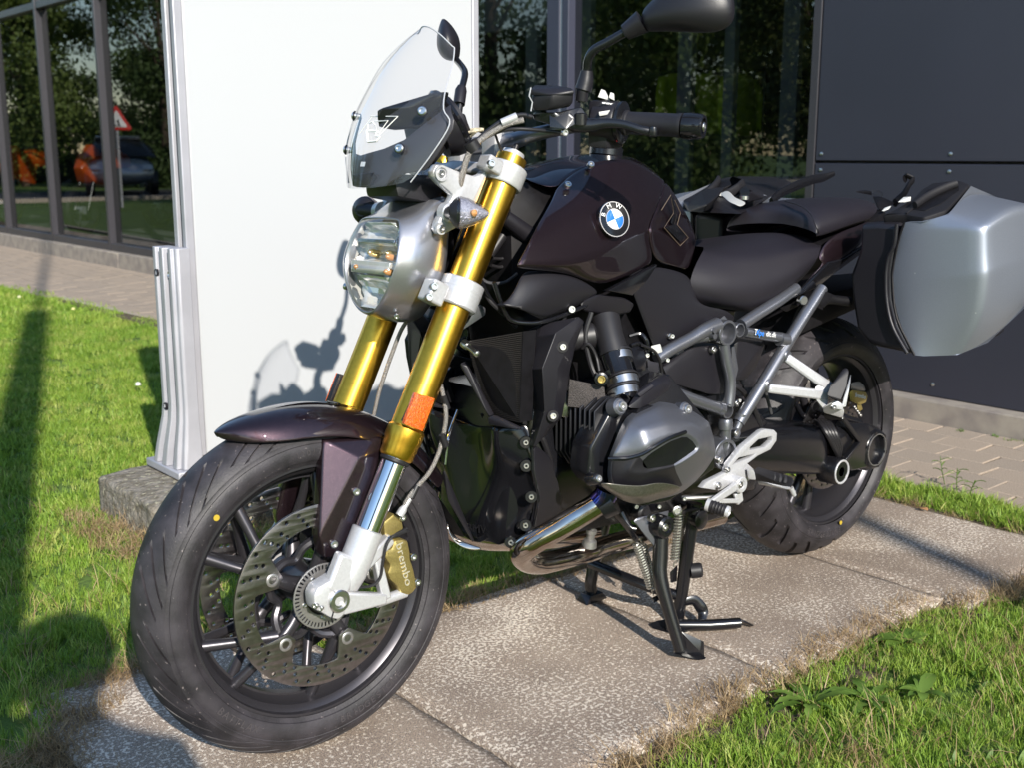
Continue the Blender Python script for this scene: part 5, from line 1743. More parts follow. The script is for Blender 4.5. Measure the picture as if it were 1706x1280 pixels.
both2(radiator)
hull('radiator_middle', [Vector((1.07, .06, .78)), Vector((1.07, -.06, .78)), Vector((1.08, .05, .56)), Vector((1.08, -.05, .56)), Vector((1.0, .05, .55)), Vector((1.0, -.05, .55))], INNER, bike, bev=.01)
p = aY('y2', 178, 358, .075)
sc = lathe('bumper_stop', [(-.01, .0085), (.0, .0085), (.004, .0072), (.004, .0055), (.008, .0048), (.030, .0048), (.032, .0065), (.038, .0060), (.040, .003)], p, Vector((.1, .85, -.25)), BOLTM, bike, seg=16)
hull('steering_stop', PY('y2', [(130, 250, .09), (325, 120, .10), (330, 60, .10), (280, 20, .10), (200, 190, .09), (150, 210, .07), (300, 100, .07)]), FRAMEM, bike, bev=.004)
# right-hand dark wedge of the shroud that shows between the forks
hull('shroud_tip', [smir(p) for p in ()] or [Vector(v) for v in ((1.16, -.13, .70), (1.17, -.15, .60), (1.19, -.125, .545), (1.12, -.17, .72), (1.12, -.18, .56), (1.10, -.12, .70))], BLACKP, bike, bev=.004)
hull('harness_box', PY('F', [(838, 368, .06), (880, 384, .08), (868, 398, .08), (850, 395, .06), (840, 380, .02), (878, 390, .03)]), BLACKGLOSS, bike, bev=.004)
tube('cable', PY('z2', [(1110, 640, .05), (1190, 640, .05), (1260, 590, .06), (1280, 640, .06), (1180, 700, .05), (1100, 690, .05)]), .0032, RUBBERH, bike, n=4, seg=8)
tube('cable', PY('z2', [(1030, 800, .10), (1090, 920, .10), (1180, 1030, .11), (1250, 1090, .12), (1350, 1100, .13)]), .0042, BLACKPAINT, bike, n=4, seg=10)
tube('connector', PY('z2', [(1090, 620, .05), (1180, 480, .05)]), [.008, .010], RUBBERH, bike)
tube('connector', PY('z2', [(1195, 345, .07), (1360, 470, .08)]), [.014, .017], BLACKP, bike)

# ------------------------------------------------------------------ intake tube and throttle body
def throttle(mr, sg):
    T = [aY('y2', 1270, 150, .165), aY('y2', 1300, 280, .185), aY('y2', 1340, 430, .205), aY('y2', 1375, 540, .22), aY('y2', 1410, 680, .24), aY('y2', 1400, 790, .25)]
    tb = tube('intake_pipe', [mr(p) for p in T[:3]], [.0285, .027, .0285], RUBBERH, bike, n=4, seg=28)
    tube('throttle_body', [mr(p) for p in (T[2], T[3], T[4], T[5])], [.027, .0265, .027, .0265], BLACKGLOSS, bike, n=4, seg=28)
    for p, d in ((aY('y2', 1365, 465, .209), 1), (aY('y2', 1412, 655, .238), 1), (aY('y2', 1418, 745, .248), 1)):
        ax = mr(T[4] - T[2])
        c = lathe('hose_clamp', [(-.0075, .0292), (-.0072, .0300), (.0072, .0300), (.0075, .0292)], mr(p), ax, BOLTM, tb, seg=32)
        lathe('clamp_rib', [(-.016, .0285), (-.012, .0315), (-.009, .0315), (-.0085, .0285)], mr(p), ax, RUBBERH, tb, seg=32)
        for k in range(5):
            ang = -.5 + .28 * k
            x_, y_, a_ = frame(ax)
    q = aY('y2', 1240, 625, .245)
    lathe('injector', [(-.03, .010), (-.002, .012), (.002, .0125), (.003, .0085), (-.004, .007)], mr(q), mr(Vector((.6, .8, .05))), BLACKPAINT, tb, seg=20)
    lathe('injector_seat', [(-.002, .0075), (.0035, .0070), (.0035, .0055), (-.003, .005)], mr(q), mr(Vector((.6, .8, .05))), GOLDB, tb, seg=16)
    hull('connector', [mr(aY('y2', x, y, Y)) for x, y, Y in ((1270, 560, .245), (1310, 545, .25), (1320, 590, .25), (1260, 600, .24), (1280, 570, .22), (1315, 590, .225))], BLACKPAINT, tb, bev=.002)
    hull('throttle_motor', [mr(aY('y2', x, y, Y)) for x, y, Y in ((1480, 360, .20), (1560, 350, .20), (1600, 450, .21), (1590, 560, .21), (1530, 580, .22), (1490, 480, .22), (1500, 380, .15), (1590, 480, .15))], BLACKPAINT, tb, bev=.004)
    tube('cable', [mr(p) for p in PY('y2', [(1470, 360, .20), (1540, 340, .20), (1590, 400, .20), (1600, 470, .20)])], .004, BLACKGLOSS, tb, n=4)
    hull('foam_pad', [mr(aY('y2', x, y, Y)) for x, y, Y in ((990, 625, .205), (1180, 665, .225), (1265, 690, .235), (1280, 850, .235), (1205, 865, .228), (975, 845, .20), (1000, 640, .15), (1190, 680, .16), (1190, 860, .16), (980, 850, .15))], FOAM, bike, bev=.003)
    tube('hose_loop', [mr(p) for p in PY('y2', [(1090, 380, .17), (1130, 345, .18), (1170, 380, .185), (1205, 460, .19), (1225, 560, .20)])], .0032, RUBBERH, tb, n=4, seg=8)
    lathe('hose_ring', [(-.006, .020), (-.004, .023), (.004, .023), (.006, .020)], mr(aY('y2', 962, 830, .175)), mr(Vector((.5, .85, 0))), BOLTM, bike, seg=26)


both2(throttle)

# ------------------------------------------------------------------ engine
hull('engine_block', [Vector(v) for v in ((1.12, .12, .60), (1.12, -.12, .60), (1.14, .10, .30), (1.14, -.10, .30), (.62, .12, .62), (.62, -.12, .62), (.58, .10, .26), (.58, -.10, .26), (.80, .16, .45), (.80, -.16, .45), (1.05, .16, .45), (1.05, -.16, .45))], GUNMETAL if False else BLACKPAINT, bike, bev=.02)


FINB = mat('fin_black', (.022, .022, .026), .35, .4)


def cyl(mr, sg):
    A = lambda x, y, Y: mr(aY('y4', x, y, Y))
    # finned barrel: stacked plates across the cylinder axis (Y)
    c = aY('F', 1040, 722, .26)
    cx, cz = c.x, c.z
    barrel = lathe('cylinder', [(-.12, .055), (.05, .055)], mr(Vector((cx - .02, .25, cz))), mr(NY), BLACKPAINT, bike, seg=32)
    fin_lp = [(-.075, -.062), (.06, -.070), (.082, -.04), (.082, .05), (.05, .070), (-.07, .066)]
    for k in range(9):
        Y = .150 + k * .0125
        P = [mr(Vector((cx + x - .01, Y, cz + z))) for x, z in fin_lp]
        V = P + [p + mr(Vector((0, .0036, 0))) for p in P]
        n = len(P)
        mesh('cooling_fin', V, [tuple(range(n)), tuple(range(n, 2 * n))[::-1]] + [(i, (i + 1) % n, n + (i + 1) % n, n + i) for i in range(n)], FINB, barrel, bev=.0012, bseg=1, angle=30)
    # head casting (black) behind the cover
    hd = [(20, 690, .262), (0, 900, .262), (60, 980, .268), (180, 400, .268), (330, 370, .270), (640, 110, .262), (700, 330, .28), (940, 480, .30), (1010, 700, .31), (1000, 860, .30), (640, 1120, .29), (420, 1160, .285), (200, 1060, .275)]
    head = hull('cylinder_head', [A(*p) for p in hd] + [A(x, y, Y) - mr(Vector((0, .05, 0))) for x, y, Y in hd], BLACKPAINT, bike, bev=.010, bseg=3)
    # cover: faceted grey shell, rows run from upper left edge round to the lower right
    rows = [
        [(160, 780, .285), (175, 735, .287), (275, 480, .290), (330, 420, .290), (560, 330, .292), (690, 345, .292), (830, 400, .296), (950, 490, .304), (1003, 640, .312), (1000, 760, .312), (930, 880, .308), (760, 1050, .300), (620, 1090, .296), (400, 1140, .290), (240, 1075, .286), (140, 985, .282)],
        [(190, 775, .305), (205, 735, .307), (300, 520, .310), (360, 460, .312), (560, 375, .314), (690, 385, .316), (820, 425, .320), (930, 505, .326), (975, 640, .332), (970, 750, .332), (905, 855, .328), (740, 1015, .318), (600, 1050, .314), (400, 1095, .306), (260, 1035, .303), (170, 965, .300)],
        [(310, 772, .322), (315, 735, .324), (385, 570, .332), (440, 545, .340), (620, 500, .346), (760, 500, .348), (820, 500, .348), (890, 560, .350), (925, 650, .352), (910, 720, .352), (840, 800, .348), (690, 900, .340), (560, 930, .334), (400, 985, .325), (300, 965, .318), (230, 925, .312)],
        [(420, 745, .340), (430, 715, .344), (450, 690, .348), (500, 660, .352), (640, 600, .356), (740, 580, .358), (790, 580, .358), (850, 625, .358), (890, 690, .358), (860, 730, .358), (800, 775, .356), (680, 850, .350), (560, 865, .345), (450, 900, .338), (360, 900, .332), (300, 880, .326)],
        [(430, 800, .338), (450, 780, .342), (480, 750, .346), (530, 715, .349), (650, 645, .352), (740, 612, .354), (780, 612, .354), (825, 645, .354), (855, 690, .354), (835, 715, .354), (780, 755, .352), (675, 825, .347), (570, 845, .343), (480, 860, .339), (440, 855, .337), (430, 830, .337)],
    ]
    rows = [[A(*p) for p in r_] for r_ in rows]
    o = grid('head_cover', rows, GUNMETAL, bike, wrap=True, sub=2, solid=0, crow=(1, 2, 3), ccol=(1, 4, 7, 9, 13), cw=.72)
    o.data.materials.append(BLACKP)
    for f_ in o.data.polygons:
        i_, j_ = divmod(f_.index, 16)
        if 1 <= i_ <= 3 and j_ in (11, 12, 13, 14, 15): f_.material_index = 1
    # black inlay in the hollow
    inl = [(430, 800, .340), (480, 752, .347), (650, 646, .3535), (740, 612, .3555), (780, 612, .3555), (825, 645, .3555), (855, 690, .3555), (780, 756, .3535), (675, 826, .3485), (570, 846, .3445), (470, 860, .340)]
    P = [A(*p) for p in inl]
    cm = sum(P, Vector()) / len(P)
    mesh('cover_inlay', P + [cm], [(i, (i + 1) % len(P), len(P)) for i in range(len(P))], BLACKGLOSS, o, angle=60)
    # dark groove line under the upper facet
    tube('cover_groove', [A(*p) for p in ((158, 782, .300), (240, 780, .314), (320, 776, .326), (430, 745, .343), (520, 690, .355), (640, 620, .359), (770, 570, .3605))], .0035, BLACKPAINT, o, n=3, seg=8)
    # lower bare-metal guard
    g1 = [[(60, 965, .292), (150, 970, .308), (300, 985, .322), (430, 990, .328), (530, 955, .337), (690, 985, .334)],
          [(120, 1010, .294), (190, 1040, .308), (300, 1075, .318), (420, 1080, .322), (540, 1050, .324), (720, 1010, .326)],
          [(210, 1080, .285), (260, 1110, .290), (330, 1135, .292), (420, 1145, .294), (510, 1110, .298), (700, 1045, .306)]]
    grid('cover_guard', [[A(*p) + mr(Vector((0, .004, 0))) for p in r_] for r_ in g1], GUARDM, o, sub=2, solid=.003, crow=(1,), cw=.6, ccol=(0, 5))
    for (x, y, Y, r_) in ((250, 370, .288, .0095), (65, 940, .290, .0068), (768, 392, .312, .0088)):
        p = A(x, y, Y)
        lathe('bolt_boss', [(-.02, r_ * 1.75), (.0, r_ * 1.6), (.003, r_ * 1.3)], p, mr(Vector((.1, .95, .3))), GUNMETAL if y < 900 else BLACKPAINT, o, seg=20)
        bolt(p + mr(Vector((0, .004, .001))), mr(Vector((.1, .95, .3))), r_, o)
    # plug-wire cover on top
    hull('plug_cover', [A(x, y, Y) for x, y, Y in ((360, 285, .275), (390, 240, .275), (520, 150, .272), (600, 110, .265), (650, 140, .270), (660, 185, .278), (640, 240, .285), (420, 390, .295), (300, 385, .288), (420, 290, .292), (600, 170, .284), (560, 110, .22), (400, 230, .22))], BLACKP, bike, bev=.006)
    hull('plug_cover_edge', [A(x, y, Y) for x, y, Y in ((385, 270, .2935), (500, 190, .291), (520, 205, .293), (410, 292, .295), (400, 270, .28), (510, 200, .28))], GREYT, bike, bev=.001)


both2(cyl)

# front engine cover / belly fairing, mostly gloss black
def belly(mr, sg):
    A = lambda x, y, Y: mr(aY('y3', x, y, Y))
    rows = [[(250, 60, .0), (260, 300, .0), (230, 560, .0), (180, 800, .0), (240, 960, .0)],
            [(330, 50, .05), (345, 300, .045), (320, 560, .045), (270, 800, .04), (290, 980, .03)],
            [(400, 60, .10), (395, 230, .10), (460, 400, .10), (540, 600, .10), (400, 900, .07)],
            [(560, 50, .13), (590, 240, .14), (640, 400, .145), (690, 640, .14), (520, 960, .10)],
            [(680, 0, .145), (695, 240, .160), (700, 420, .165), (735, 620, .160), (690, 860, .13)]]
    rows = [[A(*p) for p in r_] for r_ in rows]
    return rows
rows = belly(lambda p: p, 1)
bf = grid('belly_fairing', rows, BLACKGLOSS, bike, mirror=ymir, sub=2, solid=.004, crow=(2,), cw=.5, ccol=(0, 4))
def belly_side(mr, sg):
    A = lambda x, y, Y: mr(aY('y3', x, y, Y))
    rows = [[(690, 180, .165), (700, 420, .168), (735, 640, .162), (650, 960, .125), (490, 1020, .10)],
            [(760, 220, .160), (780, 420, .162), (810, 600, .158), (760, 820, .135), (560, 1030, .095)],
            [(860, 300, .150), (900, 450, .150), (910, 560, .148), (960, 690, .140), (800, 860, .11)]]
    o = grid('belly_side', [[A(*p) for p in r_] for r_ in rows], BLACKP, bike, sub=2, solid=.004, crow=(0,), cw=1)
    tube('belly_edge', [A(*p) for p in ((690, 175, .168), (700, 330, .171), (702, 420, .171), (735, 560, .168), (740, 650, .165), (705, 840, .145))], .003, BLACKGLOSS, o, n=4, seg=8)
    for (x, y, Y) in ((645, 180, .152), (648, 365, .156), (688, 610, .158), (642, 835, .140), (525, 970, .115)):
        p = A(x, y, Y + .004)
        lathe('bolt_recess', [(-.003, .012), (.001, .011), (.001, .009)], p, mr(Vector((.6, .78, .1))), BLACKPAINT, o, seg=18)
        bolt(p, mr(Vector((.6, .78, .1))), .0052, o)
    # edge fin beside the front wheel
    hull('air_fin', [A(*p) for p in ((0, 380, .06), (90, 690, .05), (240, 960, .03), (220, 965, .03), (30, 640, .05), (-20, 430, .05), (90, 690, .02), (230, 962, .01))], BLACKP, bike, bev=.002)
both2(belly_side)
t_ = aY('y3', 280, 860, .032)
text('belly_emblem', 'BMW', .022, basis(t_ + Vector((.004, .002, 0)), Vector((-.45, .85, .0)), Vector((0, 0, 1))), INNER, bf, .0012)

# ------------------------------------------------------------------ exhaust: header from the head, elbow under the engine
def exhaust():
    hp = [aY('y3', 1290, 545, .255), aY('y3', 1270, 600, .25), aY('y3', 1220, 660, .24), aY('y3', 1080, 750, .22), aY('y3', 900, 860, .195), aY('y3', 740, 950, .17), aY('y3', 640, 1015, .15), aY('y3', 610, 1065, .125), aY('y3', 660, 1115, .105), aY('y3', 760, 1130, .09), aY('y3', 900, 1105, .075), aY('y3', 1150, 1040, .055), aY('y3', 1400, 960, .04), aY('F', 1200, 860, .02)]
    ex = tube('exhaust_header', hp, [.020, .0215, .0225, .0225, .0225, .0225, .0235, .0235, .0235, .0230, .0225, .0225, .022, .022], PIPE, bike, n=7, seg=26)
    hb = [hp[0] + Vector((0, .004, .012)), hp[1], hp[2]]
    tube('blued_band', [hp[0], hp[1], hp[2]], [.0203, .0218, .0228], MATS['blued_steel'], ex, n=5, seg=26)
    tube('header_collar', [aY('y3', 1240, 690, .243), aY('y3', 1340, 640, .26)], [.0245, .0255], BLACKPAINT, ex, seg=24)
    p = aY('y3', 1150, 960, .075)
    lathe('sensor', [(-.012, .016), (.002, .014), (.006, .0085), (.016, .0085), (.018, .0110), (.026, .0110), (.028, .006), (.05, .0055)], p, Vector((-.05, .15, 1)), CARRIER, ex, seg=18)
    tube('exhaust_header', [ymir(q) for q in hp[:13]], .0225, PIPE, bike, n=5, seg=20)
    # collector and silencer on the right
    lathe('silencer', [(-.30, .03), (-.26, .055), (.16, .062), (.20, .05), (.20, .035)], Vector((.02, -.19, .36)), Vector((-1, -.08, .22)), CARRIER, bike, seg=32)
    tube('collector', [Vector((.62, .02, .30)), Vector((.45, -.08, .30)), Vector((.32, -.17, .31))], [.03, .03, .03], PIPE, bike, n=4)
    # polished under-pan edge that shows left of the header
    grid('pan_edge', [PY('y3', [(20, 770, .02), (60, 900, .03), (150, 970, .045), (350, 1020, .07)]), PY('y3', [(20, 840, .03), (60, 960, .04), (150, 1020, .05), (240, 1040, .06)])], PIPE, bike, sub=2, solid=.003)


mat('blued_steel', (.05, .09, .50), .14, 1.0, noise_s=60, col2=(.16, .10, .30))
exhaust()

# ------------------------------------------------------------------ frame
def ftube(name, pts, r, parent=None, n=4, **k):
    return tube(name, pts, r, FRAMEM, parent or bike, n=n, seg=16, **k)


def ring_end(p, d, r, L_, parent, depth=.018):
    d = Vector(d).normalized()
    return lathe('tube_node', [(-L_, r), (.001, r), (.002, r - .001), (.002, r * .80), (.0, r * .78), (-depth, r * .76), (-depth, .0001)], p, d, FRAMEM, parent, seg=32, caps=False)


def frame_side(mr, sg):
    A = lambda x, y, Y: mr(aY('y6', x, y, Y))
    n1 = A(565, 318, .160)
    fr1 = ftube('frame_tube', [A(60, 500, .135), A(150, 440, .138), A(300, 360, .142), A(400, 300, .145), A(490, 262, .145)], [.0135, .0135, .0135, .015, .017])
    ftube('frame_tube', [A(330, 360, .135), A(420, 345, .14), A(500, 330, .145)], .010, fr1)
    ring_end(n1, mr(Vector((.05, 1, .0))), .0275, .055, fr1, .03)
    hull('gusset', [A(*p) for p in ((470, 250, .14), (540, 195, .14), (580, 245, .14), (500, 300, .14), (470, 250, .132), (540, 195, .132), (580, 245, .132))], FRAMEM, fr1, bev=.001)
    n2 = A(650, 297, .158)
    ring_end(n2, mr(Vector((.05, 1, .0))), .0155, .045, fr1, .02)
    up = ftube('frame_tube', [A(660, 260, .145), A(780, 180, .145), A(930, 85, .14), A(1050, 0, .135)], .0135, n=1)
    ftube('frame_tube', [A(680, 310, .150), A(820, 335, .155), A(950, 350, .158)], .0115, n=1)
    rear = ftube('frame_tube', [mr(aY('y6', 1235, 0, .150)), A(1110, 190, .155), A(990, 385, .158), A(850, 620, .158), A(640, 960, .155)], .0140, n=1)
    tube('tube_eye', [A(660, 900, .155), A(640, 975, .155), A(612, 1035, .155)], [.0135, .0095, .0085], FRAMEM, rear, seg=14)
    lathe('tube_eye', [(-.012, .0125), (.004, .0125), (.006, .0115)], A(617, 1035, .158), mr(NY), FRAMEM, rear, seg=24)
    bolt(A(620, 1032, .166), mr(NY), .0075, rear)
    lathe('collar', [(-.014, .0150), (.014, .0150)], A(955, 365, .158), mr(aY('y6', 820, 335, .155) - aY('y6', 960, 352, .158)), FRAMEM, rear, seg=20)
    # vertical tube
    ftube('frame_tube', [A(535, 390, .150), A(555, 520, .152), A(580, 640, .154), A(580, 740, .155), A(568, 840, .156)], .0125)
    n3 = A(565, 878, .165)
    ring_end(n3, mr(Vector((.05, 1, 0))), .0165, .05, fr1, .025)
    ftube('frame_tube', [A(155, 735, .160), A(330, 800, .160), A(500, 860, .158)], .0130, n=1)
    lathe('collar', [(-.008, .0150), (.008, .0145)], A(505, 858, .158), mr(aY('y6', 330, 800, .160) - aY('y6', 500, 860, .158)), FRAMEM, fr1, seg=20)
    ftube('frame_tube', [A(555, 930, .158), A(548, 1010, .158), A(545, 1120, .156), A(535, 1200, .15)], [.0135, .0125, .013, .013])
    lathe('collar', [(-.012, .0155), (.004, .0160), (.010, .0140)], A(548, 965, .158), (0, 0, 1), FRAMEM, fr1, seg=22)
    # swing-arm pivot boss
    ring_end(A(548, 1185, .172), mr(Vector((.1, 1, 0))), .034, .05, fr1, .012)
    bolt(A(505, 1225, .176), mr(NY), .0085, fr1)
    bolt(A(625, 820, .135), mr(NY), .0075, fr1)
    for (x, y, Y) in ((465, 300, .160), (465, 340, .158)):
        lathe('boss', [(-.01, .006), (.004, .006)], A(x, y, Y), mr(NY), FRAMEM, fr1, seg=14)
    # footrest carrier of the passenger: silver triangle
    cr_ = bar('passenger_carrier', A(975, 490, .168), A(1290, 712, .215), .021, .026, .016, mr(NY + Vector((.2, 0, 0))), SILVER, bike, bev=.005)
    bar('carrier_arm', A(845, 712, .168), A(1270, 765, .215), .021, .024, .016, mr(NY + Vector((.2, 0, 0))), SILVER, cr_, bev=.005)
    hull('carrier_plate', [A(*p) for p in ((1190, 690, .205), (1300, 700, .222), (1290, 760, .222), (1170, 770, .205), (1260, 880, .22), (1240, 870, .21), (1200, 800, .19), (1290, 720, .20))], SILVER, cr_, bev=.004)
    hull('carrier_foot', [A(*p) for p in ((1240, 845, .218), (1330, 795, .245), (1360, 830, .25), (1395, 870, .252), (1380, 930, .245), (1245, 890, .215), (1250, 860, .19), (1380, 900, .21), (1340, 810, .21))], SILVER, cr_, bev=.004)
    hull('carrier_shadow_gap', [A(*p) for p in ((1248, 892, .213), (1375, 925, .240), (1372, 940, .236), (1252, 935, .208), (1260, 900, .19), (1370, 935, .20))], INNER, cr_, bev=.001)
    lathe('boss', [(-.02, .014), (.006, .0135), (.009, .011)], A(975, 478, .165), mr(NY), FRAMEM, cr_, seg=18)
    lathe('boss', [(-.02, .016), (.006, .0155), (.009, .012)], A(845, 690, .165), mr(NY), FRAMEM, cr_, seg=18)
    bolt(A(1318, 848, .256), mr(Vector((.3, .9, .1))), .006, cr_)
    # folded passenger footrest
    pr = hull('passenger_footrest', [A(*p) for p in ((1265, 770, .238), (1290, 700, .238), (1380, 575, .240), (1410, 565, .248), (1428, 590, .256), (1410, 700, .262), (1370, 800, .262), (1340, 810, .25), (1300, 720, .215), (1400, 580, .22), (1360, 790, .225))], RUBBERG, bike, bev=.006, bseg=3)
    hull('footrest_frame', [A(*p) for p in ((1385, 790, .258), (1440, 610, .262), (1435, 680, .266), (1405, 845, .264), (1375, 850, .258), (1430, 620, .245), (1390, 840, .24))], SILVER, pr, bev=.003)
    hull('footrest_holder', [A(*p) for p in ((1300, 830, .25), (1345, 800, .256), (1390, 830, .262), (1380, 870, .262), (1320, 860, .255), (1330, 830, .23), (1380, 860, .235))], SILVER, pr, bev=.003)


both2(frame_side)
tt = aY('y6', 835, 322, .168)
dxx = aY('y6', 915, 335, .169) - aY('y6', 760, 312, .167)
upx = Vector((.1, 0, 1))
st_ = [c for c in bike.children if c.name.startswith('frame_tube')][2]
text('sticker_text', 'Xpe', .019, basis(aY('y6', 795, 318, .1675), dxx, upx), mat('sticker_blue', (.03, .25, .85), .4), st_, .0003, xs=.9)
text('sticker_text', 'T', .019, basis(aY('y6', 764, 313, .1675), dxx, upx), WHITEP, st_, .0003, xs=.9)
text('sticker_text', 'dit.dk', .016, basis(aY('y6', 873, 329, .1685), dxx, upx), WHITEP, st_, .0003, xs=1.0)
# luggage bracket and clip by the tail
tube('pannier_bracket', [aY('y6', 1250, 70, .150), aY('y6', 1310, 80, .155), aY('y6', 1430, 95, .172)], [.016, .012, .012], INNER, bike, seg=10)
hull('pannier_clamp', PY('y6', [(1220, 90, .165), (1260, 20, .165), (1310, 40, .165), (1300, 80, .165), (1250, 140, .165), (1210, 120, .165), (1260, 30, .145), (1300, 80, .145), (1230, 130, .145)]), INNER, bike, bev=.003)
lathe('lock_knob', [(-.012, .009), (.002, .011), (.004, .0095)], aY('y6', 1100, 85, .150), Vector((.3, .9, 0)), BOLTM, bike, seg=20)
hull('battery_box', PY('y6', [(930, 140, .11), (1010, 110, .12), (1090, 100, .12), (1060, 130, .12), (980, 170, .11), (950, 150, .07), (1060, 120, .07)]), INNER, bike, bev=.003)
# inner side panels, gearbox housing, hugger
hull('gearbox_cover', PY('y6', [(100, 540, .120), (300, 420, .125), (440, 400, .128), (540, 440, .125), (560, 640, .130), (540, 760, .130), (440, 760, .135), (200, 690, .135), (100, 600, .13), (300, 430, .05), (540, 640, .05), (200, 680, .05)]), MATS['matt_black_plastic'], bike, bev=.010)
bolt(aY('y6', 460, 435, .136), NY, .0085, bike)
hull('gearbox', PY('F', [(1090, 640, .10), (1210, 640, .12), (1280, 700, .12), (1260, 820, .11), (1100, 830, .12), (1090, 640, -.1), (1280, 720, -.1), (1250, 820, -.1)]), BLACKPAINT, bike, bev=.02)
ph = hull('tank_shield', PY('y6', [(605, 400, .135), (640, 375, .140), (820, 385, .130), (830, 400, .128), (770, 560, .12), (690, 650, .125), (610, 660, .135), (590, 560, .13), (640, 400, .08), (800, 400, .08), (690, 640, .08)]), BLACKP, bike, bev=.006)
hull('shield_edge', PY('y6', [(590, 420, .142), (612, 410, .143), (640, 575, .143), (620, 650, .143), (602, 640, .142), (595, 560, .14), (612, 420, .125), (620, 640, .125)]), FRAMEM, ph, bev=.002)
# rear shock hinted between the tubes
tube('shock', PY('F', [(1330, 620, .02), (1290, 720, .02)]), .03, INNER, bike)
# swing arm with drive shaft and final drive on the left
def swing():
    A = lambda x, y, Y: aY('y7', x, y, Y)
    rows = []
    secs = [((60, 380), (60, 640), .105, .06), ((160, 365), (165, 660), .120, .062), ((300, 345), (300, 680), .138, .064), ((480, 335), (470, 690), .150, .066), ((640, 335), (640, 700), .152, .066), ((740, 350), (760, 700), .150, .064), ((830, 400), (820, 690), .145, .06)]
    for (a, b, Y, hw) in secs:
        top, bot = A(*a, Y - hw * .45), A(*b, Y - hw * .4)
        m1, m2 = A(a[0], a[1] * .72 + b[1] * .28, Y), A(a[0], a[1] * .30 + b[1] * .70, Y)
        bk = Vector((0, -2 * hw, 0))
        rows.append([top, top.lerp(m1, .5) + Vector((0, .008, 0)), m1, m2, bot.lerp(m2, .45) + Vector((0, .008, 0)), bot, bot + bk * .6, m2 + bk * .9, m1 + bk * .9, top + bk * .6])
    sw = grid('swing_arm', rows, BLACKPAINT, bike, wrap=True, caps=True, sub=2, solid=0, ccol=(2, 3), cw=.5)
    # ribbed gaiter
    gp = [A(735, 350, .115), A(790, 440, .13), A(850, 540, .135)]
    for k in range(4):
        o = Vector((-.010 * k, 0, -.002 * k))
        tube('gaiter_rib', [A(710 + 22 * k, 330, .09) , A(745 + 22 * k, 350, .125), A(790 + 20 * k, 415, .150), A(835 + 14 * k, 500, .152), A(868, 570, .140)], .0065, RUBBERH, sw, n=4, seg=8)
    # final drive
    fdx = rc.x
    fd = hull('final_drive', [A(*p) for p in ((850, 330, .125), (940, 340, .135), (1060, 345, .130), (1140, 400, .115), (1175, 480, .11), (1150, 600, .115), (1090, 630, .12), (960, 660, .135), (900, 640, .14), (860, 560, .145), (870, 450, .15), (900, 330, .06), (1100, 360, .06), (1150, 600, .06), (900, 650, .06))], BLACKPAINT, bike, bev=.014, bseg=3)
    hc = A(1120, 520, .128)
    ring = lathe('hub_flange', [(-.045, .062), (-.02, .060), (-.004, .052), (.0, .050), (.002, .0465), (.002, .0415), (.0, .0400), (-.03, .039), (-.10, .039)], hc, NY, BLACKPAINT, fd, seg=48, caps=False)
    lathe('hub_edge', [(.000, .0435), (.0035, .0425), (.0035, .0405), (.0, .040)], hc, NY, CARRIER, fd, seg=48, caps=False)
    for k in range(6):
        a = k * math.pi / 3 + .3
        box_ = lathe('hub_notch', [(-.001, .006), (.0022, .006)], hc + Vector((math.cos(a) * .0445, .001, math.sin(a) * .0445)), NY, BLACKGLOSS, fd, seg=8)
    pc = A(888, 668, .160)
    lathe('pivot_cap', [(-.05, .036), (-.008, .035), (.0, .032)], pc, NY, BLACKPAINT, fd, seg=40)
    lathe('pivot_ring', [(-.001, .031), (.002, .031), (.003, .0295), (.002, .026), (.0, .0255)], pc, NY, SILVER, fd, seg=40)
    lathe('pivot_insert', [(-.004, .0255), (.0005, .0255), (.0005, .012), (-.001, .011), (-.001, .0001)], pc, NY, BLACKGLOSS, fd, seg=32, caps=False)
    bar('rib', A(880, 300, .150), A(1010, 470, .150), .014, .014, .016, NY, BLACKPAINT, fd, bev=.003)
    bar('rib', A(1000, 470, .150), A(905, 590, .155), .012, .012, .016, NY, BLACKPAINT, fd, bev=.003)
    tube('torque_rod', [aY('y7', 720, 230, .09), aY('y7', 880, 300, .11), aY('y7', 1000, 340, .10)], .012, BLACKPAINT, fd, n=2)
    tube('rear_hose', [A(500, 330, .05), A(560, 200, .05), A(640, 300, .05), A(700, 210, .05)], .007, BLACKGLOSS, fd, n=4)
    return sw


swing()
# rear wheel inside: hub, spokes, disc, caliper
rh = lathe('rear_hub', [(-.08, .05), (-.06, .075), (-.02, .070), (.03, .060), (.07, .055), (.09, .05)], rc, ra, RIMM, rwheel, seg=40)
for k in range(10):
    a = 18 + 36 * k + (6 if k % 2 else -6)
    tube('spoke', [wheel_pt(RT_, .055, a, .01), wheel_pt(RT_, .12, a, .016), wheel_pt(RT_, .20, a, .012)], [.014, .0105, .013], RIMM, rwheel, seg=12, n=3)
disc(RT_, .058, .085, .1325, .075, [20 + 72 * k for k in range(5)], rwheel, hole_rows=((.098, 0), (.110, 1), (.121, 0)), nh=30, name='rear_disc')
rcal = hull('rear_caliper', PY('y7', [(938, 140, .085), (960, 120, .09), (1050, 135, .09), (1062, 165, .09), (1050, 205, .09), (1010, 222, .09), (985, 200, .09), (945, 195, .085), (945, 150, .05), (1055, 150, .05), (1010, 215, .05)]), CALGOLD, bike, bev=.005)
hull('caliper_half', PY('y7', [(950, 70, .07), (1010, 60, .07), (1040, 90, .07), (1050, 130, .07), (950, 125, .07), (960, 80, .03), (1040, 120, .03)]), CARRIER, rcal, bev=.005)
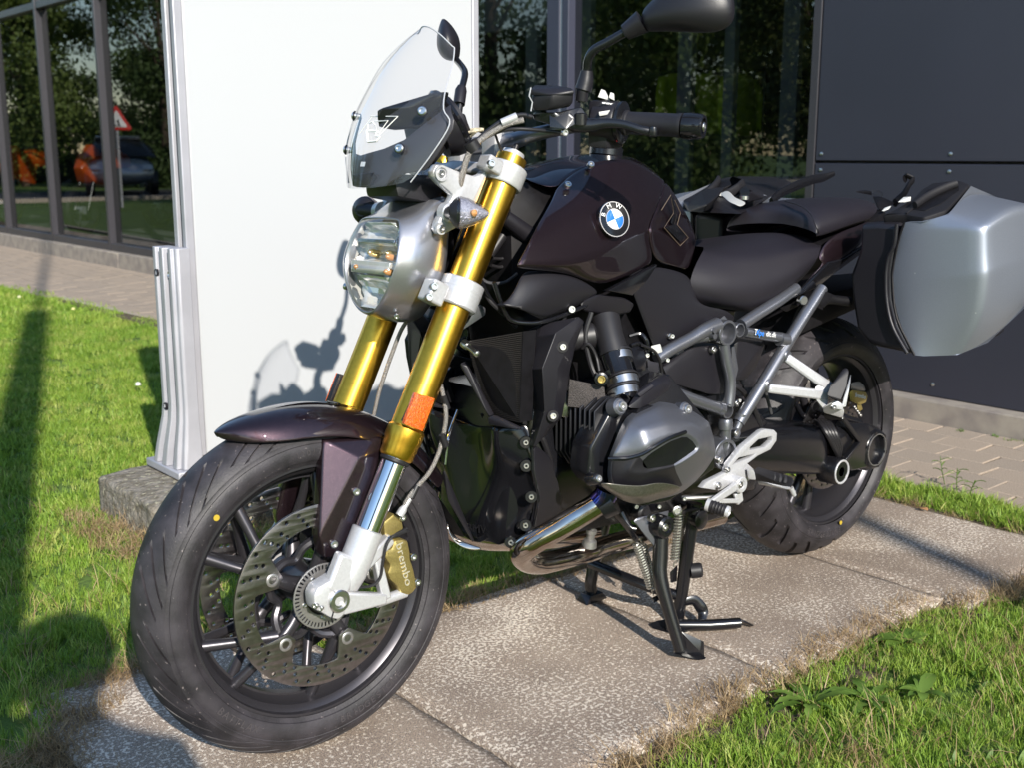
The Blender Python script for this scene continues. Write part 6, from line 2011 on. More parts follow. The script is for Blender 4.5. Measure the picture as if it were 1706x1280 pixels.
hull('banjo', PY('y7', [(990, 215, .085), (1020, 215, .085), (1030, 250, .085), (1010, 265, .085), (995, 250, .085), (1000, 230, .07), (1020, 250, .07)]), CALGOLD, rcal, bev=.002)
text('lettering', 'brembo', .016, basis(aY('y7', 1015, 162, .0915), aY('y7', 1055, 170, .0915) - aY('y7', 975, 152, .0915), (0, 0, 1)), WHITEP, rcal, .0004)
for k in range(5):
    bolt(aY('y7', 975 + 10 * k, 235 + 14 * k, .08), NY, .0045, rcal)
# mudguard inside the wheel arch
hull('rear_mudguard', [Vector(v) for v in ((.20, .09, .70), (.20, -.09, .70), (-.12, .09, .72), (-.12, -.09, .72), (.26, .085, .60), (.26, -.085, .60), (-.3, .07, .72), (-.3, -.07, .72), (-.1, .09, .665), (-.1, -.09, .665))], INNER, bike, bev=.01)

# ------------------------------------------------------------------ rider footrest, gear lever
def foot(mr, sg):
    A = lambda x, y, Y: mr(aY('y4', x, y, Y))
    OUT = [(1110, 825), (1215, 690), (1370, 560), (1400, 548), (1470, 555), (1492, 580), (1488, 640), (1440, 710), (1340, 760), (1260, 820), (1315, 870), (1320, 930), (1260, 960), (1210, 940), (1140, 960), (1100, 1010), (1030, 1035), (900, 1015), (940, 965), (1090, 890)]
    H1 = [(1280, 690), (1345, 630), (1455, 605), (1450, 640), (1395, 690), (1275, 715)]
    H2 = [(1140, 830), (1190, 775), (1320, 745), (1290, 770)]
    P = [A(x, y, .190) for x, y in OUT]
    holes = [[A(x, y, .190) for x, y in h_] for h_ in (H1, H2)]
    tst = sum((P[i] - P[0]).cross(P[(i + 1) % len(P)] - P[0]).dot(mr(NY)) for i in range(len(P)))
    hp = poly3('heel_plate', P, .014, SILVER, bike, bev=.002, flip=tst < 0, holes=holes)
    for (x, y, r_) in ((1100, 868, .0062), (1022, 995, .0082), (1275, 895, .0045)):
        bolt(A(x, y, .192), mr(NY), r_, hp)
    pg = hull('footrest', [A(*p) for p in ((1300, 885, .205), (1340, 845, .212), (1612, 928, .302), (1625, 960, .308), (1600, 1015, .306), (1340, 970, .207), (1305, 935, .20), (1340, 870, .165), (1600, 965, .262), (1340, 950, .17))], RUBBERG, bike, bev=.005, bseg=3)
    for k in range(6):
        t = .10 + k * .15
        a, b = A(1345, 866, .208).lerp(A(1608, 945, .298), t), A(1335, 950, .208).lerp(A(1595, 1000, .304), t)
        tube('footrest_rib', [a + mr(Vector((.004, .0, .004))), a.lerp(b, .35) + mr(Vector((.006, .003, .002))), a.lerp(b, .6) + mr(Vector((.006, .002, 0)))], .0042, RUBBERG, pg, n=3, seg=6)
    hull('footrest_frame', [A(*p) for p in ((1330, 950, .207), (1345, 985, .207), (1580, 1028, .302), (1600, 1005, .306), (1340, 955, .18), (1580, 1020, .27))], SILVER, pg, bev=.002)
    tube('feeler', [A(1600, 1010, .296), A(1628, 1072, .298)], [.0055, .0045], SILVER, pg)
    hull('footrest_clevis', [A(*p) for p in ((1250, 860, .198), (1310, 870, .212), (1325, 950, .212), (1260, 945, .198), (1260, 870, .17), (1320, 940, .18))], SILVER, hp, bev=.003)
    # gear lever
    g = bar('gear_lever', A(1185, 985, .205), A(965, 1130, .215), .020, .014, .010, mr(NY), SILVER, bike, bev=.003)
    lathe('lever_pivot', [(-.02, .018), (.006, .018), (.008, .016), (.008, .010), (.004, .009), (.004, .0001)], A(1195, 985, .206), mr(NY), SILVER, g, seg=28, caps=False)
    bolt(A(1197, 986, .214), mr(NY), .0075, g)
    bar('lever_arm', A(1175, 1040, .198), A(1195, 1130, .198), .026, .020, .009, mr(NY), SILVER, g, bev=.003)
    bar('lever_link', A(1030, 1115, .205), A(1180, 1115, .200), .010, .010, .008, mr(NY), SILVER, g, bev=.002)
    tube('shift_rod', [A(740, 1095, .15), A(940, 1088, .19), A(1000, 1085, .19)], [.006, .004, .005], CARRIER, g, seg=10)
    pgg = [A(955, 1150, .215), A(1095, 1200, .250)]
    tube('toe_peg', pgg, [.0125, .0120], RUBBERG, g, seg=20)
    for k in range(4):
        p = pgg[0].lerp(pgg[1], .25 + .17 * k)
        lathe('peg_rib', [(-.002, .0128), (0, .0138), (.002, .0128)], p, pgg[1] - pgg[0], RUBBERG, g, seg=18)
    lathe('peg_end', [(-.002, .0125), (.004, .0120), (.006, .008), (.002, .006)], pgg[1], pgg[1] - pgg[0], SILVER, g, seg=18)
    lathe('peg_end', [(-.006, .0138), (.002, .0138)], pgg[0], pgg[1] - pgg[0], SILVER, g, seg=18)


both2(foot)

# ------------------------------------------------------------------ stands
SPRING = mat('zinc_spring', (.55, .54, .50), .35, .9)


def spring(p0, p1, r, turns, parent, w=.0016):
    d = (p1 - p0); L_ = d.length
    x, y, a = frame(d)
    pts = []
    for i in range(turns * 8 + 1):
        t = i / (turns * 8)
        s = .1 + .8 * t
        an = 2 * math.pi * turns * t
        pts.append(p0 + a * L_ * s + (x * math.cos(an) + y * math.sin(an)) * r)
    pts = [p0, p0 + a * L_ * .07] + pts + [p1 - a * L_ * .07, p1]
    return tube('spring', pts, w, SPRING, parent, seg=6, caps=True)


def stands():
    A = lambda x, y, Y: aY('y5', x, y, Y)
    # centre stand: legs, crossbar, feet on the slab
    f1 = aZ('y5', 190, 815, .006); f2 = aZ('y5', 720, 1040, .008)
    t2 = A(885, 230, .125)
    foot2 = Vector((.655, .120, .014))
    foot1 = Vector((.668, -.128, .014))
    cs = tube('centre_stand', [A(900, 160, .120), A(860, 400, .115), A(820, 700, .108), A(780, 960, .100)], [.017, .0155, .0145, .014], BLACKPAINT, bike, n=3, seg=16)
    tube('stand_leg', [ymir(A(900, 160, .120)) + Vector((0, 0, 0)), Vector((.668, -.128, .07)), Vector((.670, -.128, .02))], [.015, .0145, .014], BLACKPAINT, cs, n=3, seg=14)
    tube('cross_tube', [A(175, 575, -.118), A(600, 745, .05), A(790, 800, .10)], [.012, .012, .012], BLACKPAINT, cs, seg=14)
    hull('stand_pad', [Vector((.670 + a, -.128 + b, c)) for a, b, c in ((-.03, -.02, .001), (.03, -.02, .001), (.035, .02, .001), (-.035, .02, .001), (-.02, -.015, .02), (.022, -.015, .02), (.02, .018, .02), (-.02, .018, .02))], BLACKPAINT, cs, bev=.002)
    # long foot of the left leg with its tread lever
    fa_, fb_ = aZ('y5', 600, 990, .010), aZ('y5', 1300, 1000, .012)
    tube('stand_foot', [aZ('y5', 700, 1000, .016), aZ('y5', 1000, 1000, .016), aZ('y5', 1210, 985, .018)], [.013, .0125, .0115], BLACKPAINT, cs, seg=14)
    hull('stand_pad', [aZ('y5', 1185, 958, .024), aZ('y5', 1210, 955, .024), aZ('y5', 1315, 1000, .004), aZ('y5', 1290, 1012, .004), aZ('y5', 1190, 985, .004), aZ('y5', 1300, 1004, .010)], BLACKPAINT, cs, bev=.002)
    hull('stand_pad', [aZ('y5', x, y, z) for x, y, z in ((580, 995, .004), (640, 965, .012), (760, 950, .02), (860, 1050, .012), (740, 1060, .002), (610, 1025, .002))], BLACKPAINT, cs, bev=.002)
    tv = [A(830, 840, .115), A(895, 830, .125), A(940, 880, .135), A(955, 920, .14), A(940, 1000, .15)]
    tube('tread_lever', tv, [.010, .012, .014, .012, .009], BLACKPAINT, cs, n=4, seg=10, flat=.45)
    lathe('stand_stop', [(-.012, .017), (.010, .017), (.014, .014)], A(905, 625, .125), Vector((-.7, .6, .1)), RUBBERH, cs, seg=18)
    hull('stand_bracket', [A(*p) for p in ((725, 640, .09), (750, 615, .09), (780, 580, .095), (775, 700, .095), (730, 712, .09), (740, 640, .075), (770, 700, .08))], BLACKPAINT, cs, bev=.002)
    lathe('stand_pivot', [(-.02, .022), (.004, .022), (.006, .018)], A(935, 275, .135), NY, BLACKPAINT, cs, seg=24)
    spring(A(795, 175, .118), A(752, 600, .112), .0080, 17, cs, .0022)
    spring(A(825, 190, .085), A(790, 590, .080), .0080, 17, cs, .0022)
    # side stand
    ss = tube('side_stand', [A(665, 400, .160), A(660, 540, .165), A(660, 670, .172), A(720, 900, .195), A(800, 1170, .222)], [.016, .0165, .0155, .0135, .0135], BLACKPAINT, bike, n=3, seg=16)
    hull('stand_bracket', [A(*p) for p in ((475, 285, .14), (500, 262, .14), (590, 400, .15), (610, 240, .15), (720, 210, .14), (690, 400, .155), (620, 460, .158), (580, 420, .15), (500, 300, .11), (700, 230, .11), (620, 440, .13))], GUNMETAL, ss, bev=.006)
    lathe('stand_pivot', [(-.02, .024), (.006, .024), (.010, .019), (.010, .012), (.006, .010), (.006, .0001)], A(685, 325, .172), NY, BLACKPAINT, ss, seg=28, caps=False)
    bolt(A(687, 327, .180), NY, .0085, ss)
    bolt(A(600, 265, .165), NY, .0085, ss)
    lathe('rubber_bush', [(-.02, .018), (.0, .018), (.004, .012), (.010, .010)], A(548, 225, .13), NY, RUBBERH, ss, seg=22)
    tube('bracket_arm', [A(370, 190, .10), A(440, 320, .12), A(490, 340, .13)], .009, BLACKPAINT, ss, n=3, seg=10)
    sft = A(800, 1180, .224)
    hull('side_stand_foot', [A(*p) for p in ((755, 1190, .215), (790, 1175, .212), (870, 1180, .225), (980, 1220, .250), (975, 1235, .254), (930, 1245, .254), (765, 1200, .222))], BLACKPAINT, ss, bev=.002)
    hull('foot_web', [A(*p) for p in ((800, 1040, .214), (880, 1150, .232), (940, 1105, .242), (962, 1115, .245), (955, 1155, .245), (935, 1185, .245), (965, 1220, .248), (820, 1190, .222), (800, 1100, .205), (930, 1200, .235))], BLACKPAINT, ss, bev=.002)
    spring(A(483, 400, .128), A(612, 790, .150), .0078, 18, ss, .0021)
    spring(A(520, 400, .110), A(640, 780, .135), .0078, 18, ss, .0021)
    tube('spring_hook', [A(610, 830, .152), A(650, 810, .158), A(680, 800, .17)], .006, BLACKPAINT, ss, seg=8)


stands()
# ------------------------------------------------------------------ panniers
XF = .14


def pannier(mr, sg):
    XA = lambda f, x, y: aX(f, x, y, XF)
    A = lambda x, y, Y: mr(aY('y1', x, y, Y))
    # inner black half: front face follows the photograph, body runs back 0.46 m
    front = [(480, 395), (580, 385), (700, 392), (690, 520), (665, 680), (668, 850), (710, 1020), (790, 1180), (530, 1125), (455, 1040), (425, 850), (415, 700), (475, 540)]
    F3 = [XA('y1', x, y) for x, y in front]
    rows = []
    for dx, k in ((.004, .93), (-.006, .985), (-.02, 1.0), (-.40, 1.0), (-.45, .94)):
        c = sum(F3, Vector()) / len(F3)
        rows.append([mr(Vector((XF + dx, c.y + (p.y - c.y) * k, c.z + (p.z - c.z) * k))) for p in F3])
    base = grid('pannier', rows, BLACKP, bike, wrap=True, caps=True, sub=0, solid=0, angle=25)
    b = base.modifiers.new('bevel', 'BEVEL'); b.width = .006; b.segments = 2; b.limit_method = 'ANGLE'; b.angle_limit = R(25)
    # seam rib between the halves
    seam = [XA('y1', x, y) + Vector((.010, 0, 0)) for x, y in ((705, 400), (690, 520), (655, 600), (640, 700), (645, 860), (680, 1010), (765, 1165))]
    tube('pannier_seam', [mr(p) for p in seam], .0045, BLACKP, base, n=4, seg=10)
    # silver lid: front face, bevelled corner and outer face; levels from top to bottom
    lv = [   # z-level given by (front-left edge px), corner px, back
        [(745, 388), (840, 384), (990, 336), (1130, 170), (1200, 152)],
    ]
    def P(x, y, X): return aX('y1', x, y, X)
    E0 = [P(735, 392, XF), P(700, 500, XF), P(668, 660, XF), P(665, 760, XF), P(690, 960, XF), P(795, 1180, XF)]           # inner edge, front
    E1 = [P(850, 388, XF + .004), P(800, 425, XF + .006), P(780, 640, XF + .006), P(775, 745, XF + .006), P(800, 960, XF + .004), P(850, 1186, XF - .004)]
    E2 = [P(1000, 340, XF - .02), P(1205, 425, XF - .02), P(1205, 600, XF - .020), P(1215, 700, XF - .020), P(1190, 960, XF - .030), P(1050, 1178, XF - .035)]   # outer front corner
    E3 = [P(1130, 175, XF - .18), P(1444, 235, XF - .15), P(1444, 470, XF - .15), P(1444, 600, XF - .15), P(1400, 900, XF - .13), P(1230, 1105, XF - .12)]
    rows = []
    yo = max(p.y for p in E3)
    for i in range(6):
        a, b_, c, d = E0[i], E1[i], E2[i], E3[i]
        e = Vector((-.30, d.y - .004, c.z + (0 if i else .0)))
        f_ = Vector((-.345, c.y - .03, c.z))
        g = Vector((-.33, a.y, c.z))
        if i == 5: e = P(1500, 850, -.10)
        if i == 4: e = P(1560, 745, -.14)
        if i >= 4: f_.z = g.z = e.z
        rows.append([mr(q) for q in (a, b_, c, d, e, f_, g)])
    lid = grid('pannier_lid', rows, CASEM, base, sub=3, solid=0, crow=(0, 1, 3, 5), ccol=(0, 2), cw=.5)
    tube('lid_seam', [p for p in [r_[0] for r_ in rows]], .003, INNER, lid, n=3, seg=6)
    for nm, r_ in (('pannier_top', rows[0]), ('pannier_bottom', rows[5])):
        mesh(nm, r_ + [sum(r_, Vector()) / 7], [(i, (i + 1) % 7, 7) for i in range(7)], CASEM, base)
    # black handle bridge on top
    pA, pB, pC = P(615, 348, XF - .005), P(842, 372, XF - .005), P(1128, 168, XF - .18)
    pn = (pB - pA).cross(pC - pA).normalized()
    if pn.z < 0: pn = -pn
    TP = lambda pts, up=0: [mr(hit(*fr('y1', x, y), pA, pn) + pn * up) for x, y in pts]
    def slab_(name, pts, up, dep, m_, par, bev, rnd):
        q = TP(pts, up)
        nn = sum(((q[i] - q[0]).cross(q[(i + 1) % len(q)] - q[0]) for i in range(len(q))), Vector())
        return poly3(name, q, dep, m_, par, bev=bev, rnd=rnd, flip=nn.z < 0)
    hb = slab_('top_cover', [(606, 350), (660, 326), (780, 258), (842, 192), (905, 157), (1058, 141), (1126, 167), (985, 322), (850, 366), (742, 348)], .002, .030, GRAIN, base, .006, .12)
    slab_('handle_recess', [(775, 318), (850, 262), (870, 205), (985, 176), (1056, 178), (1062, 205), (950, 290), (860, 330)], .0035, .003, INNER, hb, .0005, .15)
    hnd = TP([(800, 318), (880, 262), (985, 212), (1048, 190)], .012)
    tube('handle', hnd, [.009, .010, .010, .009], GRAIN, hb, n=3, seg=12, flat=.7)
    slab_('cover_ridge', [(742, 345), (752, 346), (858, 262), (846, 258)], .005, .006, GRAIN, hb, .001, 0)
    hull('lock_plate', [A(*p) for p in ((695, 272, .268), (730, 240, .268), (775, 238, .285), (772, 265, .285), (740, 272, .278), (720, 270, .25), (770, 262, .27))], WHITEPL, hb, bev=.001)
    hull('lock_plate', [A(*p) for p in ((598, 325, .245), (620, 303, .245), (655, 292, .255), (640, 315, .255), (610, 322, .24), (640, 305, .24))], WHITEPL, hb, bev=.001)
    # silver wave strip and lock as they show on the far case
    return base


both2(pannier)
# top of the right case with its pale strip
RP = lambda x, y, Z: aZ('z8', x, y, Z)
rt = hull('case_top', [RP(160, 310, .925), RP(290, 250, .94), RP(440, 180, .945), RP(560, 140, .945), RP(800, 145, .945), RP(930, 175, .945), RP(940, 200, .93), RP(740, 260, .925), RP(740, 310, .915), RP(570, 410, .90), RP(310, 400, .90), RP(195, 390, .90), RP(165, 340, .90)], BLACKP, bike, bev=.008, bseg=3)
hull('case_ridge', [RP(290, 250, .945), RP(430, 180, .955), RP(470, 200, .955), RP(330, 345, .935), RP(310, 395, .915), RP(350, 380, .91), RP(420, 280, .94), RP(195, 345, .92), RP(200, 390, .91)], BLACKP, rt, bev=.008, bseg=3)
hull('case_ridge', [RP(550, 200, .95), RP(590, 180, .955), RP(740, 255, .94), RP(745, 300, .93), RP(610, 330, .925), RP(560, 265, .94), RP(640, 240, .955)], BLACKP, rt, bev=.006, bseg=3)
strip = [[RP(410, 270, .9475), RP(455, 290, .946), RP(480, 325, .940), RP(530, 340, .936), RP(570, 365, .930)], [RP(470, 238, .950), RP(505, 255, .950), RP(525, 290, .946), RP(580, 310, .941), RP(622, 332, .935)]]
grid('pale_strip', [[p + (CAM - p).normalized() * .016 for p in r_] for r_ in strip], WHITEPL, rt, sub=2, solid=.003)
lathe('case_lock', [(-.004, .009), (.003, .009), (.004, .006)], RP(598, 292, .956), (0, 0, 1), BOLTM, rt, seg=18)
grid('case_edge', [[RP(320, 615, .80), RP(385, 520, .84), RP(405, 450, .86), RP(460, 420, .865), RP(570, 350, .885)], [RP(335, 610, .795), RP(520, 515, .82), RP(545, 480, .83), RP(560, 440, .84), RP(580, 400, .87)]], BLACKP, rt, sub=2, solid=.01)

# tail: indicator and number-plate arm
ti = hull('rear_indicator', PY('y1', [(430, 208, -.05), (500, 198, -.05), (540, 205, -.04), (545, 232, -.04), (500, 222, -.05), (520, 210, -.06), (540, 225, -.06)]), BLACKGLOSS, bike, bev=.002)
hull('indicator_lens', PY('y1', [(540, 202, -.04), (585, 200, -.035), (610, 212, -.035), (605, 240, -.035), (545, 236, -.04), (580, 205, -.055), (600, 238, -.055)]), LENS, ti, bev=.003)
hull('tail_lamp_housing', PY('y1', [(545, 235, -.04), (605, 240, .0), (680, 275, .03), (640, 310, .05), (580, 318, .05), (570, 280, .03), (560, 250, -.08), (650, 290, -.08)]), INNER, bike, bev=.006)
pa = tube('plate_arm', PY('y1', [(680, 275, .03), (730, 225, .02), (765, 165, .01), (785, 135, .005), (740, 108, -.01)]), [.012, .0105, .009, .010, .008], INNER, bike, n=3, seg=10, flat=.6)
hull('arm_hook', PY('y1', [(725, 110, -.01), (745, 105, -.01), (755, 140, -.01), (740, 160, -.01), (725, 140, -.01), (745, 108, -.03), (740, 158, -.03)]), INNER, pa, bev=.003)
hull('tail_clip', PY('y1', [(600, 322, .07), (640, 300, .07), (660, 292, .07), (645, 312, .075), (615, 325, .075), (640, 300, .06), (620, 322, .06)]), WHITEPL, bike, bev=.001)

# ------------------------------------------------------------------ wiring, hoses and small hardware
WIRE = mat('grey_wire_loom', (.05, .05, .055), .5)
for i, (pts, r_, m_) in enumerate((
        ([(1062, 585, .20), (1078, 600, .20), (1092, 622, .19), (1098, 650, .18)], .004, WIRE),
        ([(1070, 575, .21), (1090, 585, .20), (1100, 605, .19), (1104, 640, .18)], .003, RUBBERH),
        ([(1048, 560, .18), (1066, 556, .19), (1076, 566, .20), (1080, 585, .20)], .0045, BLACKGLOSS),
        ([(985, 520, .17), (975, 560, .17), (985, 610, .18), (1000, 640, .20)], .005, RUBBERH),
        ([(940, 520, .16), (930, 590, .15), (940, 680, .15)], .006, RUBBERH),
        ([(800, 470, .08), (815, 500, .10), (835, 520, .11), (860, 545, .12)], .004, RUBBERH),
        ([(795, 455, .07), (812, 470, .09), (840, 470, .10), (862, 455, .11)], .003, WIRE),
        ([(890, 720, .14), (905, 735, .15), (925, 800, .14), (930, 850, .13)], .006, RUBBERH),
        ([(1020, 850, .17), (1045, 880, .15), (1060, 900, .13)], .006, BLACKGLOSS),
        ([(1110, 835, .15), (1130, 855, .14), (1150, 850, .13), (1190, 845, .14)], .004, RUBBERH),
        ([(1210, 640, .13), (1235, 650, .13), (1260, 690, .12), (1275, 740, .11)], .006, RUBBERH),
        ([(1290, 600, .10), (1275, 640, .11), (1285, 690, .11)], .004, WIRE))):
    tube('cable' if r_ < .005 else 'hose', PY('F', pts), r_, m_, bike, n=5, seg=8)
for (x, y, Y) in ((1092, 612, .20), (1102, 628, .19), (1078, 592, .205), (1112, 600, .15), (905, 700, .16), (918, 830, .14), (1098, 845, .15), (1140, 832, .16), (1060, 845, .19), (1232, 668, .135), (1120, 560, .135), (1265, 575, .12)):
    bolt(aY('F', x, y, Y), NF, .0045, bike)
hull('connector', PY('F', [(1078, 600, .205), (1098, 604, .205), (1096, 622, .205), (1080, 618, .205), (1080, 604, .19), (1096, 620, .19)]), GREYT, bike, bev=.002)
hull('connector', PY('F', [(1084, 576, .19), (1100, 572, .19), (1104, 586, .19), (1088, 592, .19), (1086, 580, .17), (1102, 584, .17)]), WHITEPL, bike, bev=.002)
hull('abs_unit', PY('F', [(1170, 820, .10), (1215, 800, .11), (1225, 850, .11), (1180, 870, .10), (1175, 825, .04), (1220, 850, .04)]), BLACKPAINT, bike, bev=.004)
lathe('oil_plug', [(-.004, .011), (.003, .011), (.004, .008), (.001, .006)], aY('F', 1128, 852, .15), NF, BOLTM, bike, seg=8)
# ================================================================== BEHIND THE SHOP GLASS
HIVIS = mat('hi_vis_fabric', (.60, .75, .03), .85, noise_s=9, noise_a=.2)
ORBODY = mat('orange_fairing', (.75, .11, .01), .3, coat=.6)


def jacket(x, y, z, seed, label, m_=HIVIS):
    rnd = random.Random(seed)
    root = empty('jacket', (x, y, z)); tag(root, label, 'jacket', 'hi vis jackets on the rail')
    rows = []
    for k, (t, w, d) in enumerate(((0, .03, .05), (.02, .06, .16), (.07, .075, .20), (.2, .07, .19), (.35, .075, .20), (.46, .08, .21))):
        rows.append([Vector((x + d * math.sin(a) * (1 + .2 * math.sin(3 * a + k)), y + w * math.cos(a) * (1 + .35 * math.sin(5 * a + k)), z - t)) for a in [q * math.pi / 6 for q in range(12)]])
    grid('jacket_body', rows, m_, root, wrap=True, sub=1, solid=.008)
    for s in (1, -1):
        tube('sleeve', [Vector((x + s * .16, y, z - .05)), Vector((x + s * .22, y + .03, z - .2)), Vector((x + s * .22, y + .04, z - .42))], [.045, .042, .035], m_, root, n=3, seg=12)
    tube('hanger', [Vector((x - .12, y, z - .05)), Vector((x, y, z + .03)), Vector((x + .12, y, z - .05))], .006, BLACKP, root, seg=6)


JX = -4.6
j0, j1 = aX('F', 1100, 118, JX), aX('F', 1275, 118, JX)
rail = empty('clothes_rail', (JX, j0.y, .07)); tag(rail, 'dark metal clothes rail holding yellow jackets behind the shop window', 'clothes rail')
tube('bar', [j0, j1], .012, BLACKPAINT, rail)
for q in (j0, j1): tube('upright', [Vector((q.x, q.y, .07)), q], .012, BLACKPAINT, rail)
for i, (px_, lab) in enumerate(((1128, 'yellow hi vis jacket on the rail, nearest the door'), (1178, 'yellow hi vis jacket in the middle of the rail'), (1232, 'yellow hi vis jacket on the rail, nearest the navy cladding'))):
    q = aX('F', px_, 122, JX)
    jacket(q.x, q.y, q.z, i, lab)


def show_bike(x, y, rz, m_, label, z0=.07):
    root = empty('display_motorcycle', (x, y, z0)); tag(root, label, 'motorcycle', 'motorcycles on show')
    M = Matrix.Translation((x, y, z0)) @ Matrix.Rotation(rz, 4, 'Z')
    ax = M.to_3x3() @ Vector((0, 1, 0))
    for wx in (.72, -.72):
        t = lathe('wheel', [(-.05, .22), (-.055, .27), (-.03, .30), (.03, .30), (.055, .27), (.05, .22)], M @ Vector((wx, 0, .30)), ax, RUBBERH, root, seg=32, loop=True)
        lathe('hub', [(-.05, .05), (.05, .05)], M @ Vector((wx, 0, .30)), ax, ALU, t, seg=14)
        for k in range(5):
            a = k * 1.2566
            tube('spoke', [M @ Vector((wx, 0, .30)), M @ Vector((wx + .23 * math.cos(a), 0, .30 + .23 * math.sin(a)))], .014, BLACKP, t, seg=6)
    H = lambda pts: [M @ Vector((px_, s * py_, pz_)) for px_, py_, pz_ in pts for s in (1, -1)]
    hull('fairing', H([(.75, .05, .80), (.55, .16, .95), (.25, .17, .85), (.30, .15, .55), (.60, .14, .62), (.5, .06, 1.08)]), m_, root, bev=.02)
    hull('tank', H([(.3, .10, 1.0), (-.1, .12, .92), (-.15, .08, .80), (.3, .14, .78), (.1, .08, 1.03)]), m_, root, bev=.03)
    hull('seat', H([(-.1, .10, .86), (-.7, .08, .98), (-.85, .04, .98), (-.1, .12, .80), (-.7, .09, .90)]), BLACKP, root, bev=.02)
    hull('engine', H([(.35, .14, .60), (-.2, .14, .60), (.3, .12, .25), (-.25, .12, .25)]), BLACKPAINT, root, bev=.02)
    for s in (.10, -.10): tube('fork_leg', [M @ Vector((.72, s, .30)), M @ Vector((.45, s, 1.0))], .025, BLACKPAINT, root, seg=10)
    tube('handlebar', [M @ Vector((.30, -.36, 1.06)), M @ Vector((.42, 0, 1.03)), M @ Vector((.30, .36, 1.06))], .014, BLACKP, root, n=3, seg=8)
    for s in (.28, -.28):
        tube('mirror_stalk', [M @ Vector((.40, s, 1.05)), M @ Vector((.44, s * 1.2, 1.22))], .007, BLACKP, root, seg=6)
        lathe('mirror', [(-.03, .03), (0, .05), (.012, .045)], M @ Vector((.44, s * 1.25, 1.25)), M.to_3x3() @ Vector((-1, 0, 0)), BLACKP, root, seg=14)
    tube('silencer', [M @ Vector((-.1, -.16, .35)), M @ Vector((-.75, -.2, .55))], [.03, .055], ALU, root, seg=14)


show_bike(-3.0, -14.6, .5, ORBODY, 'orange sports motorcycle on show behind the leftmost panes')
show_bike(-3.2, -12.4, .5, ORBODY, 'orange sports motorcycle on show nearer the white board')
show_bike(-4.0, -2.5, 1.1, BLACKPAINT, 'black motorcycle on show behind the door window')
show_bike(-3.6, -1.5, .8, BLACKGLOSS, 'black motorcycle on show below the yellow jackets')
# ================================================================== GRASS AND PLANTS
def blade_mat(name, stops, trans=0.35, rough=0.5):
    m = bpy.data.materials.new(name); m.use_nodes = True
    nt = m.node_tree; b = nt.nodes['Principled BSDF']
    oi = nt.nodes.new('ShaderNodeObjectInfo')
    rp = nt.nodes.new('ShaderNodeValToRGB')
    while len(rp.color_ramp.elements) < len(stops): rp.color_ramp.elements.new(.5)
    for e, (p, c) in zip(rp.color_ramp.elements, stops): e.position = p; e.color = (*c, 1)
    nt.links.new(oi.outputs['Random'], rp.inputs[0])
    nt.links.new(rp.outputs[0], b.inputs['Base Color'])
    b.inputs['Roughness'].default_value = rough
    b.inputs['Specular IOR Level'].default_value = .35
    tl = nt.nodes.new('ShaderNodeBsdfTranslucent'); nt.links.new(rp.outputs[0], tl.inputs[0])
    mx = nt.nodes.new('ShaderNodeMixShader'); mx.inputs[0].default_value = trans
    nt.links.new(b.outputs[0], mx.inputs[1]); nt.links.new(tl.outputs[0], mx.inputs[2])
    nt.links.new(mx.outputs[0], nt.nodes['Material Output'].inputs[0])
    return m


GREEN = blade_mat('grass_blade', [(0, (.17, .28, .035)), (.35, (.235, .38, .048)), (.75, (.32, .44, .068)), (1, (.45, .48, .13))])
DRYM = blade_mat('dry_grass_blade', [(0, (.20, .13, .065)), (.5, (.33, .23, .12)), (1, (.46, .34, .19))], .2)
LEAFM = blade_mat('weed_leaf', [(0, (.09, .17, .03)), (1, (.17, .27, .05))], .3)


def clump(name, n, rad, h0, h1, w, lean, m, seed):
    rnd = random.Random(seed)
    V, F = [], []
    for _ in range(n):
        a = rnd.uniform(0, 6.283); r = rad * math.sqrt(rnd.random())
        p = Vector((r * math.cos(a), r * math.sin(a), -.004))
        h = rnd.uniform(h0, h1)
        la = rnd.uniform(0, 6.283); ln = rnd.uniform(.2, 1) * lean
        d = Vector((math.cos(la), math.sin(la), 0))
        s = Vector((-d.y, d.x, 0)); tw = rnd.uniform(-.8, .8)
        s = (s * math.cos(tw) + d * math.sin(tw))
        ww = w * rnd.uniform(.7, 1.2)
        i0 = len(V)
        for k, (t, q) in enumerate(((0, 1), (.4, .95), (.75, .65), (1, 0.04))):
            c = p + Vector((0, 0, 1)) * h * (t - .25 * ln * t * t) + d * h * ln * t * t
            V += [c - s * ww * q / 2, c + s * ww * q / 2]
        for k in range(3): F.append((i0 + 2 * k, i0 + 2 * k + 1, i0 + 2 * k + 3, i0 + 2 * k + 2))
    me = bpy.data.meshes.new(name)
    me.from_pydata([tuple(v) for v in V], [], F)
    for p in me.polygons: p.use_smooth = True
    me.materials.append(m)
    return me


def clump_set(name, args, k=5):
    c = bpy.data.collections.new(name)
    for i in range(k):
        o = bpy.data.objects.new(name + '_tuft', clump(name, *args, seed=i * 13 + 5))
        c.objects.link(o)
    return c


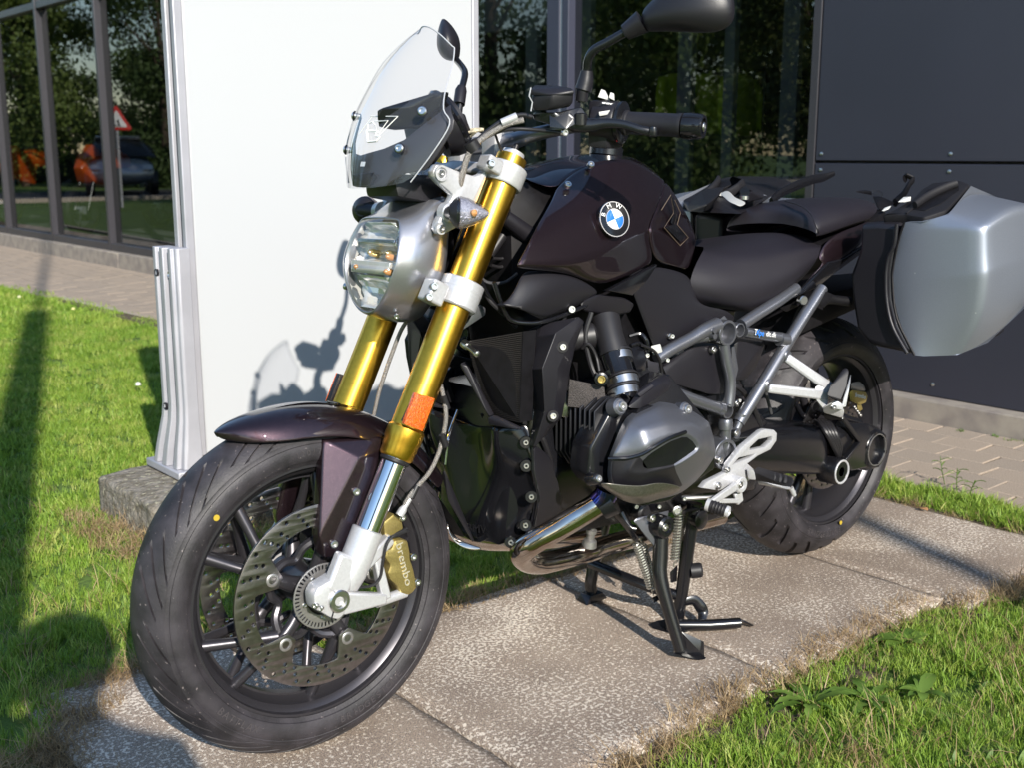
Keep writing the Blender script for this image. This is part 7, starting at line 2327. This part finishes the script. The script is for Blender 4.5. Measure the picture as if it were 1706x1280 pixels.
def scatter(name, coll, polys, z, dens, smin, smax, seed, tilt=.25):
    """ground cover scattered over flat polygons"""
    V, F = [], []
    for P in polys:
        F.append(tuple(range(len(V), len(V) + len(P))))
        V += [(x, y, z) for x, y in P]
    me = bpy.data.meshes.new(name)
    me.from_pydata(V, [], F)
    o = bpy.data.objects.new(name, me)
    COL.objects.link(o)
    o['kind'] = 'stuff'
    g = bpy.data.node_groups.new(name + '_nodes', 'GeometryNodeTree')
    g.interface.new_socket('Geometry', in_out='INPUT', socket_type='NodeSocketGeometry')
    g.interface.new_socket('Geometry', in_out='OUTPUT', socket_type='NodeSocketGeometry')
    N = g.nodes.new; Lk = g.links.new
    gi, go = N('NodeGroupInput'), N('NodeGroupOutput')
    dp = N('GeometryNodeDistributePointsOnFaces'); dp.inputs['Density'].default_value = dens; dp.inputs['Seed'].default_value = seed
    ci = N('GeometryNodeCollectionInfo'); ci.inputs['Collection'].default_value = coll
    ci.inputs['Separate Children'].default_value = True; ci.inputs['Reset Children'].default_value = True
    ip = N('GeometryNodeInstanceOnPoints'); ip.inputs['Pick Instance'].default_value = True
    rr = N('FunctionNodeRandomValue'); rr.data_type = 'FLOAT_VECTOR'
    rr.inputs[0].default_value = (-tilt, -tilt, 0); rr.inputs[1].default_value = (tilt, tilt, 6.283); rr.inputs['Seed'].default_value = seed + 1
    rs = N('FunctionNodeRandomValue'); rs.data_type = 'FLOAT'; rs.inputs[2].default_value = smin; rs.inputs[3].default_value = smax; rs.inputs['Seed'].default_value = seed + 2
    # patchy height
    nz = N('ShaderNodeTexNoise'); nz.inputs['Scale'].default_value = 5.0
    mr_ = N('ShaderNodeMapRange'); mr_.inputs['From Min'].default_value = .35; mr_.inputs['From Max'].default_value = .65; mr_.inputs['To Min'].default_value = .72; mr_.inputs['To Max'].default_value = 1.2
    mu = N('ShaderNodeMath'); mu.operation = 'MULTIPLY'
    Lk(nz.outputs['Fac'], mr_.inputs['Value']); Lk(mr_.outputs[0], mu.inputs[0]); Lk(rs.outputs[1], mu.inputs[1])
    Lk(gi.outputs[0], dp.inputs['Mesh']); Lk(dp.outputs['Points'], ip.inputs['Points']); Lk(ci.outputs[0], ip.inputs['Instance'])
    Lk(rr.outputs[0], ip.inputs['Rotation']); Lk(mu.outputs[0], ip.inputs['Scale']); Lk(ip.outputs[0], go.inputs[0])
    m = o.modifiers.new('scatter', 'NODES'); m.node_group = g
    return o


near = clump_set('lawn_grass_near', (22, .022, .016, .038, .0021, .9, GREEN))
mid_ = clump_set('lawn_grass_mid', (42, .045, .016, .038, .0028, .9, GREEN))
far_ = clump_set('lawn_grass_far', (48, .09, .022, .05, .005, .8, GREEN))
dry = clump_set('dry_grass', (18, .030, .025, .062, .0017, 1.5, DRYM))
drys = clump_set('dry_grass_sparse', (5, .030, .04, .075, .0018, 1.2, DRYM))


def le(y): return lawn_edge(y) + .06


front = [(1.9, .47), (1.45, .46), (1.16, .455), (.95, .42), (.8, .40), (.62, .42), (.5, .40), (.3, .41), (.11, .40), (-.05, .48), (-.25, .54), (-.6, .56)]
scatter('lawn_grass', near, [front + [(-.6, 1.3), (1.9, 1.3)]], -.022, 2300, .75, 1.15, 1)
scatter('straw', drys, [front + [(-.6, 1.3), (1.9, 1.3)]], -.018, 330, .7, 1.1, 2)
edge = [(x, y - .048) for x, y in front] + [(x, y + .02) for x, y in front[::-1]]
scatter('dry_grass', dry, [edge], -.008, 1900, .5, .95, 3, .6)
# lawn behind the path: next to the motorcycle, then away to the left
back = [(2.3, -.30), (1.93, -.30), (1.9, -.50), (1.30, -.545), (1.27, -.36), (.65, -.34), (.62, -.325), (-.585, -.33), (-.62, .6), (le(.6), .6), (le(-1.0), -1.0)]
scatter('lawn_grass', near, [[(2.3, -.30), (1.93, -.30), (1.9, -.50), (1.30, -.55), (1.29, -1.16), (2.3, -1.16)], [(1.27, -.36), (.65, -.35), (-.55, -.34), (-.55, -1.16), (1.27, -1.16)]], -.022, 1500, .75, 1.15, 4)
scatter('lawn_grass', near, [[(-.60, .8), (le(.8), .8), (le(-1.2), -1.2), (-.60, -1.2)]], -.014, 4200, 1.1, 1.7, 5)
scatter('lawn_grass', mid_, [[(2.4, -1.16), (1.29, -1.16), (1.29, -1.66), (le(-1.66), -1.66), (le(-3.2), -3.2), (2.4, -3.2)]], -.022, 700, .8, 1.2, 6)
scatter('lawn_grass', mid_, [[(2.2, -3.2), (le(-3.2), -3.2), (le(-5.5), -5.5), (1.6, -5.5)]], -.022, 520, .8, 1.2, 7)
scatter('lawn_grass', far_, [[(1.8, -5.5), (le(-5.5), -5.5), (le(-10), -10), (1.2, -10)]], -.022, 210, .8, 1.2, 8)
bedge = [(2.1, -.25), (1.86, -.26), (1.86, -.47), (1.29, -.50), (1.25, -.32), (.65, -.31), (.6, -.29), (-.55, -.30)]
scatter('dry_grass', dry, [[(x, y + .03) for x, y in bedge] + [(x, y - .06) for x, y in bedge[::-1]]], -.008, 1500, .5, .95, 9, .6)
scatter('dry_grass', dry, [[(2.05, -.33), (1.82, -.30), (1.82, .45), (2.05, .45)]], -.008, 2000, .5, .95, 19, .6)
scatter('dry_grass', dry, [[(1.27, -1.64), (1.40, -1.60), (1.42, -1.28), (1.38, -1.10), (1.0, -1.05), (.3, -1.08), (.3, -1.2), (1.27, -1.2)]], -.012, 1200, .6, 1.0, 10, .6)
scatter('dry_grass', dry, [[(-.56, .56), (-.63, .56), (-.64, -.4), (-.57, -.4)]], -.008, 900, .5, .9, 11, .6)
scatter('straw', drys, [[(2.3, -.55), (1.3, -.6), (1.3, -2.4), (2.3, -2.4)]], -.018, 160, .7, 1.1, 12)


clov = clump_set('clover', (10, .022, .014, .030, .0085, 1.1, LEAFM), 3)
scatter('clover', clov, [front + [(-.6, 1.3), (1.9, 1.3)]], -.016, 70, .7, 1.2, 31, .3)
scatter('clover', clov, [[(2.3, -.55), (1.3, -.6), (1.25, -1.7), (.3, -4), (1.6, -4), (2.3, -2)]], -.016, 60, .7, 1.3, 32, .3)
scatter('dry_grass', dry, [[(1.05, .62), (.75, .60), (.70, .72), (.95, .80)], [(.3, .62), (.1, .60), (.05, .74), (.25, .78)]], -.014, 420, .5, .9, 33, .6)


scatter('lawn_grass', near, [[(1.70, -.52), (1.90, -.52), (1.90, -.30)]], -.006, 1500, .8, 1.2, 41)
scatter('dry_grass', dry, [[(1.58, -.52), (1.72, -.52), (1.90, -.32), (1.90, -.10), (1.84, -.22), (1.70, -.38)]], -.004, 2000, .5, .9, 42, .6)


def leaf_geo(p, d, up, L_, w, droop=.3, n=6, lob=0.0):
    """one plant leaf as a bent blade"""
    d = d.normalized(); s = d.cross(up).normalized()
    V, F = [], []
    for i in range(n + 1):
        t = i / n
        c = p + d * L_ * t + Vector((0, 0, 1)) * L_ * (.45 * t - (.45 + droop) * t * t)
        ww = w * math.sin(math.pi * min(1, .08 + t * .92)) ** .7 * (1 - lob * (i % 2))
        V += [c - s * ww, c + Vector((0, 0, -.002)), c + s * ww]
    for i in range(n):
        for k in range(2): F.append((3 * i + k, 3 * i + k + 1, 3 * i + k + 4, 3 * i + k + 3))
    return V, F


def rosette(x, y, z, n, L_, seed, label, lob=.45, w=.013, name='weed_plant', group=None):
    rnd = random.Random(seed)
    root = empty(name, (x, y, z))
    tag(root, label, 'weed', group)
    for k in range(n):
        a = 6.283 * k / n + rnd.uniform(-.3, .3)
        l = L_ * rnd.uniform(.6, 1.1)
        V, F = leaf_geo(Vector((x, y, z)), Vector((math.cos(a), math.sin(a), rnd.uniform(.15, .55))), Vector((0, 0, 1)), l, w * l / L_, rnd.uniform(.1, .4), 8, lob)
        mesh('leaf', V, F, LEAFM, root)
    return root


rosette(.70, .50, -.012, 11, .095, 1, 'dark green dandelion rosette at the front lawn edge, nearest the slab', group='dandelion weeds')
rosette(.60, .565, -.012, 9, .085, 2, 'yellowing dandelion rosette in the front lawn beside a bare dark patch', group='dandelion weeds')
rosette(.30, .47, -.012, 8, .075, 3, 'pale round leaved weed at the brown edge of the front lawn', lob=0, w=.018, group='dandelion weeds')
rosette(.49, .62, -.012, 8, .07, 4, 'small broad leaved weed deeper in the front lawn', lob=.1, w=.015, group='dandelion weeds')
# upright weed by the paving
rt_ = empty('tall_weed', (-.86, .02, -.01)); tag(rt_, 'thin upright green weed at the paving edge behind the rear wheel', 'weed')
for k in range(3):
    p0 = Vector((-.86 + .02 * k, -.06 + .05 * k, -.01)); top = p0 + Vector((.01, .02 * (k - 1), .10 - .02 * k))
    st = tube('stem', [p0, p0.lerp(top, .5) + Vector((.004, 0, 0)), top], .0014, LEAFM, rt_, seg=5)
    for j in range(7):
        t = .3 + .1 * j
        V, F = leaf_geo(p0.lerp(top, t), Vector((math.cos(j * 2.4), math.sin(j * 2.4), .3)), Vector((0, 0, 1)), .035, .0028, .1, 4)
        mesh('leaf', V, F, LEAFM, st)
scatter('moss', clump_set('moss', (26, .018, .006, .022, .004, .9, LEAFM), 3), [[(-1.585, -.42), (-1.565, -.42), (-1.54, -.1), (-1.565, .3), (-1.59, .3)]], -.004, 900, .6, 1.1, 14, .5)
scatter('moss', clump_set('joint_moss', (12, .010, .004, .012, .003, .9, LEAFM), 3), [[(-1.59, -.75), (-1.58, -.75), (-1.575, -.42), (-1.585, -.42)]], -.006, 500, .5, 1.0, 15, .5)
# fallen leaf on the slab, daisies in the lawn
V, F = leaf_geo(Vector((-.555, .02, .006)), Vector((.3, 1, .05)), Vector((0, 0, 1)), .035, .012, .0, 6)
tag(mesh('fallen_leaf', V, F, mat('fallen_leaf', (.42, .22, .10), .7), None, solid=.0006), 'small curled orange brown leaf lying on the slab behind the rear wheel', 'leaf')
for i, (px_, py_) in enumerate(((230, 640), (32, 494), (122, 514))):
    p = aZ('F', px_, py_, .03)
    root = empty('daisy', (p.x, p.y, -.02))
    tag(root, ('white clover flower in the lawn beside the shadow of the white board', 'pale leaf scrap on the lawn near the paving at far left', 'pale yellow leaf scrap on the lawn between the post shadow and the board')[i], 'flower')
    tube('stem', [(p.x, p.y, -.02), (p.x, p.y, p.z)], .001, LEAFM, root, seg=5)
    lathe('bloom', [(-.008, .003), (-.004, .013), (.004, .012), (.009, .004)], p, (0, 0, 1), mat('bloom_%d' % i, ((.75, .75, .68), (.6, .6, .35), (.65, .62, .25))[i], .7), root, seg=10)

# ================================================================== WHAT STANDS AROUND AND SHOWS IN THE GLASS
road = mesh('road', [(-1.3, -31, -.02), (120, -31, -.02), (120, -24.6, -.02), (-1.3, -24.6, -.02)], [(0, 1, 2, 3)], ASPHALT)
tag(road, kind='structure')
tag(box('kerb', (-1.3, -24.6, -.1), (120, -24.2, .06), KERBM), kind='structure')
BARK = mat('bark', (.09, .065, .045), .9, noise_s=12, noise_a=.4)
CROWN = [blade_mat('foliage_%d' % i, st, .25) for i, st in enumerate(([(0, (.09, .14, .03)), (1, (.20, .26, .06))], [(0, (.06, .10, .03)), (1, (.13, .19, .05))], [(0, (.08, .11, .03)), (.8, (.17, .18, .05)), (1, (.40, .16, .08))]))]


def tree_mesh(seed, H, cw, z0, cone, n, leaf, m):
    rnd = random.Random(seed)
    V, F = [], []
    blobs = []
    for _ in range(26):
        t = rnd.random()
        rad = cw * ((1 - t) ** .6 if cone else math.sqrt(max(.05, 1 - (2 * t - .9) ** 2)))
        a = rnd.uniform(0, 6.283); r = rad * rnd.uniform(.25, .85)
        blobs.append((Vector((r * math.cos(a), r * math.sin(a), z0 + (H - z0) * t)), cw * rnd.uniform(.28, .5) * (.6 if cone else 1)))
    for i in range(n):
        c, br = blobs[rnd.randrange(len(blobs))]
        d = Vector((rnd.gauss(0, 1), rnd.gauss(0, 1), rnd.gauss(0, .8)))
        d.normalize()
        p = c + d * br * rnd.uniform(.25, 1.05)
        u = Vector((rnd.gauss(0, 1), rnd.gauss(0, 1), rnd.gauss(0, 1))).normalized()
        w = u.cross(d).normalized() * leaf * .5
        u = u * leaf
        k = len(V)
        V += [p, p + u * .5 + w, p + u, p + u * .5 - w]
        F.append((k, k + 1, k + 2, k + 3))
    me = bpy.data.meshes.new('crown'); me.from_pydata([tuple(v) for v in V], [], F)
    me.materials.append(m)
    return me


def tree(name, x, y, H, cw, z0, cone, m, seed, label, n=5200, leaf=.20, group=None):
    root = empty(name, (x, y, -.05))
    tag(root, label, 'tree', group)
    c = bpy.data.objects.new('crown', tree_mesh(seed, H, cw, z0, cone, n, leaf, m))
    COL.objects.link(c); c.parent = root
    t = tube('trunk', [Vector((0, 0, 0)), Vector((.05, .03, H * .4)), Vector((0, .05, H * .8))], [.16 * H / 7, .11 * H / 7, .03], BARK, None, seg=10, n=3)
    t.parent = root
    for k in range(5):
        a = k * 1.3 + seed
        b = tube('limb', [Vector((.03, .02, H * (.3 + .07 * k))), Vector((math.cos(a) * cw * .4, math.sin(a) * cw * .4, H * (.45 + .08 * k)))], [.05, .02], BARK, None, seg=6)
        b.parent = root
    return root


for i, (x, y, H, cw, cone, k, lab) in enumerate((
        (-1.0, -38, 6.2, 2.6, False, 0, 'round green tree across the road, farthest left of the row'), (3.2, -36, 9.5, 1.2, True, 1, 'tall narrow dark cypress across the road'),
        (6.5, -37, 6.5, 2.8, False, 0, 'broad green tree across the road right of the cypress'), (10.0, -34, 7.8, 3.0, False, 1, 'large dark tree across the road beside the broad one'),
        (14.5, -33, 7.5, 3.0, False, 0, 'leafy tree across the road farthest right of the row'),
        (7.6, -7.4, 5.6, 2.0, False, 2, 'garden tree with reddish leaves reflected in the door window'), (11.5, -13.5, 7, 2.6, False, 1, 'dark tree in the lawn behind the reddish garden tree'),
        (17, -21, 8, 3.0, False, 1, 'dark tree at the far end of the lawn near the road'), (10.0, -17.5, 9, 3.2, False, 1, 'tall full dark tree added halfway across the lawn to block sky in the door glass'),  # tall full tree added to block reflected sky in the door glass
        (22, 10, 8, 3.4, False, 1, 'big tree added behind the photographer, right of the car park'), (-6, 30, 9, 3.6, False, 1, 'big tree added far behind the photographer, left'), (24, -2, 8, 3.4, False, 0, 'big tree added at the far side of the lawn, alone'),  # unseen trees added to darken the horizon mirrored in paint and chrome
        (20, 24, 8.5, 3.5, False, 0, 'big tree added behind the photographer, farthest off'))):
    tree('cypress_tree' if cone else 'leafy_tree', x, y, H, cw, .5 if k == 1 or cone else 1.3, cone, CROWN[k], i + 3, lab, 22000, .075 if i == 5 else .12)

hd_ = empty('added_hedge', (12, -42, -.05)); tag(hd_, 'long dense dark green foliage row added behind the trees to hide low sky', 'added_hedge')  # foliage row added to close off low sky behind the mirrored trees
_c = bpy.data.objects.new('foliage', tree_mesh(77, 4.6, 2.2, 0, False, 9000, .16, CROWN[1])); COL.objects.link(_c); _c.parent = hd_; _c.location = (-15, 0, 0)
for k in range(1, 11):
    _d = _c.copy(); COL.objects.link(_d); _d.parent = hd_; _d.location = (-15 + 3.1 * k, .4 * (k % 2), 0); _d.rotation_euler = (0, 0, k * 1.1)
# warning sign on its post, as mirrored in the left shop window
SX, SY, SZ = 3.13, -20.76, 1.66
sg_ = empty('road_sign', (SX, SY, -.03)); tag(sg_, 'red bordered white triangular warning sign on a thin grey post beyond the lawn', 'road sign')
tube('post', [Vector((SX, SY - .03, -.05)), Vector((SX, SY - .03, SZ + .1))], .03, ALU, sg_, seg=12)
def tri(k): return [(-.29 * k, -.167 * k), (.29 * k, -.167 * k), (0, .335 * k)]
ms = basis((SX, SY, SZ), (-.94, .35, 0), (0, 0, 1))
ms = basis((SX, SY, SZ), (-1, -.38, 0), (0, 0, 1))
curve_mesh('sign_border', [rounded(tri(1.0), .12)], .012, .001, mat('sign_red', (.65, .03, .02), .4), ms, sg_)
curve_mesh('sign_face', [rounded(tri(.68), .1)], .004, .0005, WHITEP, ms @ Matrix.Translation((0, 0, .008)), sg_)
for k, dx in ((1, -.03), (.8, .05)):
    for (x0, y0, x1, y1) in ((0, .05, 0, -.03), (0, -.03, -.03, -.1), (0, -.03, .03, -.1), (0, .03, .045, -.01)):
        a, b = ms @ Vector((dx + x0 * k, y0 * k - .01, .012)), ms @ Vector((dx + x1 * k, y1 * k - .01, .012))
        tube('symbol', [a, b], .010 * k, BLACKGLOSS, sg_, seg=6)

# silver car parked by the road
def car(x, y, rz):
    root = empty('parked_car', (x, y, -.02)); tag(root, 'small silver hatchback parked by the road beyond the lawn', 'car')
    M = Matrix.Translation((x, y, -.02)) @ Matrix.Rotation(rz, 4, 'Z')
    paint = mat('car_silver', (.45, .48, .53), .3, .6, coat=.6)
    secs = [(-1.95, .45, .72, .70), (-1.75, .30, .92, .80), (-1.1, .25, .98, .85), (-.5, .25, 1.0, .86), (.6, .25, .98, .86), (1.3, .25, .92, .85), (1.75, .28, .80, .80), (1.98, .40, .66, .66)]
    rows = [[M @ Vector((xx, -w * .85, z0)), M @ Vector((xx, -w, (z0 + z1) / 2)), M @ Vector((xx, -w * .93, z1)), M @ Vector((xx, 0, z1 + .03)), M @ Vector((xx, w * .93, z1)), M @ Vector((xx, w, (z0 + z1) / 2)), M @ Vector((xx, w * .85, z0)), M @ Vector((xx, 0, z0))] for xx, z0, z1, w in secs]
    grid('body', rows, paint, root, wrap=True, caps=True, sub=2, solid=0)
    cab = [(-1.6, .95, .74, .95), (-1.15, .92, .66, 1.42), (-.2, .95, .66, 1.50), (.4, .95, .66, 1.46), (1.2, .95, .74, .97)]
    rows = [[M @ Vector((xx, -w0, .93)), M @ Vector((xx, -w0 * .86, max(.95, zz_ - .05))), M @ Vector((xx, 0, zz_ + .01)), M @ Vector((xx, w0 * .86, max(.95, zz_ - .05))), M @ Vector((xx, w0, .93))] for xx, w0, _, zz_ in cab]
    grid('cabin', rows, BLACKGLOSS, root, sub=2, solid=.01)
    hull('roof', [M @ Vector((xx, yy_, zz_)) for xx, zz_ in ((-1.1, 1.45), (-.2, 1.52), (.35, 1.49)) for yy_ in (-.55, .55)] + [M @ Vector((xx, yy_, 1.42)) for xx in (-1.1, .3) for yy_ in (-.58, .58)], paint, root, bev=.02)
    for sx in (-1.25, 1.25):
        for sy in (-.78, .78):
            w = lathe('wheel', [(-.1, .22), (-.1, .30), (.0, .31), (.1, .30), (.1, .22)], M @ Vector((sx, sy, .31)), M.to_3x3() @ Vector((0, 1, 0)), RUBBERH, root, seg=28)
            lathe('rim', [(-.104, .2), (.104, .2)], M @ Vector((sx, sy, .31)), M.to_3x3() @ Vector((0, 1, 0)), ALU, w, seg=24)
    for sy in (-.6, .6):
        hull('headlight', [M @ Vector((xx, sy + dy, zz_)) for xx, zz_ in ((1.86, .62), (1.72, .78), (1.95, .66)) for dy in (-.14, .14)], REFLECTOR, root, bev=.01)


car(6.2, -28.4, R(110))
# brick house beyond the road
BRICKM = bpy.data.materials.new('brick_wall'); BRICKM.use_nodes = True
_nt = BRICKM.node_tree; _b = _nt.nodes.new('ShaderNodeTexBrick'); _t = _nt.nodes.new('ShaderNodeTexCoord')
_mp = _nt.nodes.new('ShaderNodeMapping'); _mp.inputs['Rotation'].default_value = (R(90), 0, 0)
_nt.links.new(_t.outputs['Object'], _mp.inputs[0]); _nt.links.new(_mp.outputs[0], _b.inputs[0])
_b.inputs['Scale'].default_value = 4; _b.inputs['Color1'].default_value = (.30, .13, .08, 1); _b.inputs['Color2'].default_value = (.24, .10, .07, 1); _b.inputs['Mortar'].default_value = (.35, .30, .26, 1)
_nt.links.new(_b.outputs[0], _nt.nodes['Principled BSDF'].inputs['Base Color'])
hs = empty('brick_house', (-4, -50, 0)); tag(hs, 'low red brick house with a grey roof across the road', 'house')
hw_ = box('wall', (-9, -52, -.1), (3, -45, 2.9), BRICKM, hs)
hull('roof', [Vector(v) for v in ((-9.4, -52.4, 2.9), (3.4, -52.4, 2.9), (-9.4, -44.6, 2.9), (3.4, -44.6, 2.9), (-9.4, -48.5, 5.2), (3.4, -48.5, 5.2))], mat('grey_roof', (.16, .15, .15), .8), hs, bev=.02)
for xx in (-7, -3.5, .5):
    w = box('window', (xx, -45.02, .9), (xx + 1.3, -44.94, 2.2), WHITEPL, hs, bev=.01)
    box('pane', (xx + .08, -44.945, .98), (xx + 1.22, -44.92, 2.12), BLACKGLOSS, w)

# posts behind the camera whose shadows fall across the lawn and the slabs
d_ = -SUN_TRAVEL
b0 = Vector((-.02, -6.05, 0)) + d_ * 9.2
lp = empty('lamp_post', (b0.x, b0.y, -.03)); tag(lp, 'tall dark street lamp post behind the photographer with a thick lower shaft', 'lamp post')
hsw = 9.2 * math.tan(SUN_EL)
tube('shaft', [b0 + Vector((0, 0, -.05)), b0 + Vector((0, 0, hsw))], .085, BLACKPAINT, lp, seg=16)
tube('upper_shaft', [b0 + Vector((0, 0, hsw)), b0 + Vector((0, 0, hsw + 6))], .028, BLACKPAINT, lp, seg=12)
hull('lantern', [b0 + Vector((a, b, hsw + 5.95 + c)) for a in (-.2, .2) for b in (-.12, .12) for c in (0, .12)], BLACKPAINT, lp, bev=.02)
b1 = Vector((-.17, .446, 0)) + d_ * 8.5
fp = empty('flag_pole', (b1.x, b1.y, -.03)); tag(fp, 'plain slim flag pole standing behind the photographer', 'flag pole')
tube('pole', [b1 + Vector((0, 0, -.05)), b1 + Vector((0, 0, 7.5))], [.055, .04], ALU, fp, seg=14)
lathe('finial', [(-.05, .01), (-.03, .05), (.03, .05), (.06, .01)], b1 + Vector((0, 0, 7.55)), (0, 0, 1), ALU, fp, seg=14)


# the photographer, standing behind the camera
def person(x, y, face):
    root = empty('person', (x, y, -.02)); tag(root, 'person in dark jacket and jeans standing behind the camera holding a phone at chest height', 'person')
    SKIN = mat('skin', (.45, .27, .19), .5); JACK = mat('dark_jacket', (.02, .022, .03), .8); JEAN = mat('jeans', (.03, .045, .09), .8); HAIR = mat('brown_hair', (.05, .03, .02), .6)
    M = Matrix.Translation((x, y, -.02)) @ Matrix.Rotation(face, 4, 'Z')
    J = {'pel': (0, 0, .86, .13), 'wai': (-.01, 0, 1.0, .125), 'che': (0, 0, 1.2, .145), 'nek': (.0, 0, 1.36, .060), 'hed': (.03, 0, 1.44, .075), 'top': (.02, 0, 1.55, .088), 'crn': (.01, 0, 1.61, .055)}
    E_ = [('pel', 'wai'), ('wai', 'che'), ('che', 'nek'), ('nek', 'hed'), ('hed', 'top'), ('top', 'crn')]
    for s, t in ((1, 'l'), (-1, 'r')):
        J.update({'hip' + t: (0, s * .09, .80, .095), 'kne' + t: (.03, s * .11, .45, .062), 'ank' + t: (-.02, s * .12, .09, .042), 'toe' + t: (.15, s * .14, .045, .038),
                  'sho' + t: (0, s * .185, 1.28, .062), 'elb' + t: (.02, s * .25, 1.02, .046), 'wri' + t: (.17, s * .10, 1.05, .032), 'han' + t: (.22, s * .055, 1.07, .036)})
        E_ += [('pel', 'hip' + t), ('hip' + t, 'kne' + t), ('kne' + t, 'ank' + t), ('ank' + t, 'toe' + t), ('che', 'sho' + t), ('sho' + t, 'elb' + t), ('elb' + t, 'wri' + t), ('wri' + t, 'han' + t)]
    keys = list(J)
    me = bpy.data.meshes.new('body')
    me.from_pydata([tuple(M @ Vector(J[k][:3])) for k in keys], [(keys.index(a), keys.index(b)) for a, b in E_], [])
    o = bpy.data.objects.new('body', me); link(o, root)
    sk = o.modifiers.new('skin', 'SKIN'); sk.use_smooth_shade = True
    for i, k in enumerate(keys):
        me.skin_vertices[0].data[i].radius = (J[k][3], J[k][3])
    me.skin_vertices[0].data[0].use_root = True
    sb2 = o.modifiers.new('subsurf', 'SUBSURF'); sb2.levels = sb2.render_levels = 2
    me.materials.append(JACK)
    rows = []
    hairr = lathe('hair', [(-.11, .085), (-.06, .105), (.0, .112), (.05, .095), (.085, .05), (.095, .005)], M @ Vector((.005, 0, 1.55)), (0, 0, 1), HAIR, root, seg=20)
    lathe('face', [(-.02, .02), (.0, .055), (.025, .07), (.032, .05)], M @ Vector((.062, 0, 1.49)), M.to_3x3() @ Vector((1, 0, 0)), SKIN, root, seg=20)
    for s in (1, -1):
        for k in range(4):
            b = M @ Vector((.225, s * .06, 1.055 + .016 * k))
            tube('finger', [b, b + M.to_3x3() @ Vector((.035, -s * .004, .004)), b + M.to_3x3() @ Vector((.05, -s * .03, .004))], [.009, .008, .007], SKIN, root, n=2, seg=8)
        b = M @ Vector((.20, s * .045, 1.09))
        tube('thumb', [b, b + M.to_3x3() @ Vector((.02, -s * .02, .03))], [.011, .008], SKIN, root, seg=8)
    return root


person(2.665, 1.99, math.atan2(cd.y, cd.x))
